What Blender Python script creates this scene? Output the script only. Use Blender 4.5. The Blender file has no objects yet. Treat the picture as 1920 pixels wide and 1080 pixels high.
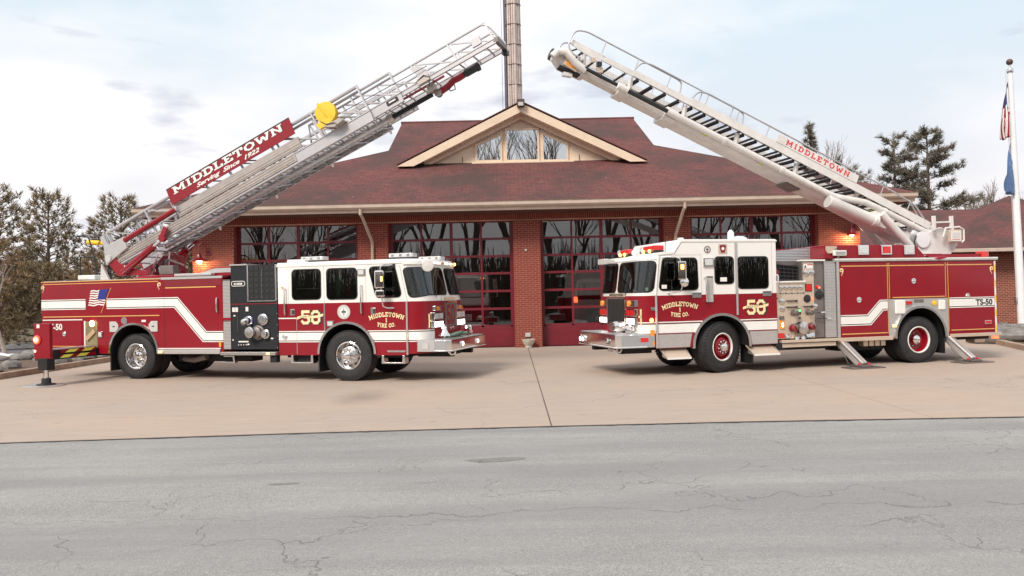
import bpy, bmesh, math, random
from mathutils import Vector, Matrix
random.seed(7)
R = math.radians
sc = bpy.context.scene
col = sc.collection

# ---------------------------------------------------------------- camera
cam_d = bpy.data.cameras.new('camera'); cam = bpy.data.objects.new('camera', cam_d); col.objects.link(cam)
cam_d.sensor_width = 36.0; cam_d.lens = 36.0 * 1550 / 1920
cam_d.clip_start = 0.1; cam_d.clip_end = 2000
_p, _r = 0.008, 0.0212
_f = Vector((0, math.cos(_p), math.sin(_p))); _u = Vector((0, -math.sin(_p), math.cos(_p))); _x = Vector((1, 0, 0))
_x2 = _x * math.cos(_r) - _u * math.sin(_r); _u2 = _u * math.cos(_r) + _x * math.sin(_r)
cam.matrix_world = Matrix(((_x2.x, _u2.x, -_f.x, 0), (_x2.y, _u2.y, -_f.y, 0), (_x2.z, _u2.z, -_f.z, 1.81), (0, 0, 0, 1)))
sc.camera = cam

# ---------------------------------------------------------------- sky, sun, exposure
SUN = Vector((-0.40, -0.62, 0.67)).normalized()
w = bpy.data.worlds.new('World'); sc.world = w; w.use_nodes = True
nt = w.node_tree; N = nt.nodes; L = nt.links
bg = N['Background']; bg.inputs['Strength'].default_value = 1.0
sky = N.new('ShaderNodeTexSky'); sky.sky_type = 'NISHITA'; sky.sun_disc = False
sky.sun_elevation = math.asin(SUN.z); sky.sun_rotation = math.atan2(SUN.x, SUN.y)
sky.air_density = 1.0; sky.dust_density = 2.0; sky.ozone_density = 1.0
sk = N.new('ShaderNodeVectorMath'); sk.operation = 'SCALE'; sk.inputs['Scale'].default_value = 0.09
L.new(sky.outputs[0], sk.inputs[0])
tc = N.new('ShaderNodeTexCoord')
mp = N.new('ShaderNodeMapping'); mp.inputs['Scale'].default_value = (1.0, 1.0, 2.6); mp.inputs['Location'].default_value = (0.35, 0.0, 0.15)
L.new(tc.outputs['Generated'], mp.inputs[0])
n1 = N.new('ShaderNodeTexNoise'); n1.inputs['Scale'].default_value = 2.1; n1.inputs['Detail'].default_value = 7; n1.inputs['Roughness'].default_value = 0.5
L.new(mp.outputs[0], n1.inputs['Vector'])
r1 = N.new('ShaderNodeMapRange'); r1.inputs['From Min'].default_value = 0.40; r1.inputs['From Max'].default_value = 0.60
L.new(n1.outputs['Fac'], r1.inputs['Value'])
sx = N.new('ShaderNodeSeparateXYZ'); L.new(tc.outputs['Generated'], sx.inputs[0])
hz = N.new('ShaderNodeMapRange'); hz.inputs['From Min'].default_value = 0.0; hz.inputs['From Max'].default_value = 0.30
hz.inputs['To Min'].default_value = 0.0; hz.inputs['To Max'].default_value = 1.0
L.new(sx.outputs['Z'], hz.inputs['Value'])
thin = N.new('ShaderNodeMixRGB'); thin.inputs[1].default_value = (0.86, 0.75, 0.74, 1); thin.inputs[2].default_value = (0.70, 0.81, 0.875, 1)
L.new(hz.outputs[0], thin.inputs[0])
mixs = N.new('ShaderNodeMixRGB'); mixs.inputs[0].default_value = 0.80        # high thin veil over the blue
L.new(sk.outputs[0], mixs.inputs[1]); L.new(thin.outputs[0], mixs.inputs[2])
cl = N.new('ShaderNodeMixRGB'); cl.inputs[2].default_value = (0.885, 0.865, 0.88, 1)
L.new(r1.outputs[0], cl.inputs[0]); L.new(mixs.outputs[0], cl.inputs[1])
# small grey cloud bellies
mp2 = N.new('ShaderNodeMapping'); mp2.inputs['Scale'].default_value = (3.0, 3.0, 11.0); mp2.inputs['Location'].default_value = (1.7, 0.4, 0.3)
L.new(tc.outputs['Generated'], mp2.inputs[0])
n2 = N.new('ShaderNodeTexNoise'); n2.inputs['Scale'].default_value = 2.0; n2.inputs['Detail'].default_value = 5
L.new(mp2.outputs[0], n2.inputs['Vector'])
r2 = N.new('ShaderNodeMapRange'); r2.inputs['From Min'].default_value = 0.60; r2.inputs['From Max'].default_value = 0.72; r2.inputs['To Max'].default_value = 0.75
L.new(n2.outputs['Fac'], r2.inputs['Value'])
gc = N.new('ShaderNodeMixRGB'); gc.inputs[2].default_value = (0.46, 0.48, 0.58, 1)
L.new(r2.outputs[0], gc.inputs[0]); L.new(cl.outputs[0], gc.inputs[1]); L.new(gc.outputs[0], bg.inputs['Color'])

sd = bpy.data.lights.new('sun', 'SUN'); sd.energy = 2.8; sd.angle = R(18); sd.color = (1.0, 0.93, 0.84)
so = bpy.data.objects.new('sun', sd); col.objects.link(so); so.rotation_euler = (-SUN).to_track_quat('-Z', 'Y').to_euler()
so.location = (-30, -40, 50)
sc.view_settings.view_transform = 'Standard'; sc.view_settings.look = 'None'; sc.view_settings.exposure = 0.30; sc.view_settings.gamma = 1
sc.view_settings.use_curve_mapping = False
sc.render.engine = 'CYCLES'
sc.cycles.use_denoising = True
sc.cycles.max_bounces = 7; sc.cycles.transparent_max_bounces = 12; sc.cycles.glossy_bounces = 4; sc.cycles.diffuse_bounces = 3
sc.cycles.sample_clamp_indirect = 6

# ---------------------------------------------------------------- materials
MATS = {}
def mat(name, c, rough=0.5, metal=0.0, var=0.0, vscale=3.0, bump=0.0, bscale=60.0, coat=0.0, emit=0.0, c2=None, spec=0.5, rvar=0.0, dirt=0.0):
    """procedural principled material: base colour with noise variation, bump grain, optional film of dirt"""
    m = bpy.data.materials.new(name); m.use_nodes = True; MATS[name] = m
    t = m.node_tree; nd = t.nodes; lk = t.links; b = nd['Principled BSDF']
    b.inputs['Base Color'].default_value = (*c, 1); b.inputs['Roughness'].default_value = rough; b.inputs['Metallic'].default_value = metal
    b.inputs['Coat Weight'].default_value = coat; b.inputs['Coat Roughness'].default_value = 0.06
    b.inputs['Specular IOR Level'].default_value = spec
    if emit:
        b.inputs['Emission Color'].default_value = (*c, 1); b.inputs['Emission Strength'].default_value = emit
    if var or bump or rvar or dirt:
        co = nd.new('ShaderNodeTexCoord')
    if var or rvar or dirt:
        n = nd.new('ShaderNodeTexNoise'); n.inputs['Scale'].default_value = vscale; n.inputs['Detail'].default_value = 6; n.inputs['Roughness'].default_value = 0.6
        lk.new(co.outputs['Object'], n.inputs['Vector'])
        if var:
            mr = nd.new('ShaderNodeMapRange'); mr.inputs['From Min'].default_value = 0.3; mr.inputs['From Max'].default_value = 0.7
            lk.new(n.outputs['Fac'], mr.inputs['Value'])
            mx = nd.new('ShaderNodeMixRGB'); d = c2 or tuple(max(0, x * (1 - var)) for x in c)
            u = c if c2 else tuple(min(1, x * (1 + var)) for x in c)
            mx.inputs[1].default_value = (*u, 1); mx.inputs[2].default_value = (*d, 1)
            lk.new(mr.outputs[0], mx.inputs[0]); lk.new(mx.outputs[0], b.inputs['Base Color'])
        if rvar:
            mr = nd.new('ShaderNodeMapRange'); mr.inputs['To Min'].default_value = max(0, rough - rvar); mr.inputs['To Max'].default_value = rough + rvar
            mr.inputs['From Min'].default_value = 0.3; mr.inputs['From Max'].default_value = 0.7
            lk.new(n.outputs['Fac'], mr.inputs['Value']); lk.new(mr.outputs[0], b.inputs['Roughness'])
    if bump:
        n = nd.new('ShaderNodeTexNoise'); n.inputs['Scale'].default_value = bscale; n.inputs['Detail'].default_value = 4
        lk.new(co.outputs['Object'], n.inputs['Vector'])
        bp = nd.new('ShaderNodeBump'); bp.inputs['Strength'].default_value = bump; bp.inputs['Distance'].default_value = 0.02
        lk.new(n.outputs['Fac'], bp.inputs['Height']); lk.new(bp.outputs[0], b.inputs['Normal'])
    return m

mat('red_paint', (0.242, 0.001, 0.010), 0.42, var=0.10, vscale=1.6, coat=0.40, rvar=0.06, spec=0.35)
mat('dark_red_paint', (0.20, 0.008, 0.016), 0.4, var=0.15, coat=0.4)
mat('white_paint', (0.80, 0.77, 0.73), 0.32, var=0.03, vscale=2, coat=0.6)
mat('white_vinyl', (0.78, 0.76, 0.72), 0.45, var=0.05, vscale=5)
mat('black_line', (0.03, 0.028, 0.03), 0.5)
mat('gold_leaf', (0.80, 0.47, 0.16), 0.38, metal=0.35, var=0.12, vscale=20)
mat('cream_leaf', (0.86, 0.70, 0.40), 0.45, var=0.10, vscale=12)
mat('aluminium', (0.62, 0.59, 0.57), 0.38, metal=0.75, var=0.10, vscale=6, rvar=0.08)
mat('ladder_aluminium', (0.50, 0.48, 0.49), 0.42, metal=0.45, var=0.12, vscale=4, rvar=0.08)
mat('ladder_channel', (0.46, 0.40, 0.36), 0.4, metal=0.5, var=0.18, vscale=5, rvar=0.1)
mat('chrome', (0.85, 0.83, 0.82), 0.07, metal=1.0)
mat('dull_chrome', (0.70, 0.68, 0.67), 0.2, metal=1.0, var=0.1, vscale=9)
mat('boom_paint', (0.70, 0.665, 0.635), 0.42, var=0.10, vscale=3.5, coat=0.2, rvar=0.08)
mat('pump_black', (0.016, 0.017, 0.020), 0.6, var=0.25, vscale=14, bump=0.15, bscale=300, spec=0.3)
mat('panel_steel', (0.66, 0.53, 0.41), 0.38, metal=0.45, var=0.08, vscale=4, rvar=0.06)
mat('dark_steel', (0.20, 0.17, 0.16), 0.45, metal=0.5, var=0.15)
mat('rubber', (0.022, 0.021, 0.022), 0.75, var=0.35, vscale=7, bump=0.12, bscale=160)
mat('rubber_black', (0.012, 0.012, 0.013), 0.6)
mat('undercarriage', (0.012, 0.011, 0.011), 0.8, var=0.4, vscale=5)
mat('black_plastic', (0.018, 0.018, 0.02), 0.45)
mat('grey_plastic', (0.50, 0.48, 0.46), 0.5, var=0.06)
mat('yellow_paint', (0.85, 0.52, 0.03), 0.45, var=0.1, vscale=6)
mat('hi_vis_yellow', (0.78, 0.80, 0.12), 0.4)
mat('blue_vinyl', (0.02, 0.03, 0.22), 0.4)
mat('lens_clear', (0.60, 0.60, 0.59), 0.18, var=0.15, vscale=30, coat=0.6)
mat('lens_red', (0.62, 0.02, 0.02), 0.2, var=0.2, vscale=25, coat=0.8)
mat('lens_amber', (0.85, 0.30, 0.03), 0.2, coat=0.6)
mat('lit_amber', (1.0, 0.45, 0.10), 0.3, emit=5.0)
mat('lit_warm', (1.0, 0.72, 0.40), 0.3, emit=7.0)
mat('lit_white', (1.0, 0.95, 0.85), 0.3, emit=5.0)
mat('lit_red', (1.0, 0.10, 0.04), 0.3, emit=3.0)
mat('lit_green', (0.15, 0.9, 0.25), 0.3, emit=1.5)
mat('olive_recess', (0.22, 0.18, 0.09), 0.6, var=0.2)
mat('gauge_face', (0.78, 0.74, 0.68), 0.3, coat=0.5)
mat('cream_siding', (0.70, 0.545, 0.405), 0.6, var=0.07, vscale=2.5, bump=0.08, bscale=25)
mat('gutter_paint', (0.50, 0.395, 0.32), 0.5, var=0.12, vscale=3)
mat('fascia_paint', (0.72, 0.575, 0.475), 0.55, var=0.10, vscale=2)
mat('door_red', (0.155, 0.006, 0.016), 0.45, var=0.15, vscale=2.5, coat=0.15)
mat('mortar', (0.55, 0.32, 0.25), 0.9, var=0.2, vscale=9, bump=0.3, bscale=120)
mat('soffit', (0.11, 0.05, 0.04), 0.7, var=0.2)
mat('tower_conduit', (0.52, 0.43, 0.39), 0.55, var=0.25, vscale=1.5, metal=0.2)
mat('tower_clamp', (0.33, 0.27, 0.25), 0.6, var=0.3)
mat('tower_dark', (0.10, 0.09, 0.12), 0.6, var=0.3)
mat('pole_white', (0.78, 0.77, 0.78), 0.4, var=0.05)
mat('bark', (0.14, 0.10, 0.078), 0.9, var=0.4, vscale=6, bump=0.5, bscale=30)
mat('bare_bark', (0.20, 0.155, 0.13), 0.9, var=0.35, vscale=5)
mat('pale_bark', (0.36, 0.29, 0.25), 0.9, var=0.25, vscale=5)
mat('stone', (0.20, 0.185, 0.17), 0.9, var=0.5, vscale=4, bump=0.6, bscale=14)
mat('planter_stone', (0.55, 0.50, 0.43), 0.85, var=0.2, vscale=9, bump=0.4, bscale=50)
mat('kerb_concrete', (0.38, 0.27, 0.20), 0.85, var=0.25, vscale=3, bump=0.3, bscale=60)
mat('snow', (0.85, 0.84, 0.86), 0.8, var=0.08, vscale=6, bump=0.4, bscale=8)
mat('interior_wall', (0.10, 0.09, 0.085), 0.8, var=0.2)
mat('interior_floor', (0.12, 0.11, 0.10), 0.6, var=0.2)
mat('net_black', (0.015, 0.015, 0.017), 0.8)
mat('hose_green', (0.12, 0.20, 0.15), 0.8, var=0.3)
mat('cloth_red', (0.25, 0.010, 0.025), 0.8)
mat('cloth_white', (0.72, 0.68, 0.66), 0.8)
mat('cloth_navy', (0.02, 0.025, 0.10), 0.8)
mat('cloth_blue', (0.085, 0.15, 0.30), 0.8, var=0.2, vscale=6)
mat('bronze', (0.10, 0.06, 0.05), 0.5, metal=0.4)
mat('tan_wood', (0.45, 0.30, 0.18), 0.7, var=0.2)

def leaf(name, c, c2):
    m = mat(name, c, 0.75, var=0.5, vscale=1.3, c2=c2, spec=0.15); return m
leaf('pine_needles', (0.32, 0.235, 0.145), (0.14, 0.12, 0.068))
leaf('pine_needles_warm', (0.42, 0.27, 0.17), (0.19, 0.15, 0.08))
leaf('white_pine_needles', (0.25, 0.205, 0.17), (0.11, 0.11, 0.08))
leaf('thicket_twigs', (0.17, 0.122, 0.088), (0.085, 0.068, 0.05))
leaf('dry_twigs', (0.22, 0.135, 0.10), (0.12, 0.08, 0.06))

def glass(name, refl, tint, rough=0.0):
    m = bpy.data.materials.new(name); m.use_nodes = True; MATS[name] = m
    t = m.node_tree; nd = t.nodes; lk = t.links; nd.remove(nd['Principled BSDF']); out = nd['Material Output']
    g = nd.new('ShaderNodeBsdfGlossy'); g.inputs['Color'].default_value = (0.95, 0.95, 0.95, 1); g.inputs['Roughness'].default_value = rough
    tr = nd.new('ShaderNodeBsdfTransparent'); tr.inputs['Color'].default_value = (*tint, 1)
    fr = nd.new('ShaderNodeFresnel'); fr.inputs['IOR'].default_value = 1.45
    mr = nd.new('ShaderNodeMapRange'); mr.inputs['To Min'].default_value = refl; mr.inputs['To Max'].default_value = 1.0
    lk.new(fr.outputs[0], mr.inputs['Value'])
    mx = nd.new('ShaderNodeMixShader'); lk.new(mr.outputs[0], mx.inputs[0]); lk.new(tr.outputs[0], mx.inputs[1]); lk.new(g.outputs[0], mx.inputs[2])
    lk.new(mx.outputs[0], out.inputs['Surface']); return m
glass('door_glass', 0.10, (0.78, 0.78, 0.78))
glass('gable_glass', 0.62, (0.25, 0.27, 0.28))
glass('cab_glass', 0.05, (0.50, 0.56, 0.53))

def shader_mat(name):
    m = bpy.data.materials.new(name); m.use_nodes = True; MATS[name] = m
    return m, m.node_tree.nodes, m.node_tree.links, m.node_tree.nodes['Principled BSDF']

def mixn(nd, lk, fac, a, b, mode='MIX'):
    n = nd.new('ShaderNodeMixRGB'); n.blend_type = mode
    for i, v in ((0, fac), (1, a), (2, b)):
        if hasattr(v, 'links') or hasattr(v, 'is_linked'): lk.new(v, n.inputs[i])
        elif i == 0: n.inputs[0].default_value = v
        else: n.inputs[i].default_value = (*v, 1)
    return n.outputs[0]
def noise(nd, lk, vec, scale, detail=5, rough=0.6, dist=0.0):
    n = nd.new('ShaderNodeTexNoise'); n.inputs['Scale'].default_value = scale; n.inputs['Detail'].default_value = detail
    n.inputs['Roughness'].default_value = rough; n.inputs['Distortion'].default_value = dist; lk.new(vec, n.inputs['Vector']); return n.outputs['Fac']
def ramp(nd, lk, v, a, b, lo=0.0, hi=1.0):
    n = nd.new('ShaderNodeMapRange'); n.inputs['From Min'].default_value = a; n.inputs['From Max'].default_value = b
    n.inputs['To Min'].default_value = lo; n.inputs['To Max'].default_value = hi; lk.new(v, n.inputs['Value']); return n.outputs[0]
def mapping(nd, lk, vec, scale=(1, 1, 1), loc=(0, 0, 0)):
    n = nd.new('ShaderNodeMapping'); n.inputs['Scale'].default_value = scale; n.inputs['Location'].default_value = loc; lk.new(vec, n.inputs[0]); return n.outputs[0]
def bumpn(nd, lk, h, strength, dist, b):
    n = nd.new('ShaderNodeBump'); n.inputs['Strength'].default_value = strength; n.inputs['Distance'].default_value = dist
    lk.new(h, n.inputs['Height']); lk.new(n.outputs[0], b.inputs['Normal'])

def mathn(nd, lk, op, a, b):
    n = nd.new('ShaderNodeMath'); n.operation = op; n.use_clamp = (op in ('ADD', 'MULTIPLY'))
    for i, v in ((0, a), (1, b)):
        if isinstance(v, (int, float)): n.inputs[i].default_value = v
        else: lk.new(v, n.inputs[i])
    return n.outputs[0]

# worn asphalt: aggregate speckle, long wheel-track bands, cracks, patches
m, nd, lk, b = shader_mat('asphalt')
co = nd.new('ShaderNodeTexCoord').outputs['Object']
fine = noise(nd, lk, co, 90, 3, 0.7); mid = noise(nd, lk, co, 14, 5, 0.65)
band = noise(nd, lk, mapping(nd, lk, co, (0.10, 1.1, 1)), 1.0, 4, 0.6, 0.3)
grit = noise(nd, lk, co, 34, 4, 0.75)
c0a = mixn(nd, lk, ramp(nd, lk, fine, 0.38, 0.62), (0.165, 0.159, 0.151), (0.44, 0.422, 0.40))
c0b = mixn(nd, lk, ramp(nd, lk, grit, 0.42, 0.62, 0.0, 0.55), c0a, (0.27, 0.262, 0.255))
c0 = mixn(nd, lk, ramp(nd, lk, noise(nd, lk, mapping(nd, lk, co, (0.5, 1, 1), (3, 8, 0)), 0.8, 6, 0.7), 0.40, 0.64, 0.0, 0.5), c0b, (0.39, 0.375, 0.355))
c1 = mixn(nd, lk, ramp(nd, lk, mid, 0.35, 0.7, 0.0, 0.45), c0, (0.25, 0.245, 0.24))
c2 = mixn(nd, lk, ramp(nd, lk, band, 0.42, 0.60, 0.0, 0.55), c1, (0.215, 0.212, 0.215))
patch = noise(nd, lk, mapping(nd, lk, co, (0.45, 1.5, 1), (3.1, 0.7, 0)), 1.2, 6, 0.65)
c3 = mixn(nd, lk, ramp(nd, lk, patch, 0.70, 0.735, 0.0, 0.55), c2, (0.11, 0.11, 0.115))
wob = nd.new('ShaderNodeVectorMath'); wob.operation = 'ADD'; lk.new(co, wob.inputs[0])
nv = nd.new('ShaderNodeTexNoise'); nv.inputs['Scale'].default_value = 2.2; nv.inputs['Detail'].default_value = 6; lk.new(co, nv.inputs['Vector'])
sv = nd.new('ShaderNodeVectorMath'); sv.operation = 'SCALE'; sv.inputs['Scale'].default_value = 0.9; lk.new(nv.outputs['Color'], sv.inputs[0]); lk.new(sv.outputs[0], wob.inputs[1])
vo = nd.new('ShaderNodeTexVoronoi'); vo.feature = 'DISTANCE_TO_EDGE'; vo.inputs['Scale'].default_value = 0.85; lk.new(wob.outputs[0], vo.inputs['Vector'])
crack = ramp(nd, lk, vo.outputs['Distance'], 0.0, 0.009, 1.0, 0.0)
gate = ramp(nd, lk, noise(nd, lk, mapping(nd, lk, co, (1, 1, 1), (7.3, 2.2, 0)), 0.55, 4, 0.6), 0.50, 0.60)
cr = mathn(nd, lk, 'MULTIPLY', crack, gate)
sx2 = nd.new('ShaderNodeSeparateXYZ'); lk.new(wob.outputs[0], sx2.inputs[0])
seam = mathn(nd, lk, 'ABSOLUTE', mathn(nd, lk, 'SUBTRACT', sx2.outputs['Y'], 7.40), 0)
sm = mathn(nd, lk, 'MULTIPLY', ramp(nd, lk, seam, 0.0, 0.016, 0.9, 0.0), ramp(nd, lk, noise(nd, lk, mapping(nd, lk, co, (0.6, 3, 1)), 1.0, 4), 0.38, 0.55))
cr = mathn(nd, lk, 'ADD', mathn(nd, lk, 'MULTIPLY', cr, 0.7), sm)
c4 = mixn(nd, lk, mathn(nd, lk, 'MULTIPLY', cr, 0.42), c3, (0.075, 0.072, 0.072))
lk.new(c4, b.inputs['Base Color']); b.inputs['Roughness'].default_value = 0.85; b.inputs['Specular IOR Level'].default_value = 0.25
bumpn(nd, lk, mathn(nd, lk, 'SUBTRACT', mathn(nd, lk, 'MULTIPLY', mathn(nd, lk, 'ADD', fine, grit), 0.5), cr), 0.8, 0.014, b)

# tan concrete of the apron: broad rust-tan clouds, stains, dark tyre scuffs
m, nd, lk, b = shader_mat('apron_concrete')
co = nd.new('ShaderNodeTexCoord').outputs['Object']
big = noise(nd, lk, mapping(nd, lk, co, (0.35, 0.8, 1)), 0.7, 5, 0.6, 0.4)
c0 = mixn(nd, lk, ramp(nd, lk, big, 0.35, 0.66), (0.475, 0.365, 0.292), (0.42, 0.352, 0.302))
sp = noise(nd, lk, co, 45, 4, 0.7)
c0 = mixn(nd, lk, ramp(nd, lk, noise(nd, lk, mapping(nd, lk, co, (0.6, 1.6, 1), (1, 3, 0)), 2.4, 7, 0.7), 0.38, 0.68, 0.0, 0.5), c0, (0.37, 0.285, 0.225))
c1 = mixn(nd, lk, ramp(nd, lk, sp, 0.32, 0.68, 0.0, 0.36), c0, (0.28, 0.22, 0.175))
st = noise(nd, lk, mapping(nd, lk, co, (0.55, 1.6, 1), (2.0, 5.5, 0)), 1.7, 6, 0.7)
c2 = mixn(nd, lk, ramp(nd, lk, st, 0.62, 0.70, 0.0, 0.55), c1, (0.29, 0.17, 0.10))
scf = noise(nd, lk, mapping(nd, lk, co, (0.22, 3.5, 1), (9.0, 1.0, 0)), 1.5, 5, 0.7)
c3 = mixn(nd, lk, ramp(nd, lk, scf, 0.60, 0.74, 0.0, 0.45), c2, (0.19, 0.155, 0.13))
sw = noise(nd, lk, co, 6.5, 2, 0.5)
c4 = mixn(nd, lk, ramp(nd, lk, sw, 0.795, 0.81, 0.0, 0.7), c3, (0.70, 0.66, 0.60))
drip = noise(nd, lk, mapping(nd, lk, co, (1, 1, 1), (3.3, 9.1, 0)), 3.1, 3, 0.6)
c4 = mixn(nd, lk, ramp(nd, lk, drip, 0.70, 0.76, 0.0, 0.5), c4, (0.15, 0.12, 0.10))
cell = nd.new('ShaderNodeTexVoronoi'); cell.feature = 'DISTANCE_TO_EDGE'; cell.inputs['Scale'].default_value = 0.23
wv2 = nd.new('ShaderNodeVectorMath'); wv2.operation = 'ADD'; lk.new(co, wv2.inputs[0])
nv2 = nd.new('ShaderNodeTexNoise'); nv2.inputs['Scale'].default_value = 1.3; nv2.inputs['Detail'].default_value = 6; lk.new(co, nv2.inputs['Vector'])
lk.new(nv2.outputs['Color'], wv2.inputs[1]); lk.new(wv2.outputs[0], cell.inputs['Vector'])
hair = mathn(nd, lk, 'MULTIPLY', ramp(nd, lk, cell.outputs['Distance'], 0.0, 0.004, 1.0, 0.0), ramp(nd, lk, big, 0.45, 0.6))
c4 = mixn(nd, lk, mathn(nd, lk, 'MULTIPLY', hair, 0.5), c4, (0.16, 0.12, 0.10))
# oil smear in front of the left cab
om = nd.new('ShaderNodeMapping'); om.vector_type = 'POINT'; om.inputs['Location'].default_value = (2.75 / 0.55, -15.1 / 1.15, 0); om.inputs['Scale'].default_value = (1 / 0.55, 1 / 1.15, 0); lk.new(co, om.inputs[0])
ol_ = nd.new('ShaderNodeVectorMath'); ol_.operation = 'LENGTH'; lk.new(om.outputs[0], ol_.inputs[0])
c4 = mixn(nd, lk, mathn(nd, lk, 'MULTIPLY', ramp(nd, lk, ol_.outputs['Value'], 0.1, 1.15, 0.5, 0.0), ramp(nd, lk, noise(nd, lk, co, 2.5, 4), 0.25, 0.6, 0.55, 1.0)), c4, (0.13, 0.10, 0.085))
lk.new(c4, b.inputs['Base Color']); b.inputs['Roughness'].default_value = 0.8; b.inputs['Specular IOR Level'].default_value = 0.3
bumpn(nd, lk, sp, 0.25, 0.006, b)

# dry winter lawn
m, nd, lk, b = shader_mat('winter_grass')
co = nd.new('ShaderNodeTexCoord').outputs['Object']
c0 = mixn(nd, lk, ramp(nd, lk, noise(nd, lk, co, 0.9, 6), 0.35, 0.65), (0.17, 0.115, 0.065), (0.10, 0.095, 0.045))
c1 = mixn(nd, lk, ramp(nd, lk, noise(nd, lk, co, 30, 3), 0.4, 0.65, 0, 0.6), c0, (0.06, 0.045, 0.03))
lk.new(c1, b.inputs['Base Color']); b.inputs['Roughness'].default_value = 0.95
bumpn(nd, lk, noise(nd, lk, co, 22, 4), 0.8, 0.05, b)

# mulch bed
mat('mulch', (0.13, 0.085, 0.06), 0.95, var=0.6, vscale=12, bump=0.8, bscale=25)
mat('tar', (0.20, 0.193, 0.188), 0.85, var=0.25, vscale=30, bump=0.3, bscale=90)
mat('far_road', (0.16, 0.16, 0.18), 0.9, var=0.1)

# weathered red shingles: courses, tab-to-tab tone, algae streaks, pale specks
m, nd, lk, b = shader_mat('red_shingles')
co = nd.new('ShaderNodeTexCoord').outputs['Object']
br = nd.new('ShaderNodeTexBrick'); br.inputs['Scale'].default_value = 1.0; br.inputs['Brick Width'].default_value = 0.30; br.inputs['Row Height'].default_value = 0.14
br.inputs['Mortar Size'].default_value = 0.010; br.inputs['Bias'].default_value = 0.0
br.inputs['Color1'].default_value = (0.165, 0.062, 0.060, 1); br.inputs['Color2'].default_value = (0.115, 0.048, 0.050, 1); br.inputs['Mortar'].default_value = (0.06, 0.024, 0.026, 1)
lk.new(co, br.inputs['Vector'])
c1 = mixn(nd, lk, ramp(nd, lk, noise(nd, lk, co, 5, 6), 0.35, 0.65, 0, 0.5), br.outputs['Color'], (0.20, 0.082, 0.070))
c2 = mixn(nd, lk, ramp(nd, lk, noise(nd, lk, mapping(nd, lk, co, (1, 1, 0.7), (4, 1, 2)), 0.42, 5, 0.62), 0.44, 0.62, 0, 0.78), c1, (0.068, 0.050, 0.046))
c3 = mixn(nd, lk, ramp(nd, lk, noise(nd, lk, co, 9.0, 2, 0.5), 0.775, 0.79, 0, 0.8), c2, (0.42, 0.40, 0.38))
lk.new(c3, b.inputs['Base Color']); b.inputs['Roughness'].default_value = 0.9; b.inputs['Specular IOR Level'].default_value = 0.2
bumpn(nd, lk, br.outputs['Fac'], 0.4, -0.01, b)

# brick face colour: changes from brick to brick (every brick is real geometry)
m, nd, lk, b = shader_mat('brick_face')
oi = nd.new('ShaderNodeObjectInfo'); co = nd.new('ShaderNodeTexCoord').outputs['Object']; ge = nd.new('ShaderNodeNewGeometry')
rnd = mathn(nd, lk, 'ADD', oi.outputs['Random'], 0.0)
isl = ge.outputs['Random Per Island']
c0 = mixn(nd, lk, isl, (0.33, 0.060, 0.034), (0.20, 0.033, 0.021))
c1 = mixn(nd, lk, mathn(nd, lk, 'MULTIPLY', rnd, 0.5), c0, (0.26, 0.07, 0.04))
c2 = mixn(nd, lk, ramp(nd, lk, noise(nd, lk, co, 30, 4), 0.4, 0.7, 0, 0.35), c1, (0.10, 0.03, 0.025))
lk.new(c2, b.inputs['Base Color']); b.inputs['Roughness'].default_value = 0.85
bumpn(nd, lk, noise(nd, lk, co, 80, 3), 0.3, 0.004, b)
# flat brick surface for walls that stand too far off to count bricks
m, nd, lk, b = shader_mat('far_brick')
co = nd.new('ShaderNodeTexCoord').outputs['Object']
cx = nd.new('ShaderNodeSeparateXYZ'); lk.new(co, cx.inputs[0]); cb = nd.new('ShaderNodeCombineXYZ')
lk.new(mathn(nd, lk, 'SUBTRACT', cx.outputs['X'], cx.outputs['Y']), cb.inputs['X']); lk.new(cx.outputs['Z'], cb.inputs['Y'])
br = nd.new('ShaderNodeTexBrick'); br.inputs['Scale'].default_value = 1.0; br.inputs['Brick Width'].default_value = 0.215; br.inputs['Row Height'].default_value = 0.075
br.inputs['Mortar Size'].default_value = 0.010
br.inputs['Color1'].default_value = (0.27, 0.060, 0.036, 1); br.inputs['Color2'].default_value = (0.17, 0.036, 0.026, 1); br.inputs['Mortar'].default_value = (0.40, 0.23, 0.16, 1)
lk.new(cb.outputs[0], br.inputs['Vector']); lk.new(br.outputs['Color'], b.inputs['Base Color']); b.inputs['Roughness'].default_value = 0.9
bumpn(nd, lk, br.outputs['Fac'], 0.5, -0.01, b)

# diamond tread plate
m, nd, lk, b = shader_mat('tread_plate')
co = nd.new('ShaderNodeTexCoord').outputs['Object']
b.inputs['Base Color'].default_value = (0.60, 0.58, 0.57, 1); b.inputs['Metallic'].default_value = 0.85; b.inputs['Roughness'].default_value = 0.32
ck = nd.new('ShaderNodeTexWave'); ck.inputs['Scale'].default_value = 14; ck.bands_direction = 'DIAGONAL'; lk.new(co, ck.inputs['Vector'])
bumpn(nd, lk, ck.outputs['Fac'], 0.7, 0.01, b)
# slatted metal (rolled louvre doors seen small)
m, nd, lk, b = shader_mat('ribbed_aluminium')
co = nd.new('ShaderNodeTexCoord').outputs['Object']
b.inputs['Base Color'].default_value = (0.48, 0.47, 0.48, 1); b.inputs['Metallic'].default_value = 0.6; b.inputs['Roughness'].default_value = 0.45
wv = nd.new('ShaderNodeTexWave'); wv.bands_direction = 'Z'; wv.inputs['Scale'].default_value = 8.5; lk.new(co, wv.inputs['Vector'])
bumpn(nd, lk, wv.outputs['Fac'], 0.6, 0.012, b)

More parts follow.
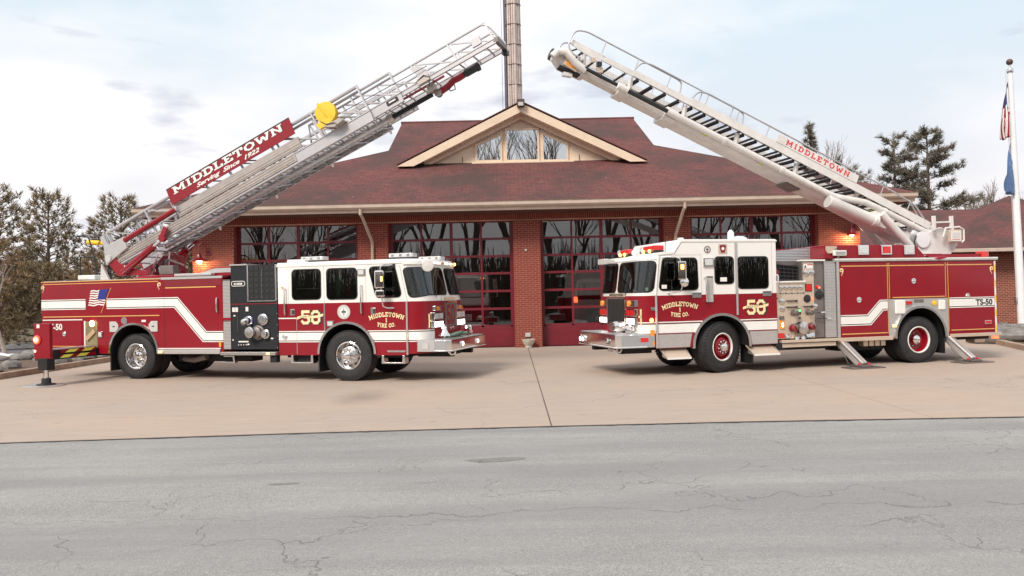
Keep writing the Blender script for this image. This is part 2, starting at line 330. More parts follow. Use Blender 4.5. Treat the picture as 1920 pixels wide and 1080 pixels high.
# ---------------------------------------------------------------- mesh helpers
class MB:
    """collects faces; build() links them as ONE mesh object"""
    def __init__(s): s.v = []; s.f = []
    def add(s, vs, fs):
        o = len(s.v); s.v += [tuple(q) for q in vs]; s.f += [tuple(i + o for i in g) for g in fs]; return s
    def box(s, x0, x1, y0, y1, z0, z1):
        return s.add([(x0, y0, z0), (x1, y0, z0), (x1, y1, z0), (x0, y1, z0), (x0, y0, z1), (x1, y0, z1), (x1, y1, z1), (x0, y1, z1)],
                     [(0, 3, 2, 1), (4, 5, 6, 7), (0, 1, 5, 4), (1, 2, 6, 5), (2, 3, 7, 6), (3, 0, 4, 7)])
    def prism(s, a, b):
        """a, b: matching outlines (lists of 3-D points)"""
        n = len(a); s.add(list(a) + list(b), [tuple(range(n)), tuple(range(2 * n - 1, n - 1, -1))] + [(i, i + n, (i + 1) % n + n, (i + 1) % n) for i in range(n)]); return s
    def xz(s, poly, y0, y1):
        return s.prism([(x, y0, z) for x, z in poly], [(x, y1, z) for x, z in poly])
    def xy(s, poly, z0, z1):
        return s.prism([(x, y, z0) for x, y in poly], [(x, y, z1) for x, y in poly])
    def yz(s, poly, x0, x1):
        return s.prism([(x0, y, z) for y, z in poly], [(x1, y, z) for y, z in poly])
    def poly(s, pts): return s.add(pts, [tuple(range(len(pts)))])
    def obox(s, p, q, wy, wz, up=(0, 0, 1)):
        """bar of section wy x wz from p to q"""
        p = Vector(p); q = Vector(q); d = (q - p).normalized(); sd = d.cross(Vector(up))
        if sd.length < 1e-4: sd = d.cross(Vector((0, 1, 0)))
        sd.normalize(); u = sd.cross(d)
        c = [sd * (a * wy / 2) + u * (b * wz / 2) for a, b in ((-1, -1), (1, -1), (1, 1), (-1, 1))]
        return s.prism([p + k for k in c], [q + k for k in c])
    def tube(s, pts, r, n=8, r1=None):
        pts = [Vector(q) for q in pts]; m = len(pts); r1 = r if r1 is None else r1
        vs = []; t0 = (pts[1] - pts[0]).normalized(); a = t0.orthogonal().normalized()
        for i, q in enumerate(pts):
            t = (pts[min(i + 1, m - 1)] - pts[max(i - 1, 0)])
            t = t.normalized() if t.length > 1e-9 else t0
            a = (a - t * a.dot(t)); a = a.normalized() if a.length > 1e-6 else t.orthogonal().normalized()
            bb = t.cross(a); rr = r + (r1 - r) * i / (m - 1)
            vs += [q + (a * math.cos(2 * math.pi * k / n) + bb * math.sin(2 * math.pi * k / n)) * rr for k in range(n)]
        fs = [(i * n + k, i * n + (k + 1) % n, (i + 1) * n + (k + 1) % n, (i + 1) * n + k) for i in range(m - 1) for k in range(n)]
        fs += [tuple(range(n - 1, -1, -1)), tuple(range((m - 1) * n, m * n))]
        return s.add(vs, fs)
    def lathe(s, prof, o, ax, n=24, caps=True):
        """prof: (radius, distance along ax)"""
        o = Vector(o); ax = Vector(ax).normalized(); a = ax.orthogonal().normalized(); bb = ax.cross(a); m = len(prof)
        vs = [o + ax * h + (a * math.cos(2 * math.pi * k / n) + bb * math.sin(2 * math.pi * k / n)) * r for r, h in prof for k in range(n)]
        fs = [(i * n + k, i * n + (k + 1) % n, (i + 1) * n + (k + 1) % n, (i + 1) * n + k) for i in range(m - 1) for k in range(n)]
        if caps: fs += [tuple(range(n - 1, -1, -1)), tuple(range((m - 1) * n, m * n))]
        return s.add(vs, fs)
    def sphere(s, o, r, n=12, sz=1.0):
        prof = [(max(1e-4, r * math.sin(math.pi * i / (n // 2 + 2))), -r * sz * math.cos(math.pi * i / (n // 2 + 2))) for i in range(n // 2 + 3)]
        return s.lathe(prof, o, (0, 0, 1), n)
    def ring(s, cx, cz, r0, r1, a0, a1, y0, y1, n=28):
        """flat arch band in the xz plane"""
        A = [a0 + (a1 - a0) * i / n for i in range(n + 1)]
        for i in range(n):
            q = [(cx + rr * math.cos(t), cz + rr * math.sin(t)) for rr, t in ((r0, A[i]), (r1, A[i]), (r1, A[i + 1]), (r0, A[i + 1]))]
            s.xz(q, y0, y1)
        return s
    def build(s, name, mt, parent=None, smooth=False, bevel=0.0, kind=None):
        me = bpy.data.meshes.new(name); me.from_pydata(s.v, [], s.f)
        me.materials.append(MATS[mt] if isinstance(mt, str) else mt)
        bmm = bmesh.new(); bmm.from_mesh(me); bmesh.ops.recalc_face_normals(bmm, faces=bmm.faces); bmm.to_mesh(me); bmm.free()
        return link(name, me, parent, smooth, bevel, kind)

def link(name, me, parent=None, smooth=False, bevel=0.0, kind=None):
    o = bpy.data.objects.new(name, me); col.objects.link(o)
    if parent is not None: o.parent = parent
    if smooth:
        for p in me.polygons: p.use_smooth = True
        me.set_sharp_from_angle(angle=R(35))
    if bevel:
        bv = o.modifiers.new('bevel', 'BEVEL'); bv.width = bevel; bv.segments = 2; bv.limit_method = 'ANGLE'; bv.angle_limit = R(40)
    if kind: o['kind'] = kind
    return o
def thing(name, label, cat, loc=(0, 0, 0), rz=0.0, group=None):
    o = bpy.data.objects.new(name, None); col.objects.link(o); o.location = loc; o.rotation_euler = (0, 0, rz); o.empty_display_size = 0.3
    return tag(o, label, cat, group)
def tag(o, label, cat, group=None):
    o['label'] = label; o['category'] = cat
    if group: o['group'] = group
    return o
def B(name, mt, parent, x0, x1, y0, y1, z0, z1, bevel=0.0):
    return MB().box(x0, x1, y0, y1, z0, z1).build(name, mt, parent, bevel=bevel)
def T(name, mt, parent, pts, r, n=8): return MB().tube(pts, r, n).build(name, mt, parent, smooth=True)

def roundpoly(pts, r, n=5):
    out = []; m = len(pts)
    for i in range(m):
        p = Vector(pts[i]); a = Vector(pts[i - 1]) - p; c = Vector(pts[(i + 1) % m]) - p
        la, lc = a.length, c.length; a.normalize(); c.normalize()
        ang = a.angle(c); d = min(r / math.tan(ang / 2), la * 0.49, lc * 0.49)
        s = p + a * d; e = p + c * d
        for k in range(n + 1):
            t = k / n; q = s * (1 - t) ** 2 + p * (2 * t * (1 - t)) + e * t * t
            out.append((q.x, q.y))
    return out
def round3(pts, r, n=5):
    P_ = [Vector(p) for p in pts]; out = [P_[0]]
    for i in range(1, len(P_) - 1):
        a = P_[i - 1] - P_[i]; c = P_[i + 1] - P_[i]; d = min(r, a.length * .48, c.length * .48); s = P_[i] + a.normalized() * d; e = P_[i] + c.normalized() * d
        out += [s * (1 - k / n) ** 2 + P_[i] * (2 * k / n * (1 - k / n)) + e * (k / n) ** 2 for k in range(n + 1)]
    return out + [P_[-1]]
def rrect(x0, x1, z0, z1, r, n=5): return roundpoly([(x0, z0), (x1, z0), (x1, z1), (x0, z1)], r, n)
def grow(pts, d):
    cx = sum(p[0] for p in pts) / len(pts); cz = sum(p[1] for p in pts) / len(pts); out = []
    m = len(pts)
    for i in range(m):
        p = Vector(pts[i]); t = (Vector(pts[(i + 1) % m]) - Vector(pts[i - 1])); nn = Vector((t.y, -t.x)).normalized()
        if nn.dot(p - Vector((cx, cz))) < 0: nn = -nn
        q = p + nn * d; out.append((q.x, q.y))
    return out
def offset_path(path, d):
    out = []; m = len(path)
    for i, p in enumerate(path):
        p = Vector(p)
        ds = []
        if i > 0: ds.append((p - Vector(path[i - 1])).normalized())
        if i < m - 1: ds.append((Vector(path[i + 1]) - p).normalized())
        ns = [Vector((-t.y, t.x)) for t in ds]
        if len(ns) == 1: q = p + ns[0] * d
        else:
            b = (ns[0] + ns[1]).normalized(); q = p + b * (d / max(0.3, b.dot(ns[0])))
        out.append((q.x, q.y))
    return out
def band(mb, path, d0, d1, y0, y1):
    a = offset_path(path, d0); b = offset_path(path, d1)
    for i in range(len(path) - 1): mb.xz([a[i], a[i + 1], b[i + 1], b[i]], y0, y1)
    return mb

# ---------------------------------------------------------------- block lettering (octagonal slab strokes)
OC = lambda x0, x1, c=0.22: [(x0 + c, 0.1), (x1 - c, 0.1), (x1, 0.1 + c), (x1, 0.9 - c), (x1 - c, 0.9), (x0 + c, 0.9), (x0, 0.9 - c), (x0, 0.1 + c), (x0 + c, 0.1)]
GL = {  # width, polylines, slab-serif centres
 'M': (1.10, [[(.18, 0), (.18, 1)], [(.18, 1), (.55, .30)], [(.55, .30), (.92, 1)], [(.92, 1), (.92, 0)]], [(.18, 0), (.92, 0), (.12, 1), (.98, 1)]),
 'I': (.48, [[(.24, 0), (.24, 1)]], [(.24, 0), (.24, 1)]),
 'D': (.86, [[(.2, 0), (.2, 1)], [(.05, .9), (.56, .9), (.76, .7), (.76, .3), (.56, .1), (.05, .1)]], []),
 'L': (.76, [[(.22, 0), (.22, 1)], [(.05, .09), (.68, .09), (.68, .32)]], [(.22, 1)]),
 'E': (.80, [[(.22, 0), (.22, 1)], [(.05, .91), (.70, .91), (.70, .72)], [(.05, .09), (.70, .09), (.70, .28)], [(.22, .5), (.52, .5)]], []),
 'T': (.84, [[(.42, 0), (.42, 1)], [(.08, .68), (.08, .91), (.76, .91), (.76, .68)]], [(.42, 0)]),
 'O': (.90, [OC(.12, .78)], []), 'C': (.84, [[(.74, .66), (.74, .78), (.62, .9), (.34, .9), (.12, .68), (.12, .32), (.34, .1), (.62, .1), (.74, .22), (.74, .34)]], []),
 'W': (1.20, [[(.10, 1), (.34, 0)], [(.34, 0), (.60, .75)], [(.60, .75), (.86, 0)], [(.86, 0), (1.10, 1)]], [(.12, 1), (1.08, 1)]),
 'N': (.96, [[(.18, 0), (.18, 1)], [(.18, 1), (.78, 0)], [(.78, 0), (.78, 1)]], [(.18, 0), (.12, 1), (.78, 1)]),
 'F': (.76, [[(.22, 0), (.22, 1)], [(.05, .91), (.70, .91), (.70, .70)], [(.22, .5), (.52, .5)]], [(.22, 0)]),
 'R': (.86, [[(.2, 0), (.2, 1)], [(.05, .91), (.56, .91), (.72, .78), (.72, .62), (.56, .5), (.2, .5)], [(.48, .5), (.74, 0)]], [(.2, 0), (.76, 0)]),
 '1': (.56, [[(.28, 0), (.28, 1)], [(.28, .92), (.10, .80)]], [(.28, 0)]),
 '5': (.84, [[(.72, .9), (.16, .9), (.16, .54), (.52, .54), (.72, .40), (.72, .22), (.60, .1), (.24, .1), (.12, .22)]], []),
 '0': (.84, [OC(.12, .72, .15)], []), '.': (.36, [[(.18, 0), (.18, .2)]], []), ' ': (.45, [], []), '-': (.5, [[(.08, .5), (.42, .5)]], []),
 'Q': (.9, [OC(.12, .78), [(.55, .3), (.85, 0)]], []), 'U': (.9, [[(.14, 1), (.14, .3), (.34, .1), (.58, .1), (.78, .3), (.78, 1)]], []),
 'S': (.8, [[(.68, .74), (.54, .9), (.28, .9), (.12, .76), (.12, .62), (.26, .52), (.56, .48), (.70, .36), (.70, .24), (.54, .1), (.26, .1), (.12, .26)]], []),
 'A': (.96, [[(.12, 0), (.48, 1)], [(.48, 1), (.84, 0)], [(.28, .34), (.68, .34)]], [])}
def text_width(s, h, gap=0.10): return sum(GL[c][0] + gap for c in s) * h - gap * h
def lettering(mb, s, h, fn, t=0.19, gap=0.10, squeeze=1.0):
    """fn(x, y, k) -> 3-D point for a point x along / y up the line; k lifts each stroke a hair so none share a plane"""
    x = 0.0; k = 0
    for ch in s:
        wd, lines, ser = GL[ch]
        segs = []
        for pl in lines:
            for a, b in zip(pl[:-1], pl[1:]):
                a = Vector(a); b = Vector(b); d = (b - a); l = d.length
                if l < 1e-6: continue
                d /= l; nn = Vector((-d.y, d.x)) * (t / 2)
                ext = t * 0.36 if len(pl) > 2 else 0
                a2 = a - d * ext; b2 = b + d * ext
                segs.append([a2 + nn, a2 - nn, b2 - nn, b2 + nn])
        for cx, cy in ser:
            yy = 0.065 if cy < 0.5 else 0.935
            segs.append([Vector((cx - .2, yy - .065)), Vector((cx + .2, yy - .065)), Vector((cx + .2, yy + .065)), Vector((cx - .2, yy + .065))])
        for q in segs:
            pts = [(min(max(p.x, -0.02), wd + 0.02), min(max(p.y, 0), 1.0)) for p in q]
            mb.poly([fn((x + px * squeeze) * h, py * h, k) for px, py in pts]); k += 1
        x += (wd + gap) * squeeze
    return mb
def line_fn(x0, z0, y, slope=0.0):
    return lambda x, h, k: (x0 + x - h * slope * 0, y - 0.00015 * (k % 14), z0 + h + x * slope)
def arc_fn(cx, cz, rad, width, y):
    def f(x, h, k):
        a = math.pi / 2 - (x - width / 2) / rad
        return (cx + (rad + h) * math.cos(a), y - 0.00015 * (k % 14), cz + (rad + h) * math.sin(a))
    return f
def font_mesh(s, size, shear=0.0, bold=0.0):
    cu = bpy.data.curves.new('t', 'FONT'); cu.body = s; cu.size = size; cu.shear = shear; cu.offset = bold; cu.resolution_u = 3
    o = bpy.data.objects.new('t', cu); me = bpy.data.meshes.new_from_object(o); bpy.data.objects.remove(o); return me
def font_text(name, s, size, mt, parent, org, ux=(1, 0, 0), uy=(0, 0, 1), shear=0.0, bold=0.0, fit=None):
    me = font_mesh(s, size, shear, bold); org = Vector(org); ux = Vector(ux); uy = Vector(uy)
    xs = [v.co.x for v in me.vertices]; k = 1.0
    if fit and xs: k = fit / (max(xs) - min(xs))
    x0 = min(xs) if xs else 0
    for v in me.vertices: v.co = org + ux * ((v.co.x - x0) * k) + uy * v.co.y
    me.materials.clear(); me.materials.append(MATS[mt]); return link(name, me, parent)

# ================================================================ ground, road, apron, kerbs
MB().poly([(-900, -700, -0.06), (900, -700, -0.06), (900, 1200, -0.06), (-900, 1200, -0.06)]).build('ground', 'winter_grass', kind='structure')
edge = [(-90, 8.2), (-30, 9.9), (-12, 10.55), (-6.67, 10.95), (-3.0, 11.22), (0.5, 11.36), (3.2, 11.40), (6.9, 11.32), (14, 11.0), (30, 10.2), (90, 7.6)]
MB().poly([(x, y + 0.02, -0.016) for x, y in edge] + [(90, -9.5, -0.016), (-90, -9.5, -0.016)]).build('road', 'asphalt', kind='structure')
road = bpy.data.objects['road']
for i_, (px_, py_, ra, rb_) in enumerate([(-0.22, 9.16, .30, .13), (-2.3, 8.2, .14, .05)]):
    rn_ = random.Random(i_); MB().poly([(px_ + ra * (1 + .18 * math.sin(3 * t * .157) + rn_.uniform(-.12, .12)) * math.cos(t * .157), py_ + rb_ * (1 + .2 * math.sin(2 * t * .157 + 1) + rn_.uniform(-.16, .16)) * math.sin(t * .157) + .08 * ra * math.cos(t * .157), -0.013) for t in range(40)]).build('tar_patch', 'tar', road)
apron = bpy.data.objects.new('concrete_apron', None); col.objects.link(apron); apron['kind'] = 'structure'
def edge_y(x):
    for (xa, ya), (xb, yb) in zip(edge[:-1], edge[1:]):
        if xa <= x <= xb: return ya + (yb - ya) * (x - xa) / (xb - xa)
MB().poly([(-13.2, 11.0, -0.030), (15.5, 11.0, -0.030), (15.5, 28.4, -0.030), (-13.2, 28.4, -0.030)]).build('joint_bed', 'dark_steel', apron)
xs = [-13.0, 0.505, 5.745, 15.3]
for a, bx in zip(xs[:-1], xs[1:]):
    a2, b2 = a + 0.009, bx - 0.009
    mids = [x for x, y in edge if a2 < x < b2]
    MB().xy([(x, edge_y(x) + 0.035) for x in [a2] + mids + [b2]] + [(b2, 27.35), (a2, 27.35)], -0.05, 0.0).build('slab', 'apron_concrete', apron, bevel=0.006)
    MB().xy([(a2, 27.37), (b2, 27.37), (b2, 28.45), (a2, 28.45)], -0.05, 0.004).build('slab', 'apron_concrete', apron, bevel=0.006)
rj = random.Random(4); ex_ = [-13 + 28 * i / 260 for i in range(261)]
MB().xy([(x, edge_y(x) - 0.012 - 0.035 * rj.random() ** 2.5) for x in ex_] + [(x, edge_y(x) + 0.034 + 0.012 * rj.random()) for x in reversed(ex_)], -0.04, -0.010).build('joint_seal', 'rubber_black', apron)

def kerb(name, path, wd, h, sect=2.4):
    k = bpy.data.objects.new(name, None); col.objects.link(k); k['kind'] = 'structure'
    for (xa, ya), (xb, yb) in zip(path[:-1], path[1:]):
        d = Vector((xb - xa, yb - ya)); l = d.length; d /= l; nn = Vector((-d.y, d.x)); n = max(1, round(l / sect))
        for i in range(n):
            p = Vector((xa, ya)) + d * (l * i / n + 0.006); q = Vector((xa, ya)) + d * (l * (i + 1) / n - 0.006)
            MB().xy([tuple(p), tuple(q), tuple(q + nn * wd), tuple(p + nn * wd)], -0.05, h).build('kerb_stone', 'kerb_concrete', k, bevel=0.02)
kerb('kerb_left', [(-15.5, 15.2), (-13.2, 17.6), (-12.55, 20.0), (-12.40, 27.6)], 0.16, 0.15)
kerb('kerb_right', [(15.35, 27.6), (13.75, 22.2), (13.2, 17.0), (14.8, 13.6)], 0.16, 0.15)
MB().xy([(-15.7, 15.2), (-13.4, 17.6), (-12.73, 20.0), (-12.58, 27.6), (-12.8, 30.0), (-30, 30.0), (-30, 15.2)], -0.055, 0.085).build('planting_bed_left', 'mulch', kind='structure')
MB().xy([(15.52, 27.6), (13.92, 22.2), (13.4, 17.0), (15, 13.6), (34, 13.6), (34, 35.2), (12.3, 35.2), (12.3, 28.4), (15.52, 28.4)], -0.055, 0.085).build('planting_bed_right', 'mulch', kind='structure')
MB().poly([(-80, 30.2, -0.045), (-13.2, 30.2, -0.045), (-13.2, 34.6, -0.045), (-80, 34.6, -0.045)]).build('side_road', 'far_road', kind='structure')

def blob(o, r, seed, n=10, sz=0.6):
    rn = random.Random(seed); mb = MB(); rows = n // 2 + 2; vs = []; ph = [rn.uniform(0, 6.28) for _ in range(4)]
    for i in range(rows):
        th = math.pi * i / (rows - 1)
        for k in range(n):
            a = 2 * math.pi * k / n
            q = r * (1 + 0.16 * math.sin(2 * a + ph[0] + th) + 0.12 * math.sin(3 * a + ph[1]) * math.sin(2 * th + ph[2]) + rn.uniform(-.06, .06))
            vs.append((o[0] + q * max(math.sin(th), 0.02) * math.cos(a) * 1.15, o[1] + q * max(math.sin(th), 0.02) * math.sin(a), o[2] - q * sz * math.cos(th)))
    return mb.add(vs, [(i * n + k, i * n + (k + 1) % n, (i + 1) * n + (k + 1) % n, (i + 1) * n + k) for i in range(rows - 1) for k in range(n)] + [tuple(range(n)), tuple(range((rows - 1) * n, rows * n))])
rn = random.Random(5)
where = ['at the kerb end nearest the road', 'beside the left kerb', 'in the mulch left of the outrigger', 'behind the outrigger foot']
pos = []
for i in range(26):
    x, y = rn.uniform(-16.6, -12.95), rn.uniform(19.8, 27.4); r = rn.uniform(0.16, 0.36)
    if any((x - a) ** 2 + (y - c) ** 2 < (r + d) ** 2 * 0.7 for a, c, d in pos): continue
    pos.append((x, y, r))
    o = blob((0, 0, r * 0.22), r, i + 20).build('rock', 'stone', smooth=True); o.location = (x, y, 0.085)
    tag(o, 'grey rock among the rocks edging the mulch bed left of the apron', 'rock', 'rocks in the left bed')
o = blob((0, 0, 0.14), 0.85, 3, 16, 0.40).build('boulder', 'stone', smooth=True); o.location = (15.15, 25.3, 0.085)
tag(o, 'low rounded grey boulder behind the right kerb at the foot of the flagpole', 'boulder')
for i, (x, y, r) in enumerate([(-17.9, 27.8, .9), (-16.9, 28.1, .5), (-19.3, 28.4, .8), (-13.6, 27.9, .5), (-21.5, 36.5, 1.0), (-17.6, 38.4, .8)]):
    o = blob((0, 0, 0.0), r, 60 + i, 14, 0.14).build('snow_patch', 'snow', smooth=True); o.location = (x, y, 0.09 if y < 30 else -0.05); o['kind'] = 'stuff'
    tag(o, 'small patch of old snow left lying beyond the left kerb', 'snow', 'snow patches on the left')

# ================================================================ fire station
st = thing('fire_station', 'red brick fire station with four glazed bay doors, red shingle roof and cream gable', 'fire station', (0, 0, 0))
YF = 28.20
PIERS = [(-10.88, -9.48), (-5.24, -4.21), (0.07, 1.00), (5.24, 6.14), (10.50, 11.92)]
BL, BH, MJ = 0.2135, 0.0712, 0.0105
brick_meshes = {}
def brick_mesh(l):
    key = round(l, 3)
    if key not in brick_meshes:
        me = bpy.data.meshes.new('brick'); mb = MB().box(0, l, 0, 0.05, 0, BH - MJ)
        me.from_pydata(mb.v, [], mb.f); me.materials.append(MATS['brick_face']); brick_meshes[key] = me
    return brick_meshes[key]
def courses(x0, x1, z0, z1):
    n = int((z1 - z0) / BH)
    for i in range(n):
        x = x0; first = BL if i % 2 == 0 else BL / 2
        l = first
        while x < x1 - 0.012:
            e = min(x + l, x1)
            if e - x > 0.03: yield x, e - MJ if e < x1 - 1e-6 else e, z0 + i * BH
            x = x + l; l = BL
for i, (a, b_) in enumerate(PIERS):
    core = B('pier', 'mortar', st, a + 0.006, b_ - 0.006, YF + 0.007, YF + 0.62, 0, 4.36)
    if i == 2:
        for x, e, z in courses(a, b_, 0.004, 4.36):
            k = bpy.data.objects.new('brick', brick_mesh(e - x)); col.objects.link(k); k.parent = core; k.location = (x, YF + random.uniform(-0.0012, 0.0012), z)
    mb = MB()
    if i != 2:
        for x, e, z in courses(a, b_, 0.004, 4.36): j = random.uniform(-.0012, .0012); mb.box(x, e, YF + j, YF + 0.05, z, z + BH - MJ)
    for xs_, xe_ in ((a, a + 0.05), (b_ - 0.05, b_)):               # bricks of the door reveals
        for y, e, z in courses(YF + 0.055, YF + 0.60, 0.004, 4.36): mb.box(xs_, xe_, y, e, z, z + BH - MJ)
    mb.build('bricks', 'brick_face', core, kind='stuff')
# brick header above the doors, in the shade of the eave
hd = B('header_wall', 'mortar', st, -10.88, 11.92, YF + 0.03, YF + 0.5, 4.363, 4.66)
mb = MB(); x = -10.88
while x < 11.9:
    mb.box(x, x + 0.062, YF + 0.02, YF + 0.06, 4.38, 4.583); mb.box(x, x + 0.062, YF + 0.02, YF + 0.06, 4.594, 4.66); x += 0.0725
mb.build('bricks', 'brick_face', hd, kind='stuff')
B('wall', 'far_brick', st, -10.9, -10.6, YF + 0.63, 45.5, 0, 4.66); B('wall', 'far_brick', st, 11.64, 11.94, YF + 0.63, 45.5, 0, 4.66)
B('wall', 'far_brick', st, -10.9, 11.94, 45.52, 45.8, 0, 4.66)
# bay interior
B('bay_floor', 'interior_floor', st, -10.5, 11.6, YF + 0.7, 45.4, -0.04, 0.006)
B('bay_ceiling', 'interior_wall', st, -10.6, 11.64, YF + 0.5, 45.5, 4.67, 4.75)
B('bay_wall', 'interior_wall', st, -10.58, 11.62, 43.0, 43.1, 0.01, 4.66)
# doors
ROWS = [0.74, 1.335, 1.945, 2.56, 3.155, 3.755, 4.36]
for (a0, a1), (b0, b1) in zip(PIERS[:-1], PIERS[1:]):
    x0, x1 = a1 + 0.07, b0 - 0.07; y = YF + 0.40; w4 = (x1 - x0) / 4
    mb = MB()
    for q in (a1 + 0.002, b0 - 0.072): mb.box(q, q + 0.07, y - 0.05, y + 0.10, 0.0, 4.36)       # jambs
    for i in range(5):
        hw = 0.055 if i in (0, 2, 4) else 0.035
        mb.box(max(x0, x0 + i * w4 - hw), min(x1, x0 + i * w4 + hw), y, y + 0.045, 0.76, 4.355)
    for z in ROWS:
        hw = 0.04
        for i in range(4):
            la = x0 + i * w4 + (0.055 if i in (0, 2) else 0.035); lb = x0 + (i + 1) * w4 - (0.055 if i in (1, 3) else 0.035)
            mb.box(la + 0.001, lb - 0.001, y + 0.003, y + 0.042, z - hw, min(z + hw, 4.354))
    dr = mb.build('garage_door', 'door_red', st)
    MB().box(x0, x1, y + 0.004, y + 0.04, 0.015, 0.698).build('bottom_panel', 'door_red', dr, bevel=0.01)
    B('weather_strip', 'rubber_black', dr, x0, x1, y + 0.008, y + 0.036, 0.006, 0.0145)
    for i in range(4):
        for za, zb in zip(ROWS[:-1], ROWS[1:]):
            tx = random.uniform(-.0035, .0035); tz = random.uniform(-.0035, .0035)       # panes never sit perfectly true
            xa, xb = x0 + i * w4 + 0.03, x0 + (i + 1) * w4 - 0.03; z0_, z1_ = za + 0.03, zb - 0.03; yc = y + 0.022
            MB().poly([(xa, yc + tx, z0_ ), (xb, yc - tx, z0_), (xb, yc - tx + tz, z1_), (xa, yc + tx + tz, z1_)]).build('pane', 'door_glass', dr)
B('notice', 'white_vinyl', st, 1.10, 1.28, YF + 0.38, YF + 0.385, 4.30, 4.33)
# roof
E0, YR, ZR, ZE = 27.05, 36.5, 9.5, 4.90
fr = [(-12.35, E0, ZE), (13.3, E0, ZE), (5.72, 32.6, 7.60), (5.50, YR, ZR), (-4.70, YR, ZR), (-4.76, 32.6, 7.60)]
bk = [(x, 2 * YR - y, z) for x, y, z in fr]
mb = MB(); mb.poly(fr); mb.poly(bk)
for i, j in ((0, 5), (1, 2)):
    mb.poly([fr[i], fr[j], bk[j], bk[i]])
mb.poly([fr[5], fr[4], bk[5]]); mb.poly([fr[2], fr[3], bk[2]])
lo = [(x, y, z - 0.10) for x, y, z in (fr[0], fr[1], bk[1], bk[0])]
mb.poly(lo)
for p, q, r_, s_ in ((fr[0], fr[1], lo[1], lo[0]), (bk[0], bk[1], lo[2], lo[3]), (fr[0], bk[0], lo[3], lo[0]), (fr[1], bk[1], lo[2], lo[1])): mb.poly([p, q, r_, s_])
roof = mb.build('roof', 'red_shingles', st)
T('ridge_cap', 'red_shingles', roof, [(-4.75, YR, ZR), (5.55, YR, ZR)], 0.06, 6)
# gutter, fascia, soffit
MB().box(-12.35, 13.3, 27.13, 27.24, 4.60, 4.79).build('fascia', 'fascia_paint', st)
g = MB(); pr = [(27.13, 4.70), (27.02, 4.70), (26.97, 4.76), (26.97, 4.87), (26.94, 4.885), (26.99, 4.89), (27.0, 4.80), (27.12, 4.80)]
g.yz(pr, -12.38, 13.33).build('gutter', 'gutter_paint', st)
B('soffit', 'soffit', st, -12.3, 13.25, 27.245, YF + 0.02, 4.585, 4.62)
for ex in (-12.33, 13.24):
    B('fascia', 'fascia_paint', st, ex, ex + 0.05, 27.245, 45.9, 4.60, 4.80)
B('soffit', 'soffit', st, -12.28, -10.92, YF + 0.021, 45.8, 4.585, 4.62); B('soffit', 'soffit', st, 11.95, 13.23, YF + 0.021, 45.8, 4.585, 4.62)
for xa, xb in ((-4.92, -4.72), (5.72, 5.60)):
    T('downspout', 'gutter_paint', st, [(xa, 27.06, 4.72), (xa, 27.07, 4.55), (xa + (xb - xa) * .25, 27.25, 4.42), (xb, 28.06, 3.72), (xb, 28.13, 3.6), (xb, 28.13, 0.1)], 0.055, 8)
# gable dormer
GX, GA, GB, GY = 0.46, 8.84, 6.62, 30.9
hw = 4.55; sl = (GA - GB) / hw
def rk(d, u=1):  # outline of the rake lowered by d
    return d
g = MB()                               # dormer roof
for s_ in (-1, 1):
    yb_top = E0 + (GA + 0.05 - ZE) / ((ZR - ZE) / (YR - E0)); yb_bot = E0 + (GB + 0.03 - ZE) / ((ZR - ZE) / (YR - E0))
    a = [(GX, 30.28, GA + 0.05), (GX + s_ * (hw + .05), 30.28, GB + 0.03), (GX + s_ * (hw + .05), yb_bot + .05, GB + 0.03), (GX, yb_top + .1, GA + 0.05)]
    g.prism(a, [(x, y, z + 0.035) for x, y, z in a])
dorm = g.build('dormer_roof', 'red_shingles', st)
gable = MB().xz([(GX - hw + .5, GB - 0.1), (GX + hw - .5, GB - 0.1), (GX + hw - .5, GB + .24), (GX, GA - .05), (GX - hw + .5, GB + .24)], GY, GY + 0.12).build('gable', 'cream_siding', st)
for s_ in (-1, 1):
    def rake(d0, d1, y0, y1, name, mt, ext=0.0):
        L_ = hw + ext
        q = [(GX, GA - d0), (GX + s_ * L_, GA - d0 - sl * L_), (GX + s_ * (L_ - (d1 - d0) * 1.9), GA - d0 - sl * L_), (GX, GA - d1)]
        MB().xz(q, y0, y1).build(name, mt, gable, bevel=0.008)
    rake(0.0, 0.33, 30.30, 30.36, 'rake_board', 'cream_siding', 0.05)
    rake(0.335, 0.50, 30.70, 30.78, 'inner_rake', 'cream_siding', -0.9)
    MB().prism([(GX, 30.361, GA - .30), (GX, GY, GA - .30), (GX, GY, GA - .34), (GX, 30.361, GA - .34)],
               [(GX + s_ * (hw - .95), 30.361, GA - .30 - sl * (hw - .95)), (GX + s_ * (hw - .95), GY, GA - .30 - sl * (hw - .95)), (GX + s_ * (hw - .95), GY, GA - .34 - sl * (hw - .95)), (GX + s_ * (hw - .95), 30.361, GA - .34 - sl * (hw - .95))]).build('rake_soffit', 'cream_siding', gable)
B('sill', 'cream_siding', gable, -1.40, 2.42, GY - 0.10, GY - 0.002, 6.60, 6.78, 0.01)
WIN = [[(-1.20, 6.86), (-0.33, 6.86), (-0.33, 7.76), (-1.20, 7.37)], [(-0.08, 6.85), (1.06, 6.85), (1.06, 7.95), (-0.08, 7.95)], [(1.29, 6.83), (2.14, 6.83), (2.14, 7.36), (1.29, 7.76)]]
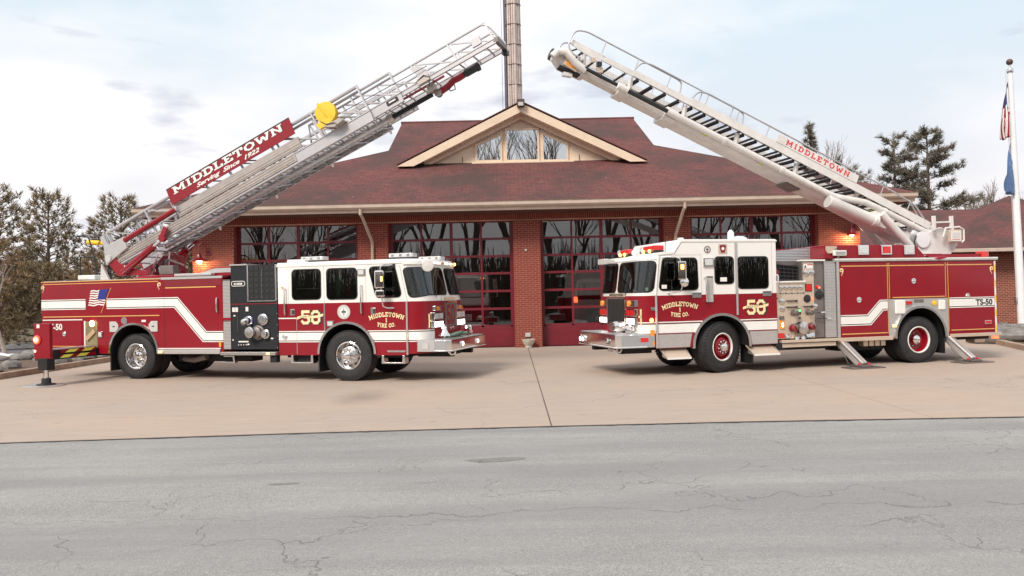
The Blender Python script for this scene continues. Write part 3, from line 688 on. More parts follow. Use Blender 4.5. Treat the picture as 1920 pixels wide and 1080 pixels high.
for q in WIN:
    n = len(q); outer = grow(q, 0.11); cx = sum(p[0] for p in q) / n; cz = sum(p[1] for p in q) / n
    outer = [(x + (0.075 if x > cx else -0.075), z + (0.075 if z > cz else -0.075)) for x, z in q]
    mb = MB()
    for i in range(n):
        mb.prism([(*p, ) for p in [(q[i][0], GY - 0.055, q[i][1]), (q[(i + 1) % n][0], GY - 0.055, q[(i + 1) % n][1]), (outer[(i + 1) % n][0], GY - 0.055, outer[(i + 1) % n][1]), (outer[i][0], GY - 0.055, outer[i][1])]],
                 [(q[i][0], GY - 0.002, q[i][1]), (q[(i + 1) % n][0], GY - 0.002, q[(i + 1) % n][1]), (outer[(i + 1) % n][0], GY - 0.002, outer[(i + 1) % n][1]), (outer[i][0], GY - 0.002, outer[i][1])])
    mb.build('window_frame', 'cream_siding', gable)
    MB().xz(q, GY - 0.022, GY - 0.012).build('window_pane', 'gable_glass', gable)
for x in (-1.75, 2.62): MB().box(x - 0.012, x + 0.012, GY - 0.02, GY - 0.002, 6.65, 7.0).build('batten', 'soffit', gable)
fl = MB().box(GX - 0.14, GX + 0.14, 30.06, 30.29, GA - 0.17, GA + 0.10).build('floodlight', 'bronze', st, bevel=0.02)
B('lens', 'grey_plastic', fl, GX - 0.09, GX + 0.09, 30.05, 30.06, GA - 0.15, GA - 0.02)
# gooseneck lamps
def wall_lamp(x, z, top, rs=1.0):
    a = T('wall_lamp', 'dark_red_paint', st, [(x + 0.22, YF - 0.0, top - 0.35), (x + 0.20, YF - 0.10, top - 0.32), (x + 0.18, YF - 0.16, top - 0.08), (x + 0.10, YF - 0.22, top), (x, YF - 0.26, top - 0.08), (x, YF - 0.27, z + 0.22)], 0.022, 8)
    B('base_plate', 'dark_red_paint', a, x + 0.13, x + 0.31, YF - 0.02, YF - 0.001, top - 0.44, top - 0.26, 0.01)
    MB().lathe([(0.04, .26), (0.07, .22), (0.09, .12), (0.15 * rs, .03), (0.20 * rs, .0), (0.19 * rs, -.005), (0.14 * rs, .02), (0.08, .10)], (x, YF - 0.27, z), (0, 0, 1), 20).build('shade', 'dark_red_paint', a, smooth=True)
    MB().sphere((x, YF - 0.27, z + 0.02), 0.075 * (0.5 + 0.5 * rs), 12).build('bulb', 'lit_warm', a, smooth=True)
    ld = bpy.data.lights.new('lamp_light', 'POINT'); ld.energy = 38; ld.color = (1.0, 0.62, 0.30); ld.shadow_soft_size = 0.08
    lo_ = bpy.data.objects.new('lamp_light', ld); col.objects.link(lo_); lo_.parent = a; lo_.location = (x, YF - 0.27, z - 0.09)
wall_lamp(-10.55, 3.16, 3.80, 1.8); wall_lamp(11.52, 3.58, 4.20)
B('outlet_box', 'grey_plastic', st, 0.42, 0.60, YF - 0.05, YF - 0.002, 0.36, 0.50, 0.008)
B('sensor', 'grey_plastic', st, 0.46, 0.54, YF - 0.035, YF - 0.002, 3.29, 3.36, 0.006)
pl = thing('planter', 'pale stone bowl planter standing at the foot of the middle brick pier', 'planter', (0.52, 27.92, 0.004))
MB().lathe([(0.12, 0), (0.14, 0.03), (0.10, 0.05), (0.16, 0.12), (0.22, 0.24), (0.24, 0.29), (0.215, 0.29), (0.19, 0.24), (0.02, 0.2)], (0, 0, 0), (0, 0, 1), 18).build('bowl', 'planter_stone', pl, smooth=True)
MB().lathe([(0.20, 0.245), (0.12, 0.262), (0.02, 0.27)], (0, 0, 0), (0, 0, 1), 14).build('soil', 'mulch', pl)
for k in range(9):
    t = k * 0.7
    MB().prism([(0.05 * math.cos(t), 0.05 * math.sin(t), 0.26), (0.06 * math.cos(t + .4), 0.06 * math.sin(t + .4), 0.26), (0.10 * math.cos(t + .2), 0.10 * math.sin(t + .2), 0.29 + .01 * (k % 3))],
               [(0.05 * math.cos(t), 0.05 * math.sin(t), 0.267), (0.06 * math.cos(t + .4), 0.06 * math.sin(t + .4), 0.267), (0.10 * math.cos(t + .2), 0.10 * math.sin(t + .2), 0.297 + .01 * (k % 3))]).build('leaf', 'pine_needles', pl)

# ================================================================ annex to the right
an = thing('annex', 'low brick annex with red shingle hip roof behind the flagpole at the right', 'building', (0, 0, 0))
B('wall', 'far_brick', an, 12.2, 31, 35.0, 35.3, 0, 3.2); B('wall', 'far_brick', an, 30.7, 31, 35.31, 46, 0, 3.2)
mb = MB()
mb.poly([(12.2, 34.2, 3.30), (32, 34.2, 3.30), (31, 40, 5.47), (12.2, 40, 5.47)]); mb.poly([(12.2, 40, 5.47), (31, 40, 5.47), (32, 46, 3.30), (12.2, 46, 3.30)])
ap_ = (23.55, 39.0, 5.98)
bs = [(18.6, 34.15, 3.305), (28.4, 34.15, 3.305), (28.4, 45, 3.305), (18.6, 45, 3.305)]
for i in range(4): mb.poly([bs[i], bs[(i + 1) % 4], ap_])
mb.build('roof', 'red_shingles', an)
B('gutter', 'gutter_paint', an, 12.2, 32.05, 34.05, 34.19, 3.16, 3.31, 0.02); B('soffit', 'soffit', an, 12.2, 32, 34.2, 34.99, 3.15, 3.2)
wn = B('window', 'black_plastic', an, 21.72, 23.2, 34.96, 34.998, 0.95, 2.55)
B('pane', 'cab_glass', wn, 21.77, 23.15, 34.94, 34.95, 1.0, 2.5); B('sill', 'fascia_paint', wn, 21.62, 23.3, 34.88, 34.995, 0.86, 0.945)

# ================================================================ radio tower behind the ridge
tw = thing('radio_tower', 'tall tan pole bundled with vertical conduits and a cable ladder behind the roof', 'tower', (0.36, 46.0, 0))
MB().lathe([(0.34, 0), (0.27, 26)], (0, 0, 0), (0, 0, 1), 16).build('pole', 'tower_conduit', tw, smooth=True)
for i in range(11):
    a = math.pi * (0.98 + i * 0.115) + 0.05; r_ = 0.045 + 0.02 * ((i * 7) % 3)
    MB().tube([(0.40 * math.cos(a), 0.40 * math.sin(a), 0), (0.33 * math.cos(a), 0.33 * math.sin(a), 26)], r_, 8).build('conduit', 'tower_conduit', tw, smooth=True)
for z in range(12, 25): MB().lathe([(0.455, 0), (0.455, 0.03)], (0, 0, z * 1.12), (0, 0, 1), 20).build('clamp', 'tower_clamp', tw)
B('cable_ladder', 'tower_dark', tw, -0.53, -0.405, -0.32, 0.10, 0, 26)
MB().tube([(-0.66, 0, 0), (-0.64, 0, 26)], 0.012, 5).build('cable', 'tower_dark', tw)

# ================================================================ flagpole and its flags
fp = thing('flagpole', 'white flagpole with ball finial at the right edge beside the boulder', 'flagpole', (16.05, 26.05, 0.08)); fp.rotation_euler = (0, R(-1.25), 0)
MB().lathe([(0.17, 0), (0.17, 0.06), (0.125, 0.10), (0.12, 2), (0.075, 8.45)], (0, 0, 0), (0, 0, 1), 16).build('pole', 'pole_white', fp, smooth=True)
MB().lathe([(0.09, 8.40), (0.11, 8.46), (0.09, 8.53), (0.03, 8.55), (0.03, 8.66)], (0, 0, 0), (0, 0, 1), 14).build('truck', 'dull_chrome', fp, smooth=True)
MB().sphere((0, 0, 8.74), 0.10, 14).build('ball', 'bronze', fp, smooth=True)
T('halyard', 'grey_plastic', fp, [(-0.15, -0.02, 8.40), (-0.16, -0.03, 1.2)], 0.008, 5)
B('cleat', 'dull_chrome', fp, -0.19, -0.10, -0.03, 0.03, 1.1, 1.3)
def flag(name, top, hoist, drop, wd, seed, pal, label):
    rn = random.Random(seed); NU, NV = 26, 26; vs = []; fs = []; mi = []
    for i in range(NU + 1):
        u = i / NU
        for j in range(NV + 1):
            v = j / NV
            fold = math.sin(v * 9.5 + u * 2.2 + seed) * 0.10 * (0.25 + u)
            x = -wd * (0.10 + 0.9 * math.sin(min(1, u * 1.25) * 1.5)) * (0.35 + 0.65 * v) * (1 - 0.35 * u) - 0.05 + 0.05 * math.sin(v * 7 + seed)
            z = -hoist * v - drop * (u ** 1.25) * (1 - 0.55 * v)
            vs.append((x, fold + 0.05 * math.sin(6 * u + 3 * v), z))
    for i in range(NU):
        for j in range(NV):
            fs.append((i * (NV + 1) + j, i * (NV + 1) + j + 1, (i + 1) * (NV + 1) + j + 1, (i + 1) * (NV + 1) + j)); mi.append(pal((i + .5) / NU, (j + .5) / NV))
    me = bpy.data.meshes.new(name); me.from_pydata(vs, [], fs)
    for k in ('cloth_red', 'cloth_white', 'cloth_navy', 'cloth_blue'): me.materials.append(MATS[k])
    for p, k in zip(me.polygons, mi): p.material_index = k; p.use_smooth = True
    o = bpy.data.objects.new(name, me); col.objects.link(o); o.location = top
    sd_ = o.modifiers.new('cloth', 'SOLIDIFY'); sd_.thickness = 0.006
    tag(o, label, 'flag'); return o
flag('national_flag', (15.83, 26.02, 8.28), 1.10, 1.85, 0.36, 1.3, lambda u, v: 2 if (u < 0.42 and v < 0.54) else (0 if int(v * 13) % 2 == 0 else 1), 'red and white striped flag with navy corner hanging limp on the flagpole')
flag('blue_flag', (15.89, 26.02, 6.35), 0.80, 1.75, 0.26, 2.6, lambda u, v: 3, 'plain blue flag hanging limp below the striped flag')

# ================================================================ trees
def branch_tube(mb, p, q, r0, r1, n=5):
    mb.tube([p, (p + q) / 2 + Vector((random.uniform(-1, 1), random.uniform(-1, 1), random.uniform(-1, 1))) * (q - p).length * 0.035, q], r0, n, r1)
def bare_tree(name, label, loc, h, seed, mt='bare_bark', depth=5, spread=0.62, group=None, thick=1.0, lean=0.0):
    random.seed(seed); t = thing(name, label, 'tree', loc, random.uniform(0, 6), group)
    tr = MB(); cr = MB()
    def grow_(p, d, l, r, k):
        q = p + d * l
        mb = tr if k >= depth - 1 else cr
        branch_tube(mb, p, q, r, r * 0.68, 6 if k >= depth - 1 else (4 if k > 1 else 3))
        if k == 0: return
        n = 3 if k >= depth - 1 else random.choice((2, 3, 3))
        for i in range(n):
            ax = Vector((random.uniform(-1, 1), random.uniform(-1, 1), random.uniform(-.2, .7)))
            nd_ = (d + ax * spread * random.uniform(0.6, 1.2) + Vector((0, 0, 0.12))).normalized()
            st_ = p + d * l * random.uniform(0.62, 1.0) if i else q
            grow_(st_, nd_, l * random.uniform(0.62, 0.84), r * random.uniform(0.48, 0.66), k - 1)
    grow_(Vector((0, 0, -0.1)), Vector((lean, random.uniform(-.05, .05), 1)).normalized(), h * 0.30, h * 0.018 * thick, depth)
    tr.build('trunk', mt, t, smooth=True); cr.build('crown', mt, t)
    return t
def needles(mb, c, d, ln, n, wd):
    for _ in range(n):
        v = (d + Vector((random.gauss(0, .55), random.gauss(0, .55), random.gauss(.1, .5)))).normalized() * ln * random.uniform(.6, 1.15)
        s = v.cross(Vector((random.gauss(0, 1), random.gauss(0, 1), random.gauss(0, 1))))
        if s.length < 1e-4: continue
        s = s.normalized() * wd
        mb.add([c - s, c + s, c + v + s * .35, c + v - s * .35], [(0, 1, 2, 3)])
def pine(name, label, loc, h, rad, seed, mt, group=None, base=0.12, limbs=80, dens=1.0, shape='bush', gap=0.0, ln=0.26, up=0.25, wd=0.013):
    random.seed(seed); t = thing(name, label, 'tree', loc, random.uniform(0, 6), group)
    wood = MB(); wood.tube([(0, 0, -0.1), (random.uniform(-.1, .1), random.uniform(-.1, .1), h * .5), (0, 0, h * .97)], h * 0.02, 8, h * 0.004)
    lm = MB(); cr = MB()
    for i in range(limbs):
        f = base + (1 - base) * ((i + random.random()) / limbs); z = h * f
        if shape == 'bush': rr = rad * (1.05 - 0.75 * max(0, (f - 0.35) / 0.65) ** 1.3) * (0.75 + 0.45 * random.random())
        elif shape == 'cone': rr = rad * (1.02 - f) * (0.8 + 0.35 * random.random())
        else: rr = rad * (0.55 + 0.55 * math.sin(math.pi * min(1, max(0, (f - base) / (1 - base))) ** 0.8)) * (0.6 + 0.55 * random.random())
        if gap and random.random() < gap: continue
        a = i * 2.399 + random.uniform(-.4, .4)
        d = Vector((math.cos(a), math.sin(a), up + 0.5 * max(0, f - .6) + random.uniform(-.15, .2))).normalized()
        p = Vector((0, 0, z)); q = p + d * rr
        bend = q + Vector((0, 0, 0.08 * rr))
        lm.tube([p, p + d * rr * .55, bend], 0.012 * rr + 0.012, 4, 0.008)
        nt_ = int(max(5, rr * 9 * dens))
        for k in range(nt_):
            s = 0.25 + 0.75 * math.sqrt(random.random()) if shape != 'flat' else 0.35 + 0.65 * random.random()
            c = p + d * rr * s + Vector((random.gauss(0, .13), random.gauss(0, .13), random.gauss(0, .08 if shape == 'flat' else .13))) * (0.5 + rr * .45)
            dd = (d * 0.7 + Vector((random.gauss(0, .5), random.gauss(0, .5), 0.55 if shape == 'bush' else 0.25))).normalized()
            needles(cr, c, dd, ln, 10, wd)
        for k in range(3): needles(cr, bend, (d + Vector((0, 0, .6))).normalized(), ln * 1.2, 8, wd)
    for k in range(10): needles(cr, Vector((0, 0, h * (0.9 + 0.012 * k))), Vector((0, 0, 1)), ln * 1.2, 7, wd)
    wood.build('trunk', 'bark', t, smooth=True); lm.build('limbs', 'bark', t); cr.build('crown', mt, t)
    return t
GP = 'pines behind the left fire truck'
pine('pine_tree', 'tall bushy pine at the far left edge with upright shoot tips', (-23.6, 38.0, -0.06), 7.0, 2.2, 11, 'pine_needles', GP, limbs=95, dens=0.95)
pine('pine_tree', 'bushy pine in the middle of the left row, behind the truck tail', (-20.8, 37.2, -0.06), 6.7, 1.8, 12, 'pine_needles', GP, limbs=95, dens=0.95)
pine('pine_tree', 'broad bushy pine nearest the ladder turntable on the left', (-18.2, 38.6, -0.06), 6.5, 2.1, 13, 'pine_needles', GP, limbs=100, dens=0.95)
pine('pine_tree', 'darker pine standing between the left pines and the station corner', (-16.0, 43.5, -0.06), 6.2, 1.9, 14, 'pine_needles', GP, limbs=85, dens=1.1)
pine('pine_tree', 'pine half hidden behind the left brick pier of the station', (-13.7, 47.5, -0.06), 6.4, 2.1, 15, 'pine_needles', GP, limbs=85, dens=1.1)
pine('young_pine', 'low brown green pine in front of the left pine row', (-22.2, 34.9, -0.06), 4.3, 2.0, 16, 'pine_needles_warm', 'low pines on the left', limbs=80, dens=1.0, base=.05)
pine('young_pine', 'low rusty pine behind the tail of the left truck', (-17.4, 35.9, -0.06), 3.7, 2.0, 17, 'pine_needles_warm', 'low pines on the left', limbs=80, dens=1.0, base=.05)
pine('young_pine', 'low dark pine between the two left pines', (-19.9, 35.4, -0.06), 3.3, 1.8, 18, 'pine_needles', 'low pines on the left', limbs=80, dens=1.0, base=.05)
pine('young_pine', 'low pine seen past the ladder turntable', (-14.6, 38.8, -0.06), 4.6, 1.9, 19, 'pine_needles', 'low pines on the left', limbs=100, dens=1.4, base=.05)
bare_tree('ornamental_tree', 'small leafless pale-barked tree at the far left in front of the pines', (-18.15, 29.6, 0.08), 4.6, 31, 'pale_bark', 4, 0.75, lean=-0.25)
pine('white_pine', 'tall dark white pine with layered flat branches right of the station roof', (33.4, 66.0, 0), 14.0, 3.2, 41, 'white_pine_needles', 'white pines behind the annex', base=.20, limbs=85, dens=2.0, shape='flat', ln=0.42, up=0.12, gap=.25, wd=0.022)
pine('white_pine', 'slimmer white pine at the left of the tall one above the annex', (31.0, 66.5, 0), 13.8, 1.9, 42, 'white_pine_needles', 'white pines behind the annex', base=.22, limbs=65, dens=2.0, shape='flat', ln=0.40, up=0.15, gap=.25, wd=0.022)
pine('spruce_tree', 'narrow spruce tip poking up behind the right boom', (21.9, 60.0, 0), 13.6, 2.6, 43, 'white_pine_needles', base=.15, limbs=95, dens=1.6, shape='cone', ln=0.34, up=-0.1, wd=0.02)
pine('spruce_tree', 'dark evergreen behind the boom sign right of the spruce tip', (24.6, 62.0, 0), 10.6, 3.0, 44, 'white_pine_needles', base=.15, limbs=70, dens=1.6, shape='flat', ln=0.40, up=0.0, wd=0.022)
GB_ = 'bare trees behind the annex'
for i, (x, y, h, lab) in enumerate([(25.6, 72, 15.6, 'leafless tree between the spruce tip and the white pines'), (28.2, 75, 14.8, 'leafless tree just left of the slim white pine'), (31.5, 80, 13.5, 'leafless tree behind the slim white pine'),
        (47.0, 92, 11.5, 'leafless tree right of the white pines above the annex ridge'), (50.5, 94, 12.6, 'leafless tree above the middle of the annex ridge'), (54.0, 95, 12.8, 'leafless tree just left of the flagpole'), (57.0, 96, 13.2, 'leafless tree behind the flagpole'), (60.2, 97, 13.0, 'leafless tree right of the flagpole at the frame edge')]):
    bare_tree('bare_tree', lab, (x, y, -0.06), h, 200 + i, 'bare_bark', 6, 0.55, GB_, 1.3 if i < 3 else 2.2)
# the far side of the road, behind the camera: what the door and gable glass mirrors
ORD = ['first', 'second', 'third', 'fourth', 'fifth', 'sixth', 'seventh', 'eighth', 'ninth', 'tenth', 'eleventh', 'twelfth', 'thirteenth', 'fourteenth', 'fifteenth', 'sixteenth', 'seventeenth', 'eighteenth', 'nineteenth', 'twentieth', 'last']
for i in range(21):
    x = -34 + i * 3.4 + random.Random(i).uniform(-1.2, 1.2); y = -14 - random.Random(i + 50).uniform(0, 15)
    tall = 1.25 if -9 < x < 12 else 1.0
    bare_tree('roadside_tree', 'leafless tree across the road, %s of the row, mirrored in the station glass' % ORD[i], (x, y, -0.06), random.Random(i + 9).uniform(12.5, 17) * tall, 300 + i, 'bark', 6, 0.60, 'trees across the road', 1.1)
random.seed(77); th = MB()
for i in range(15000):
    x = random.uniform(-75, 75); y = random.uniform(-40, -17); h = random.uniform(1.2, 3.0) + 4.2 * random.random() ** 2.2
    p = Vector((x, y, -.1)); q = p + Vector((random.gauss(0, .7), random.gauss(0, .5), h)); s = Vector((random.uniform(.03, .13), 0, 0))
    th.add([p - s, p + s, q + s * .2, q - s * .2], [(0, 1, 2, 3)])
    if i % 8 == 0:
        x = random.uniform(-110, 110); p = Vector((x, random.uniform(-58, -38), -.1)); q = p + Vector((random.gauss(0, .6), 0, random.uniform(3, 9))); s = Vector((random.uniform(.05, .12), 0, 0)); th.add([p - s, p + s, q + s * .3, q - s * .3], [(0, 1, 2, 3)])
    if i % 2:
        p2 = p.lerp(q, random.uniform(.4, .8)); q2 = p2 + Vector((random.gauss(0, .7), random.gauss(0, .3), random.uniform(.4, 1.5)))
        th.add([p2 - s * .5, p2 + s * .5, q2], [(0, 1, 2)])
o = th.build('thicket', 'thicket_twigs', kind='stuff'); tag(o, 'brown twiggy thicket across the road mirrored low in the door glass', 'thicket')

# ================================================================ shared truck pieces
W = 2.44
def wheel(parent, x, yc, z, Rt, wd, rim_r, out, style, steer=0.0, inner=False):
    """out = -1 when the outer face looks at -y"""
    h = wd / 2
    tread = []
    for i, a in enumerate((-.82, -.5, -.46, -.2, -.16, .16, .2, .46, .5, .82)):
        tread.append((Rt - (0.014 if i in (2, 3, 6, 7) and i % 2 == 0 else 0), h * a))
    prof = [(rim_r, -h + .04), (rim_r + .03, -h + .005), ((rim_r + Rt) / 2, -h - .012), (Rt - .06, -h + .004), (Rt - .012, -h + .035)] + tread + [(Rt - .012, h - .035), (Rt - .06, h - .004), ((rim_r + Rt) / 2, h + .012), (rim_r + .03, h - .005), (rim_r, h - .04)]
    t = MB().lathe(prof, (0, 0, 0), (0, out, 0), 40, caps=False)
    for k in range(48):                                      # shoulder lugs
        a = 2 * math.pi * k / 48
        for s_ in (-1, 1):
            c = Vector((math.cos(a), 0, math.sin(a))); tg = Vector((-math.sin(a), 0, math.cos(a))); p = c * (Rt - .020)
            y0, y1 = s_ * h * .99, s_ * h * .72
            t.prism([p + tg * .016 + Vector((0, y0, 0)), p - tg * .016 + Vector((0, y0, 0)), p - tg * .016 + Vector((0, y1, 0)) + c * .026, p + tg * .016 + Vector((0, y1, 0)) + c * .026],
                    [p + tg * .016 + Vector((0, y0, 0)) + c * .012, p - tg * .016 + Vector((0, y0, 0)) + c * .012, p - tg * .016 + Vector((0, y1, 0)) + c * .027, p + tg * .016 + Vector((0, y1, 0)) + c * .027])
    tyre = t.build('tyre', 'rubber', parent, smooth=True); tyre.location = (x, yc, z); tyre.rotation_euler = (0, 0, steer)
    if inner: return tyre
    lipm, dm = ('chrome', 'dull_chrome') if style[0] == 'c' else ('white_vinyl', 'red_paint')
    MB().lathe([(rim_r + .004, h - .045), (rim_r + .012, h - .012), (rim_r - .004, h - .004), (rim_r - .016, h - .014), (rim_r - .02, h - .05)], (0, 0, 0), (0, out, 0), 40, caps=False).build('rim_lip', lipm, tyre, smooth=True)
    if style[1] == 'f':
        pr = [(rim_r - .018, h - .05), (rim_r - .045, h - .12), (rim_r - .06, h - .115), (rim_r - .10, h - .035), (.165, h - .02), (.155, h - .028), (.15, h - .03), (.001, h - .03)]
        hub = [(.105, h - .03), (.10, h + .03), (.085, h + .06), (.05, h + .075), (.001, h + .075)]; ln_r, ln_h, hr = .135, h - .03, rim_r - .075
    else:
        pr = [(rim_r - .018, h - .05), (rim_r - .035, h - .12), (rim_r - .05, h - .20), (.16, h - .235), (.001, h - .235)]
        hub = [(.12, h - .235), (.115, h - .12), (.10, h - .085), (.06, h - .07), (.001, h - .068)]; ln_r, ln_h, hr = .15, h - .235, rim_r - .085
    MB().lathe(pr, (0, 0, 0), (0, out, 0), 40, caps=False).build('rim', dm if style[0] == 'c' else 'red_paint', tyre, smooth=True)
    MB().lathe(hub, (0, 0, 0), (0, out, 0), 20, caps=False).build('hub', 'chrome', tyre, smooth=True)
    nm = MB().lathe([(.017, -.002), (.017, .03), (.010, .042), (.001, .043)], (0, 0, 0), (0, out, 0), 8)
    for k in range(10):
        a = 2 * math.pi * k / 10 + .2
        if k == 0: o = nm.build('lug_nut', 'chrome', tyre); me = o.data
        else: o = link('lug_nut', me, tyre)
        o.location = (ln_r * math.cos(a), out * ln_h, ln_r * math.sin(a))
    hm = MB().lathe([(.026, -.004), (.026, .004)], (0, 0, 0), (0, out, 0), 10); me = None
    if style[0] == 'c':
        for k in range(10):
            a = 2 * math.pi * (k + .5) / 10
            if me is None: o = hm.build('hand_hole', 'rubber_black', tyre); me = o.data
            else: o = link('hand_hole', me, tyre)
            o.location = (hr * math.cos(a), out * (h - .075 if style[1] == 'f' else h - .215), hr * math.sin(a))
    return tyre
def arch_pts(cx, cz, r, z, n=22):
    a0 = math.asin(max(-1, min(1, (z - cz) / r)))
    return [(cx - r * math.cos(a0 + (math.pi - 2 * a0) * i / n) , cz + r * math.sin(a0 + (math.pi - 2 * a0) * i / n)) for i in range(n + 1)]
def catmull(pts, n):
    P_ = [Vector(p) for p in pts]; out = []
    for i in range(len(P_) - 1):
        p0, p1, p2, p3 = P_[max(i - 1, 0)], P_[i], P_[i + 1], P_[min(i + 2, len(P_) - 1)]
        for k in range(n):
            t = k / n; out.append(0.5 * ((2 * p1) + (p2 - p0) * t + (2 * p0 - 5 * p1 + 4 * p2 - p3) * t * t + (3 * p1 - p0 - 3 * p2 + p3) * t ** 3))
    return out + [P_[-1]]
class Wrap:
    """rounded cab nose: outline from the near door pillar round to the far one; leans back above zl"""
    def __init__(s, sg, half, lean, zl):
        pts = half + [(f, W - y) for f, y in reversed(half[:-1])]
        s.c = catmull(pts, 8); s.sg = sg; s.lean = lean; s.zl = zl
        d = [0.0]
        for a, b in zip(s.c[:-1], s.c[1:]): d.append(d[-1] + (b - a).length)
        s.d = [q / d[-1] for q in d]
    def __call__(s, u, z, off=0.0):
        u = min(max(u, 0), 1); i = 0
        while i < len(s.d) - 2 and s.d[i + 1] < u: i += 1
        t = (u - s.d[i]) / (s.d[i + 1] - s.d[i]); p = s.c[i].lerp(s.c[i + 1], t); tg = (s.c[i + 1] - s.c[i]).normalized(); nn = Vector((tg.y, -tg.x))
        if nn.dot(p - Vector((0, W / 2))) < 0: nn = -nn
        p = p + nn * off
        return (s.sg * (p.x - s.lean * max(0, z - s.zl)), p.y, z)
    def u_at_y(s, y):
        for i in range(len(s.c) - 1):
            if s.c[i].y <= y <= s.c[i + 1].y:
                return s.d[i] + (s.d[i + 1] - s.d[i]) * (y - s.c[i].y) / max(1e-6, s.c[i + 1].y - s.c[i].y)
        return 1.0
    def grid(s, u0, u1, za, zb, off, nu=24, nz=6, back=None):
        mb = MB(); f = (lambda q: q if callable(q) else (lambda u: q)); za, zb = f(za), f(zb); vs = []
        for i in range(nu + 1):
            u = u0 + (u1 - u0) * i / nu
            for j in range(nz + 1): vs.append(s(u, za(u) + (zb(u) - za(u)) * j / nz, off))
        mb.add(vs, [(i * (nz + 1) + j, (i + 1) * (nz + 1) + j, (i + 1) * (nz + 1) + j + 1, i * (nz + 1) + j + 1) for i in range(nu) for j in range(nz)])
        return mb
def rounded(u0, u1, zlo, zhi, rad_u, rad_z):
    def e(u):
        d = min(u - u0, u1 - u); d = max(d, 0)
        return 0 if d >= rad_u else rad_z * (1 - math.sqrt(max(0, 1 - (1 - d / rad_u) ** 2)))
    lo = zlo if callable(zlo) else (lambda u: zlo); hi = zhi if callable(zhi) else (lambda u: zhi)
    return (lambda u: lo(u) + e(u)), (lambda u: hi(u) - e(u))
def side_window(parent, poly, r, name='window', trim='rubber_black', y=0.0):
    q = roundpoly(poly, r); g = MB().xz(grow(q, 0.022), y - 0.010, y + 0.004).build(name, trim, parent)
    MB().xz(q, y - 0.016, y - 0.012).build('pane', 'cab_glass', g); return g
def lamp_box(name, parent, x0, x1, y0, y1, z0, z1, lens, body='chrome', face='y'):
    b_ = MB().box(x0, x1, y0, y1, z0, z1).build(name, body, parent, bevel=0.006)
    k = 0.14
    if face == 'y': MB().box(x0 + (x1 - x0) * k, x1 - (x1 - x0) * k, y0 - 0.014, y0 - 0.001, z0 + (z1 - z0) * k, z1 - (z1 - z0) * k).build('lens', lens, b_, bevel=0.005)
    return b_
def gold_scroll(parent, x, z, s, y=-0.006, mt='cream_leaf'):
    pts = []
    for i in range(22):
        a = i * 0.42; r_ = 0.05 * (1 - i / 30); pts.append((x + s * r_ * math.cos(a), y, z + r_ * math.sin(a) - 0.02))
    tail = [(x + s * 0.045, y, z - 0.02), (x + s * 0.03, y, z - 0.09), (x + s * 0.0, y, z - 0.12), (x + s * 0.012, y, z - 0.15)]
    mb = MB().tube(pts, 0.009, 5); mb.tube(tail, 0.010, 5, 0.004); mb.build('scroll', mt, parent)
def handrail(parent, x, y, za, zb, dx=0.0, r=0.016, mt='dull_chrome', std=0.06):
    return T('grab_rail', mt, parent, [(x, y + std, za), (x, y + 0.012, za), (x, y, za + .03), (x + dx, y, zb - .03), (x + dx, y + 0.012, zb), (x + dx, y + std, zb)], r, 8)
def knob(parent, x, z, r=0.055, y=0.0):
    k = MB().lathe([(r, 0), (r, .012), (r * .8, .018), (r * .45, .012), (r * .4, .03), (.001, .034)], (x, y, z), (0, -1, 0), 18).build('latch', 'chrome', parent, smooth=True); return k
def ribs(name, mt, parent, x0, x1, z0, z1, step, y0, y1):
    """each slat its own piece"""
    me = None; n = int((z1 - z0) / step)
    for i in range(n):
        if me is None: o = MB().box(x0, x1, y0, y1, 0, step * .78).build(name, mt, parent); me = o.data
        else: o = link(name, me, parent)
        o.location = (0, 0, z0 + i * step)
def badge50(parent, x0, x1, z0, z1, y, text):
    h = z1 - z0; wd = text_width('50', h, .06); k = (x1 - x0) / wd
    MBs = MB(); lettering(MBs, '50', h + .03, lambda x, hh, kk: (x0 - .004 + x * k, y - .0005 - .00012 * (kk % 14), z0 - .018 + hh), 0.255, .06); o = MBs.build('number_shadow', 'black_line', parent)
    mb = MB(); lettering(mb, '50', h, lambda x, hh, kk: (x0 + x * k, y - .003 - .00015 * (kk % 14), z0 + hh), .20, .06); mb.build('number', 'cream_leaf', parent)
    xa, xb = x0 - .09, x1 + .07; zc = (z0 + z1) / 2 - .045; n = 12; mb = MB()
    top = [(xa + (xb - xa) * i / n, zc + .07 * i / n + .022 * math.sin(i / n * 6.28)) for i in range(n + 1)]
    for i in range(n): mb.xz([top[i], top[i + 1], (top[i + 1][0], top[i + 1][1] + .055), (top[i][0], top[i][1] + .055)], y - .0085, y - .0065)
    bn = mb.build('banner', 'cream_leaf', parent)
    font_text('banner_lettering', text, .06, 'black_line', bn, (x0 - .01, y - .0095, zc + .028), (1, 0, .13), (0, 0, 1), .25, fit=x1 - x0)
def round_seal(parent, x, z, r, y):
    MB().lathe([(r, 0), (r, .003)], (x, y, z), (0, -1, 0), 28).build('seal', 'white_vinyl', parent)
    mb = MB()
    for rr in (r * .96, r * .66): mb.lathe([(rr, .0035), (rr - .006, .0035)], (x, y, z), (0, -1, 0), 28, caps=False)
    for k in range(26):
        a = 2 * math.pi * k / 26; c = (x + r * .81 * math.cos(a), z + r * .81 * math.sin(a))
        mb.box(c[0] - .005, c[0] + .005, y - .0042, y - .0036, c[1] - .010, c[1] + .010)
    mb.box(x - r * .34, x + r * .34, y - .0042, y - .0036, z - .018, z + .022); mb.xz([(x - .02, z + .03), (x + .02, z + .03), (x, z + r * .5)], y - .0042, y - .0036)
    mb.build('seal_print', 'black_line', parent)
    MB().xz([(x - .022, z - .03), (x + .022, z - .03), (x, z - .075)], y - .0045, y - .0036).build('seal_mark', 'red_paint', parent)
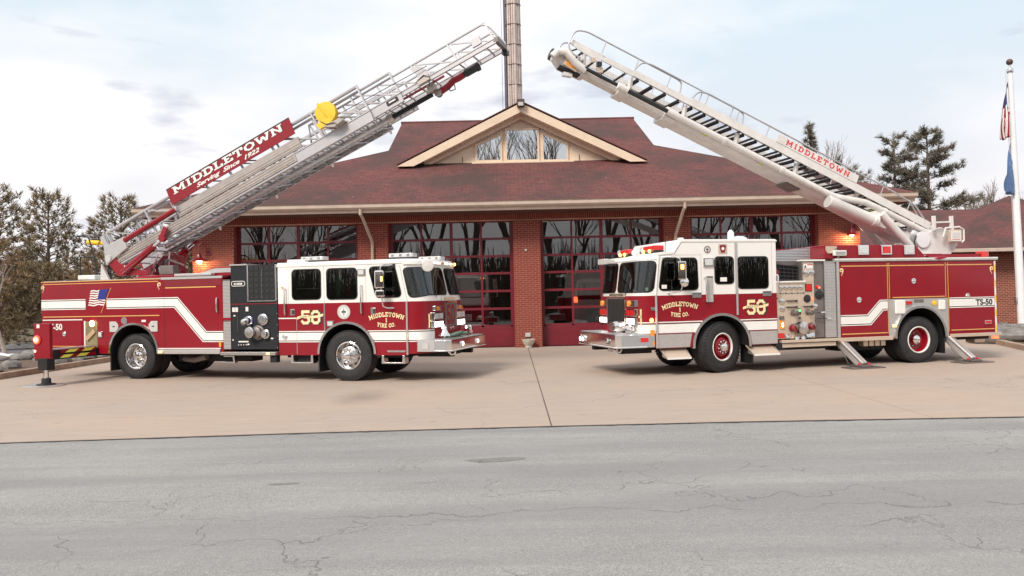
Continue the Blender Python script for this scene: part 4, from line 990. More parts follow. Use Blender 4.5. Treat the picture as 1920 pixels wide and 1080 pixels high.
def company(parent, xc, width, zt, y):
    """MIDDLETOWN on an arch, 1, FIRE CO."""
    h = .098; s_ = 'MIDDLETOWN'; wl = text_width(s_, h); sq = width / wl; rad = 1.05
    for mtx, lift, grow_ in (('black_line', .0006, .235), ('cream_leaf', .0035, .205)):
        mb = MB(); f = arc_fn(xc, zt - rad, rad, wl * sq, y - lift)
        lettering(mb, s_, h, lambda x, hh, k: f(x * sq, hh, k), grow_); mb.build('company_lettering', mtx, parent)
        mb = MB(); lettering(mb, '1', .088, line_fn(xc - .025, zt - .118, y - lift), grow_); mb.build('company_lettering', mtx, parent)
        w2 = text_width('FIRE CO.', .088); k2 = .42 / w2
        mb = MB(); lettering(mb, 'FIRE CO.', .088, lambda x, hh, k: (xc - .21 + x * k2, y - lift - .00015 * (k % 14), zt - .235 + hh + .03 * (2 * x / w2 - 1) ** 2), grow_); mb.build('company_lettering', mtx, parent)

# ================================================================ left truck: quint with aerial ladder
q = thing('ladder_truck', 'red and white ladder truck at the left with red MIDDLETOWN board on its ladder', 'fire truck', (-3.63, 17.97, 0), R(-16.6), 'fire trucks on the apron')
SP = -0.004
# rear body with wheel arch
ar = arch_pts(-5.57, .62, .68, .60)
body = MB().xz([(-8.30, .73), (-6.60, .73), (-6.60, .60)] + ar + [(-3.10, .60), (-3.10, 2.36), (-8.30, 2.36)], 0, W).build('body', 'red_paint', q, bevel=0.008)
B('deck', 'aluminium', body, -8.25, -3.12, .03, W - .03, 2.361, 2.375)
MB().ring(-5.57, .62, .665, .715, 0, math.pi, -.035, .03).build('fender_trim', 'dull_chrome', body, smooth=True)
mb = MB(); A_ = arch_pts(-5.57, .62, .676, .60)
for (xa, za), (xb, zb) in zip(A_[:-1], A_[1:]): mb.poly([(xa, .031, za), (xb, .031, zb), (xb, .80, zb), (xa, .80, za)])
mb.build('wheel_well', 'rubber_black', body)
B('top_rail', 'gold_leaf', body, -8.30, -4.78, -.012, -.002, 2.345, 2.362); B('top_rail', 'aluminium', body, -4.77, -3.10, -.014, .02, 2.33, 2.385)
B('gold_line', 'gold_leaf', body, -8.24, -4.86, SP, -.0005, 2.290, 2.306); B('gold_line', 'gold_leaf', body, -8.24, -4.83, SP - .006, -.0005, 1.488, 1.510)
B('gold_line', 'gold_leaf', body, -4.66, -3.28, SP, -.0005, 2.125, 2.150)
gold_scroll(body, -8.25, 2.24, 1); gold_scroll(body, -4.82, 2.24, -1)
# reflective stripe, broken by the flag
def stripe(parent, path, lv=0.0, y=SP):
    for d0, d1, mt in ((-.085, .085, 'white_vinyl'), (.089, .100, 'black_line'), (.104, .124, 'white_vinyl'), (-.100, -.089, 'black_line'), (-.124, -.104, 'white_vinyl')):
        band(MB(), path, d0, d1, y, -.0005).build('stripe' if mt == 'white_vinyl' else 'stripe_edge', mt, parent)
stripe(body, [(-8.30, 1.795), (-6.96, 1.795)]); stripe(body, [(-6.34, 1.795), (-4.37, 1.795), (-3.60, .995), (-3.10, .995)])
fl_ = B('flag_decal', 'red_paint', body, -6.955, -6.345, -.0018, -.0005, 1.60, 1.98)
T('flag_staff', 'gold_leaf', fl_, [(-6.20, -.006, 2.17), (-6.24, -.006, 2.10), (-6.50, -.006, 1.58)], .008, 5)
for k in range(7):
    mb = MB(); n = 12; x0_, x1_ = -6.80 - .012 * k, (-6.53 if k < 4 else -6.30) - .018 * k
    for i in range(n):
        f0, f1 = i / n, (i + 1) / n; zz = lambda f: 2.085 - .056 * k + .012 * math.sin(f * (6.5 if k < 4 else 10.5) + k * .2) + .02 * f
        xa, xb = x0_ + (x1_ - x0_) * f0, x0_ + (x1_ - x0_) * f1
        mb.xz([(xa, zz(f0)), (xb, zz(f1)), (xb, zz(f1) + .030), (xa, zz(f0) + .030)], -.007, -.003)
    mb.build('flag_stripe', 'white_vinyl', fl_)
MB().xz([(-6.54, 2.13), (-6.27, 2.15), (-6.38, 1.90), (-6.60, 1.895)], -.0085, -.0035).build('flag_canton', 'blue_vinyl', fl_)
# lower rear compartment, outrigger bay, fender hatches
MB().box(-8.26, -7.08, -.012, -.001, .76, 1.40).build('compartment_door', 'red_paint', body, bevel=0.005)
B('trim_line', 'white_vinyl', body, -8.26, -7.06, -.010, -.001, 1.412, 1.436); B('trim_line', 'gold_leaf', body, -8.26, -7.10, -.0135, -.012, .775, .79)
knob(body, -7.60, 1.08, .055, -.012)
font_text('unit_number', 'QT-50', .205, 'white_vinyl', body, (-8.22, -.0150, 1.185), fit=.56, bold=.006)
B('bay_recess', 'olive_recess', body, -6.97, -6.62, -.006, -.001, .74, 1.38); B('bay_edge', 'white_vinyl', body, -7.0, -6.965, -.02, -.001, .74, 1.39)
MB().obox((-6.93, -.03, .95), (-6.68, -.03, 1.16), .03, .10).build('strut', 'tan_wood', body)
o = MB().lathe([(.055, 0), (.06, .03), (.001, .035)], (-6.74, -.01, 1.33), (0, -1, 0), 16).build('work_lamp', 'chrome', body)
MB().lathe([(.075, .036), (.05, .06), (.001, .07)], (-6.74, -.01, 1.33), (0, -1, 0), 16).build('lens', 'lit_warm', o)
for x0_, x1_, s_ in ((-6.25, -6.00, 1), (-5.13, -4.88, -1)):
    P_ = [(x0_, 1.12), (x1_, 1.12), (x1_, 1.37), (x0_, 1.37)]
    P_ = roundpoly([(x0_, 1.12), (x1_ - .07, 1.12), (x1_, 1.22), (x1_, 1.29), (x1_ - .07, 1.37), (x0_, 1.37)] if s_ > 0 else [(x0_ + .07, 1.12), (x1_, 1.12), (x1_, 1.37), (x0_ + .07, 1.37), (x0_, 1.29), (x0_, 1.22)], .02)
    h_ = MB().xz(P_, -.022, -.001).build('fuel_hatch', 'grey_plastic', body, bevel=.004); B('finger_pull', 'black_line', h_, (x0_ + x1_) / 2 - .035, (x0_ + x1_) / 2 + .035, -.024, -.0225, 1.235, 1.26)
MB().lathe([(.085, 0), (.085, .006)], (-5.84, -.001, 1.385), (0, -1, 0), 20).build('badge', 'dull_chrome', body); B('label_plate', 'white_vinyl', body, -5.34, -5.22, SP, -.001, 1.35, 1.40)
lamp_box('marker_lamp', body, -6.58, -6.46, -.03, -.001, 1.00, 1.13, 'lens_clear')
# outrigger pulled out towards the road
og = MB().box(-6.92, -6.64, -1.52, .3, .56, .76).build('outrigger_beam', 'undercarriage', q)
for za, zb in ((.70, .775), (.585, .66)):
    B('chevron_board', 'red_paint', og, -6.635, -6.618, -1.12, -.06, za, zb)
    for k in range(2):
        ya = -.98 + .48 * k - (.16 if za < .6 else 0)
        MB().prism([(-6.617, ya + .13, zb - .004), (-6.617, ya + .40, zb - .004), (-6.617, ya + .27, za + .004), (-6.617, ya, za + .004)], [(-6.612, ya + .13, zb - .004), (-6.612, ya + .40, zb - .004), (-6.612, ya + .27, za + .004), (-6.612, ya, za + .004)]).build('chevron', 'hi_vis_yellow', og)
B('cover_strip', 'aluminium', og, -6.94, -6.62, -1.5, -.05, .790, .805)
og_end = MB().box(-6.84, -6.40, -1.62, -1.53, .60, 1.39).build('outrigger_end', 'red_paint', q, bevel=.012)
o = MB().lathe([(.105, 0), (.11, .02), (.06, .035), (.001, .04)], (-6.735, -1.62, 1.03), (0, -1, 0), 22).build('stop_lamp', 'lens_red', og_end, smooth=True)
MB().lathe([(.085, .036), (.05, .05), (.001, .055)], (-6.735, -1.62, 1.03), (0, -1, 0), 20).build('lens', 'lit_red', o, smooth=True)
MB().lathe([(.045, .052), (.001, .062)], (-6.735, -1.62, 1.03), (0, -1, 0), 20).build('filament', 'lit_warm', o, smooth=True)
B('decal', 'white_vinyl', og_end, -6.75, -6.67, -1.625, -1.6205, 1.29, 1.37); B('side_marker', 'lit_warm', og_end, -6.82, -6.79, -1.63, -1.6205, .76, .80)
lg = MB().box(-6.68, -6.42, -1.68, -1.46, .36, .62).build('outrigger_leg', 'undercarriage', q, bevel=.01)
MB().tube([(-6.56, -1.57, .05), (-6.56, -1.57, .40)], .052, 14).build('jack_rod', 'chrome', lg, smooth=True)
MB().lathe([(.20, 0.034), (.20, .05), (.10, .07), (.095, .17), (.06, .19), (.001, .19)], (-6.56, -1.57, 0), (0, 0, 1), 18).build('foot', 'black_plastic', lg, smooth=True)
# forward compartment
B('door_seam', 'black_line', body, -4.705, -4.697, SP, -.0005, .66, 2.14); hd_ = handrail(body, -3.24, -.05, 1.56, 1.87, r=.017)
B('header', 'dark_red_paint', body, -4.68, -3.12, SP - .004, -.0005, 2.16, 2.32)
B('rub_rail', 'aluminium', body, -4.88, -3.16, -.06, -.001, .60, .70, .008); B('rub_rail_edge', 'white_vinyl', body, -4.88, -3.16, -.03, -.001, .715, .735)
for x in (-4.76,): lamp_box('marker_lamp', body, x - .06, x + .06, -.085, -.061, .62, .675, 'lit_amber')
B('reflector', 'lens_amber', body, -3.21, -3.15, -.02, -.001, .76, .88)
# louvre column, pump panel, hose-bed cover
B('louvre_column', 'dark_steel', body, -3.088, -2.892, -.004, .05, .70, 2.29)
lv = B('louvre_frame', 'red_paint', body, -3.10, -2.885, -.010, -.0045, 1.36, 1.42); ribs('louvre', 'aluminium', lv, -3.085, -2.895, .72, 1.355, .032, -.014, -.0045); ribs('louvre', 'aluminium', lv, -3.085, -2.895, 1.425, 2.28, .032, -.014, -.0045)
pm = MB().box(-2.88, -1.68, -.002, W, .70, 2.60).build('pump_house', 'pump_black', q, bevel=.006)
B('panel_seam', 'dark_red_paint', pm, -2.88, -1.68, -.008, -.0025, 1.715, 1.735); B('cap', 'aluminium', pm, -2.90, -2.44, -.02, W, 2.601, 2.63)
net = B('hose_bed_cover', 'net_black', pm, -2.40, -1.72, -.012, -.0025, 1.80, 2.60)
for k in range(5):
    for j in range(6): B('webbing', 'black_plastic', net, -2.37 + .135 * k, -2.37 + .135 * k + .09, -.020, -.0125, 1.83 + .13 * j, 1.83 + .13 * j + .085)
for a in ((-2.44, -2.405, 1.775, 2.60), (-1.72, -1.685, 1.775, 2.60), (-2.404, -1.721, 1.775, 1.80)): B('cover_frame', 'dull_chrome', net, a[0], a[1], -.026, -.003, a[2], a[3])
T('zip', 'dull_chrome', net, [(-2.06, -.024, 1.84), (-2.06, -.024, 2.5)], .004, 4)
pv = roundpoly([(-2.86, 2.13), (-2.50, 2.13), (-2.50, 2.25), (-2.86, 2.25)], .06); bd = MB().xz(pv, -.012, -.0025).build('maker_badge', 'white_vinyl', pm)
MB().xz(grow(pv, -.014), -.0145, -.0125).build('badge_field', 'black_plastic', bd); font_text('badge_lettering', 'e-one', .09, 'white_vinyl', bd, (-2.79, -.0165, 2.165), shear=.3, fit=.22, bold=.003)
def port(x, z, r, ln, mt='dull_chrome', ring='black_plastic'):
    p = MB().lathe([(r * 1.35, 0), (r * 1.35, .02), (r * 1.05, .03), (r, ln), (r * .85, ln + .012), (.001, ln + .014)], (x, -.003, z), (0, -1, 0), 22).build('port', mt, pm, smooth=True)
    MB().lathe([(r * 1.55, 0), (r * 1.55, .012)], (x, -.0028, z), (0, -1, 0), 22).build('flange', ring, p)
port(-2.42, 1.35, .075, .13, ring='blue_vinyl'); port(-2.05, 1.37, .095, .05); port(-2.18, 1.08, .12, .10, 'dark_steel'); port(-1.99, 1.04, .075, .10)
MB().lathe([(.125, 0), (.13, .06), (.11, .08), (.001, .085)], (-2.30, -.12, 1.09), (-.15, -1, 0), 22).build('suction_cap', 'dull_chrome', pm, smooth=True)
MB().lathe([(.07, 0), (.07, .04), (.001, .045)], (-2.44, -.15, 1.32), (-.1, -1, 0), 18).build('discharge_cap', 'chrome', pm, smooth=True)
for x, z in ((-2.84, 1.55), (-2.76, 1.55), (-2.49, 1.56)): B('gauge_plate', 'gauge_face', pm, x, x + .065, -.02, -.0025, z, z + .10)
for x, z, l in ((-2.82, 1.45, .05), (-2.70, .86, .26), (-2.47, .80, .05), (-1.86, .93, .06), (-2.86, .9, .03)): B('name_plate', 'gauge_face', pm, x, x + l, -.006, -.0025, z, z + .03)
for k in range(4): MB().lathe([(.018, 0), (.018, .03), (.001, .035)], (-2.68 + .065 * k, -.0025, .80), (0, -1, 0), 8).build('drain_knob', 'dull_chrome', pm)
T('drain_rod', 'dark_steel', pm, [(-2.71, -.012, 1.1), (-2.71, -.012, 1.45)], .004, 4)
for z in (.74, 1.0, 1.25, 1.5, 1.75, 2.0, 2.25): MB().lathe([(.010, 0), (.001, .006)], (-1.70, -.0025, z), (0, -1, 0), 6).build('bolt', 'chrome', pm)
rb = MB().box(-3.11, -1.69, -.10, .10, .575, .645).build('running_board', 'aluminium', q, bevel=.008); lamp_box('marker_lamp', rb, -1.92, -1.82, -.125, -.101, .585, .64, 'lit_amber')
B('board_edge', 'dull_chrome', rb, -3.11, -1.69, -.112, -.1005, .578, .64)
st_ = MB().xz([(-3.06, .56), (-2.78, .56), (-2.76, .40), (-3.06, .40), (-3.06, .425), (-2.80, .425), (-2.82, .54), (-3.04, .54)], -.07, .05).build('step', 'dull_chrome', q)
B('step_hanger', 'undercarriage', q, -1.86, -1.70, -.05, .1, .41, .574)
# top of the body: sloped deck boxes behind the pump
MB().xz([(-4.15, 2.39), (-2.89, 2.39), (-2.89, 2.58), (-3.55, 2.58), (-4.0, 2.44)], .25, W - .2).build('deck_box', 'red_paint', q, bevel=.01)
MB().box(-4.45, -3.45, .05, .22, 2.40, 2.46).build('roof_ladder_case', 'aluminium', q, bevel=.01); MB().xz([(-3.9, 2.465), (-2.9, 2.465), (-2.9, 2.565), (-3.5, 2.565)], .235, .249).build('deck_side', 'aluminium', q)
# black grab rails and yellow rolls at the tail
for y_ in (1.75, 2.25): T('tail_rail', 'black_plastic', q, [(-8.9, y_, 3.62), (-8.62, y_, 3.64), (-8.5, y_, 3.55), (-8.30, y_, 2.95), (-8.24, y_, 2.38)], .022, 8)
T('tail_rail', 'black_plastic', q, [(-8.78, 1.75, 2.38), (-8.80, 1.75, 3.05), (-8.33, 1.75, 3.05)], .018, 8)
for xa, xb in ((-8.98, -8.56), (-8.50, -8.08)):
    MB().lathe([(.02, 0), (.06, .015), (.065, .04), (.065, .38), (.06, .405), (.02, .42)], (xa, 2.2, 3.49 if xa < -8.6 else 3.45), (1, 0, -.08), 14).build('yellow_roll', 'yellow_paint', q, smooth=True)
T('roll_bracket', 'black_plastic', q, [(-8.30, 2.2, 2.38), (-8.30, 2.2, 3.42)], .02, 6)
B('tail_box', 'white_vinyl', q, -8.65, -8.1, 1.5, 1.9, 2.44, 2.56, .02)
# chassis, wheels, flaps
ch = B('chassis', 'undercarriage', q, -8.0, 2.05, .80, 1.64, .50, .95)
B('axle', 'undercarriage', ch, -5.66, -5.44, .42, 2.02, .42, .64); B('axle', 'undercarriage', ch, -.09, .11, .42, 2.02, .42, .62)
B('tank', 'undercarriage', ch, -4.6, -2.6, .35, .79, .40, .58); B('crossmember', 'undercarriage', ch, -1.6, 1.3, .25, .79, .50, .60); B('tow_bar', 'undercarriage', ch, 1.45, 2.25, .55, .70, .50, .60); B('tow_bar', 'undercarriage', ch, 1.45, 2.25, 1.75, 1.9, .50, .60)
T('exhaust', 'dark_steel', ch, [(-4.6, .45, .46), (-4.1, .30, .44), (-3.7, .2, .52)], .07, 10)
wheel(q, .02, .24, .555, .555, .385, .295, -1, 'cf'); wheel(q, .02, W - .24, .555, .555, .385, .295, 1, 'cf')
wheel(q, -5.555, .17, .535, .535, .275, .295, -1, 'cr'); wheel(q, -5.555, .50, .535, .535, .275, .295, -1, 'cr', inner=True)
wheel(q, -5.555, W - .17, .535, .535, .275, .295, 1, 'cr'); wheel(q, -5.555, W - .50, .535, .535, .275, .295, 1, 'cr', inner=True)
B('mud_flap', 'rubber_black', q, -6.29, -6.26, .03, .62, .19, .75); B('mud_flap', 'rubber_black', q, -.70, -.67, .03, .55, .20, .72)
# ---------------- cab
nose = Wrap(1, [(1.45, 0), (1.60, .015), (1.74, .08), (1.84, .21), (1.895, .43), (1.925, .80), (1.935, W / 2)], .22, 1.75)
ac = arch_pts(.02, .60, .665, .57)
lp_ = [(-1.66, .57)] + ac + [(1.45, .57), (1.45, 1.712), (-1.66, 1.712)]
lower = MB().xz(lp_, 0, .05).build('cab_lower', 'red_paint', q); MB().xz(lp_, W - .05, W).build('far_side', 'red_paint', lower)
g_ = nose.grid(0, 1, .60, 1.712, 0, 40, 4); g_.build('nose_panel', 'red_paint', lower, smooth=True)
B('cab_back', 'red_paint', lower, -1.655, -1.62, .051, W - .051, .58, 2.52); B('cab_floor', 'undercarriage', lower, -1.6, 1.7, .82, W - .82, .96, 1.0)
up_ = [(-1.66, 1.7125), (1.45, 1.7125), (1.45 - .22 * .78, 2.53), (-1.66, 2.53)]
upper = MB().xz(up_, 0, .05).build('cab_upper', 'white_paint', q); MB().xz(up_, W - .05, W).build('far_side', 'white_paint', upper)
nose.grid(0, 1, 1.7125, 2.53, 0, 40, 8).build('nose_panel', 'white_paint', upper, smooth=True)
rf = [(-1.68, -.012), (1.2, -.012)] + [nose(u / 24, 2.53, .012)[:2] for u in range(0, 25)] + [(1.2, W + .012), (-1.68, W + .012)]
rt = [(x * .985 + (-.02), W / 2 + (y - W / 2) * .965) for x, y in rf]
MB().prism([(x, y, 2.531) for x, y in rf], [(x, y, 2.57) for x, y in rf]).build('drip_rail', 'white_paint', upper)
MB().prism([(x, y, 2.5705) for x, y in rf], [(x, y, 2.625) for x, y in rt]).build('roof', 'white_paint', upper, smooth=False)
nose.grid(.03, .97, 2.505, 2.568, .045, 30, 1).build('visor', 'white_paint', upper, smooth=True)
for k, u in enumerate((.22, .32, .42, .5, .58, .68, .78)):
    nose.grid(u - .035, u + .035, 2.535, 2.562, .052, 4, 1).build('marker_lamp', 'lit_warm' if k % 3 else 'lens_amber', upper)
pp = nose(.80, 2.55, .05); MB().sphere(pp, .035, 8).build('marker_lamp', 'lit_amber', upper)
MB().ring(.02, .60, .655, .705, 0, math.pi, -.035, .03).build('fender_trim', 'dull_chrome', lower, smooth=True)
mb = MB(); A_ = arch_pts(.02, .60, .66, .57)
for (xa, za), (xb, zb) in zip(A_[:-1], A_[1:]): mb.poly([(xa, .051, za), (xb, .051, zb), (xb, .80, zb), (xa, .80, za)])
mb.build('wheel_well', 'rubber_black', lower)
# windows, seams
g1_ = side_window(upper, [(-1.29, 1.81), (-.60, 1.81), (-.60, 2.45), (-1.29, 2.45)], .09); B('grab_bar', 'grey_plastic', g1_, -1.18, -.64, -.0116, -.0104, 2.03, 2.045); g1_ = side_window(upper, [(-.43, 1.80), (.28, 1.80), (.28, 2.45), (-.43, 2.45)], .09); MB().xz([(-.19, 1.84), (-.12, 1.84), (-.05, 2.3), (-.24, 2.3)], -.0116, -.0104).build('seat_cover', 'hose_green', g1_); B('seat_belt', 'cloth_red', g1_, .06, .13, -.0116, -.0104, 1.84, 2.22)
side_window(upper, [(.75, 1.82), (1.33, 1.82), (1.18, 2.46), (.58, 2.46)], .09)
for a_, b_ in ((-.515, -.505),): B('door_seam', 'dull_chrome', lower, a_ - .012, b_ + .012, -.006, -.0005, 1.10, 1.71)
for x, z0_, z1_ in ((-.51, 1.714, 2.52), (.50, 1.714, 2.5), (-1.40, 1.714, 2.5)): B('door_seam', 'grey_plastic', upper, x - .005, x + .005, -.003, -.0005, z0_, z1_)
uc = nose.u_at_y(W / 2)
for (ua, ub) in ((.025, uc - .018), (uc + .018, .975)):
    zl_ = lambda u: 1.79 + .06 * min(1, max(0, (min(u, 1 - u) - .02) / .16))
    lo_, hi_ = rounded(ua - .008, ub + .008, lambda u: zl_(u) - .02, 2.445, .05, .09); gk = nose.grid(ua - .008, ub + .008, lo_, hi_, .004, 44, 6).build('windshield', 'rubber_black', upper, smooth=True)
    lo_, hi_ = rounded(ua, ub, zl_, 2.425, .045, .08); nose.grid(ua, ub, lo_, hi_, .012, 44, 6).build('pane', 'cab_glass', gk, smooth=True)
    um = (ua + ub) / 2 + .03; T('wiper', 'black_plastic', gk, [nose(um - .02, 1.80, .03), nose(um + .005, 2.02, .035), nose(um + .05, 2.25, .03)], .009, 5)
T('pillar_cap', 'aluminium', lower, [(1.455, -.02, .58), (1.455, -.02, 1.71)], .022, 8)
T('pillar_cap', 'white_paint', upper, [(1.455, -.012, 1.72), (1.29, -.012, 2.50)], .012, 6)
# lower stripe, both sides of the arch and round the nose
def side_band(parent, z0_, z1_, xa, xb, mt, name, cx=.02, cz=.60, r=.712, y=SP):
    e = lambda z: math.sqrt(max(0, r * r - (z - cz) ** 2))
    if xa < cx - r: MB().xz([(xa, z0_), (cx - e(z0_), z0_), (cx - e(z1_), z1_), (xa, z1_)], y, -.0005).build(name, mt, parent)
    if xb > cx + r: MB().xz([(cx + e(z0_), z0_), (xb, z0_), (xb, z1_), (cx + e(z1_), z1_)], y, -.0005).build(name, mt, parent)
for z0_, z1_, mt in ((.895, 1.065, 'white_vinyl'), (1.069, 1.080, 'black_line'), (1.084, 1.104, 'white_vinyl'), (.880, .891, 'black_line'), (.856, .876, 'white_vinyl')):
    side_band(lower, z0_, z1_, -1.655, 1.43, mt, 'stripe' if mt != 'black_line' else 'stripe_edge')
    nose.grid(.005, .235, z0_, z1_, .003, 14, 1).build('stripe', mt, lower)
for a_ in ((-1.66, -1.20, 1.375, 1.40),): B('panel_line', 'white_vinyl', lower, a_[0], a_[1], SP, -.0005, a_[2], a_[3])
B('panel_line', 'aluminium', lower, -1.205, -1.195, SP - .003, -.0005, .60, 1.374); knob(lower, -1.50, .98, .06, -.005)
badge50(lower, -1.10, -.61, 1.25, 1.56, -.001, 'QUINT'); round_seal(lower, -.04, 1.51, .155, -.001); company(lower, .97, .80, 1.395, -.001)
for x in (-1.30, .67): h_ = MB().box(x - .06, x + .06, -.014, -.001, 1.45, 1.59).build('door_handle', 'dull_chrome', lower, bevel=.006); B('paddle', 'black_plastic', h_, x + .0, x + .045, -.018, -.0145, 1.475, 1.565)
handrail(upper, -1.47, -.06, 1.47, 2.05); handrail(upper, .40, -.06, 1.48, 2.08)
lamp_box('scene_light', upper, .315, .50, -.03, -.001, 2.29, 2.44, 'lens_clear'); lamp_box('warning_light', lower, -.45, -.28, -.02, -.001, 1.20, 1.32, 'lens_clear')
T('lit_tube', 'lit_white', upper, [(-1.54, -.03, 2.12), (-1.54, -.03, 2.42)], .026, 8); MB().sphere((-1.54, -.03, 2.08), .028, 8).build('lit_tip', 'lit_red', upper)
B('mud_step', 'dull_chrome', lower, .98, 1.40, -.008, -.001, .635, .675)
for x0_, x1_ in ((-1.34, -.80), (.86, 1.39)):
    MB().xz([(x0_, .57), (x0_ + .05, .57), (x0_ + .06, .42), (x1_ - .06, .42), (x1_ - .05, .57), (x1_, .57), (x1_ + .01, .39), (x0_ - .01, .39)], -.03, .16).build('cab_step', 'dull_chrome', q, bevel=.006)
B('step_well', 'undercarriage', lower, -1.3, -.8, .12, .3, .42, .66)
# nose fittings
def front_box(name, mt, ya, yb, za, zb, fa, fb, parent=lower, bevel=.008): return B(name, mt, parent, fa, fb, ya, yb, za, zb, bevel)
gr = front_box('grille', 'dark_steel', .88, 1.58, 1.14, 1.66, 1.925, 1.97)
B('grille_edge', 'chrome', gr, 1.93, 1.985, .855, .879, 1.12, 1.70); B('grille_edge', 'chrome', gr, 1.93, 1.985, 1.581, 1.605, 1.12, 1.70); B('grille_edge', 'chrome', gr, 1.93, 1.985, .88, 1.58, 1.661, 1.70)
mb = MB(); lettering(mb, '50', .44, lambda x, hh, k: (1.974 + .0002 * (k % 14), .99 + x * .62, 1.18 + hh), .2, .1); mb.build('grille_number', 'red_paint', gr)
B('title_plate', 'white_vinyl', lower, 1.94, 1.955, .80, 1.64, 1.71, 1.79); font_text('title_lettering', 'MIDDLETOWN', .075, 'gold_leaf', lower, (1.957, .86, 1.725), (0, 1, 0), (0, 0, 1), bold=.003, fit=.72)
for ya, yb in ((.28, .80), (1.66, 2.18)):
    xa = 1.90 if True else 0
    for za, zb, k_ in ((1.13, 1.28, 0), (1.31, 1.46, 1)):
        hb = front_box('headlight', 'chrome', ya, yb, za, zb, 1.86, 1.965)
        for j in (0, 1):
            B('lens', 'lit_white' if (k_ == 0) else 'lens_clear', hb, 1.966, 1.974, ya + .03 + j * .25, ya + .23 + j * .25, za + .02, zb - .02)
    hb = front_box('turn_signal', 'dull_chrome', ya + .08, yb - .08, 1.50, 1.60, 1.87, 1.955); B('lens', 'lens_amber', hb, 1.956, 1.962, ya + .16, yb - .2, 1.515, 1.585)
cr_ = nose(.17, 1.28, .006); mb = MB(); mb.box(cr_[0] - .012, cr_[0] + .012, cr_[1] - .008, cr_[1], 1.14, 1.44); mb.box(cr_[0] - .045, cr_[0] + .045, cr_[1] - .008, cr_[1] - .001, 1.27, 1.31); mb.build('emblem', 'cream_leaf', lower)
cr_ = nose(.06, .98, .01); MB().sphere(cr_, .04, 8).build('marker_lamp', 'lit_warm', lower)
# bumper with bell and siren
bp_ = [(1.66, 0), (2.30, 0), (2.40, .12), (2.40, W - .12), (2.30, W), (1.66, W)]
bm_ = MB().xy(bp_, .64, .885).build('bumper', 'chrome', q, bevel=.012); B('tread_side', 'tread_plate', bm_, 1.69, 2.06, -.006, -.0005, .65, .90)
MB().xy([(1.80, .02), (2.29, .03), (2.37, .14), (2.37, W - .14), (2.29, W - .03), (1.80, W - .02)], .886, .90).build('bumper_deck', 'tread_plate', bm_)
T('bumper_lip', 'chrome', bm_, [(2.06, -.012, .66), (2.31, -.012, .66), (2.412, .11, .66), (2.412, W - .11, .66)], .018, 8)
B('side_lamp', 'grey_plastic', bm_, 1.80, 1.93, -.02, -.007, .70, .82)
for y_ in (.75, 1.75): o = MB().lathe([(.06, 0), (.055, .03), (.001, .035)], (2.40, y_, .77), (1, 0, 0), 14).build('fog_lamp', 'chrome', bm_, smooth=True); MB().lathe([(.042, .034), (.001, .042)], (2.40, y_, .77), (1, 0, 0), 12).build('lens', 'lit_white', o)
bl = thing('fire_bell', 'silver fire bell standing on the front bumper of the left truck', 'bell', (0, 0, 0)); bl.location = q.matrix_basis @ Vector((2.16, .34, .905)) if False else (0, 0, 0)
bl.location = (-3.63 + 2.16 * math.cos(R(-16.6)) - .34 * math.sin(R(-16.6)), 17.97 + 2.16 * math.sin(R(-16.6)) + .34 * math.cos(R(-16.6)), .902)
MB().lathe([(.135, .06), (.125, .075), (.085, .13), (.065, .20), (.058, .24), (.04, .265), (.015, .275), (.012, .31), (.001, .312)], (0, 0, 0), (0, 0, 1), 22).build('bell_body', 'chrome', bl, smooth=True)
MB().lathe([(.05, 0), (.05, .012), (.02, .02), (.02, .07)], (0, 0, 0), (0, 0, 1), 12).build('stand', 'dull_chrome', bl)
sr = MB().lathe([(.04, -.10), (.09, -.06), (.105, 0), (.10, .06), (.07, .08), (.001, .082)], (2.14, 1.95, 1.03), (1, 0, .1), 18).build('siren', 'chrome', bm_, smooth=True); B('siren_foot', 'dull_chrome', sr, 2.08, 2.2, 1.9, 2.0, .901, .95)
for k, (mt, pts) in enumerate((('hose_green', [(2.0, .8, .94), (2.2, 1.0, .96), (2.05, 1.25, .95), (2.25, 1.5, .97)]), ('cloth_red', [(2.05, 1.45, .95), (2.2, 1.65, .98), (2.1, 1.8, .95)]), ('hose_green', [(2.1, .75, .94), (2.25, 1.1, 1.0), (2.1, 1.4, .96)]))): T('hose', mt, bm_, [tuple(p) for p in catmull(pts, 5)], .035, 8)
for y_ in (.10,): T('tow_hook', 'chrome', bm_, [(2.30, .2, .63), (2.36, .2, .57), (2.44, .2, .58), (2.45, .2, .64)], .022, 8)
# roof lights, mirror
def light_bar(x0_, x1_, ya, yb, z, lens, parent=upper):
    b_ = MB().box(x0_, x1_, ya, yb, z, z + .028).build('light_bar', 'black_plastic', parent, bevel=.008)
    MB().xy(rrect(x0_ - .01, x1_ + .01, ya - .01, yb + .01, .05), z + .029, z + .115).build('light_dome', lens, b_, bevel=.012)
    for k in range(3): f = (k + .5) / 3; B('dome_rib', 'dull_chrome', b_, x0_ + (x1_ - x0_) * f - .03, x0_ + (x1_ - x0_) * f + .03, ya - .014, ya - .0105, z + .045, z + .095)
light_bar(-1.30, -.75, .38, .66, 2.648, 'lens_clear'); light_bar(.95, 1.50, .22, .50, 2.64, 'lens_clear'); light_bar(.95, 1.50, 1.86, 2.16, 2.63, 'lens_clear')
B('antenna_pad', 'white_paint', upper, -1.45, -1.0, .05, .2, 2.626, 2.69, .01); B('roof_hatch', 'white_paint', upper, -.3, .5, .8, 1.6, 2.626, 2.66, .01)
mr = T('mirror_arm', 'dull_chrome', upper, [(1.14, -.02, 2.50), (1.02, -.14, 2.50), (.96, -.22, 2.46), (.95, -.22, 2.38), (.97, -.22, 1.85), (.99, -.20, 1.62), (1.05, -.12, 1.58), (1.16, -.02, 1.58)], .015, 8)
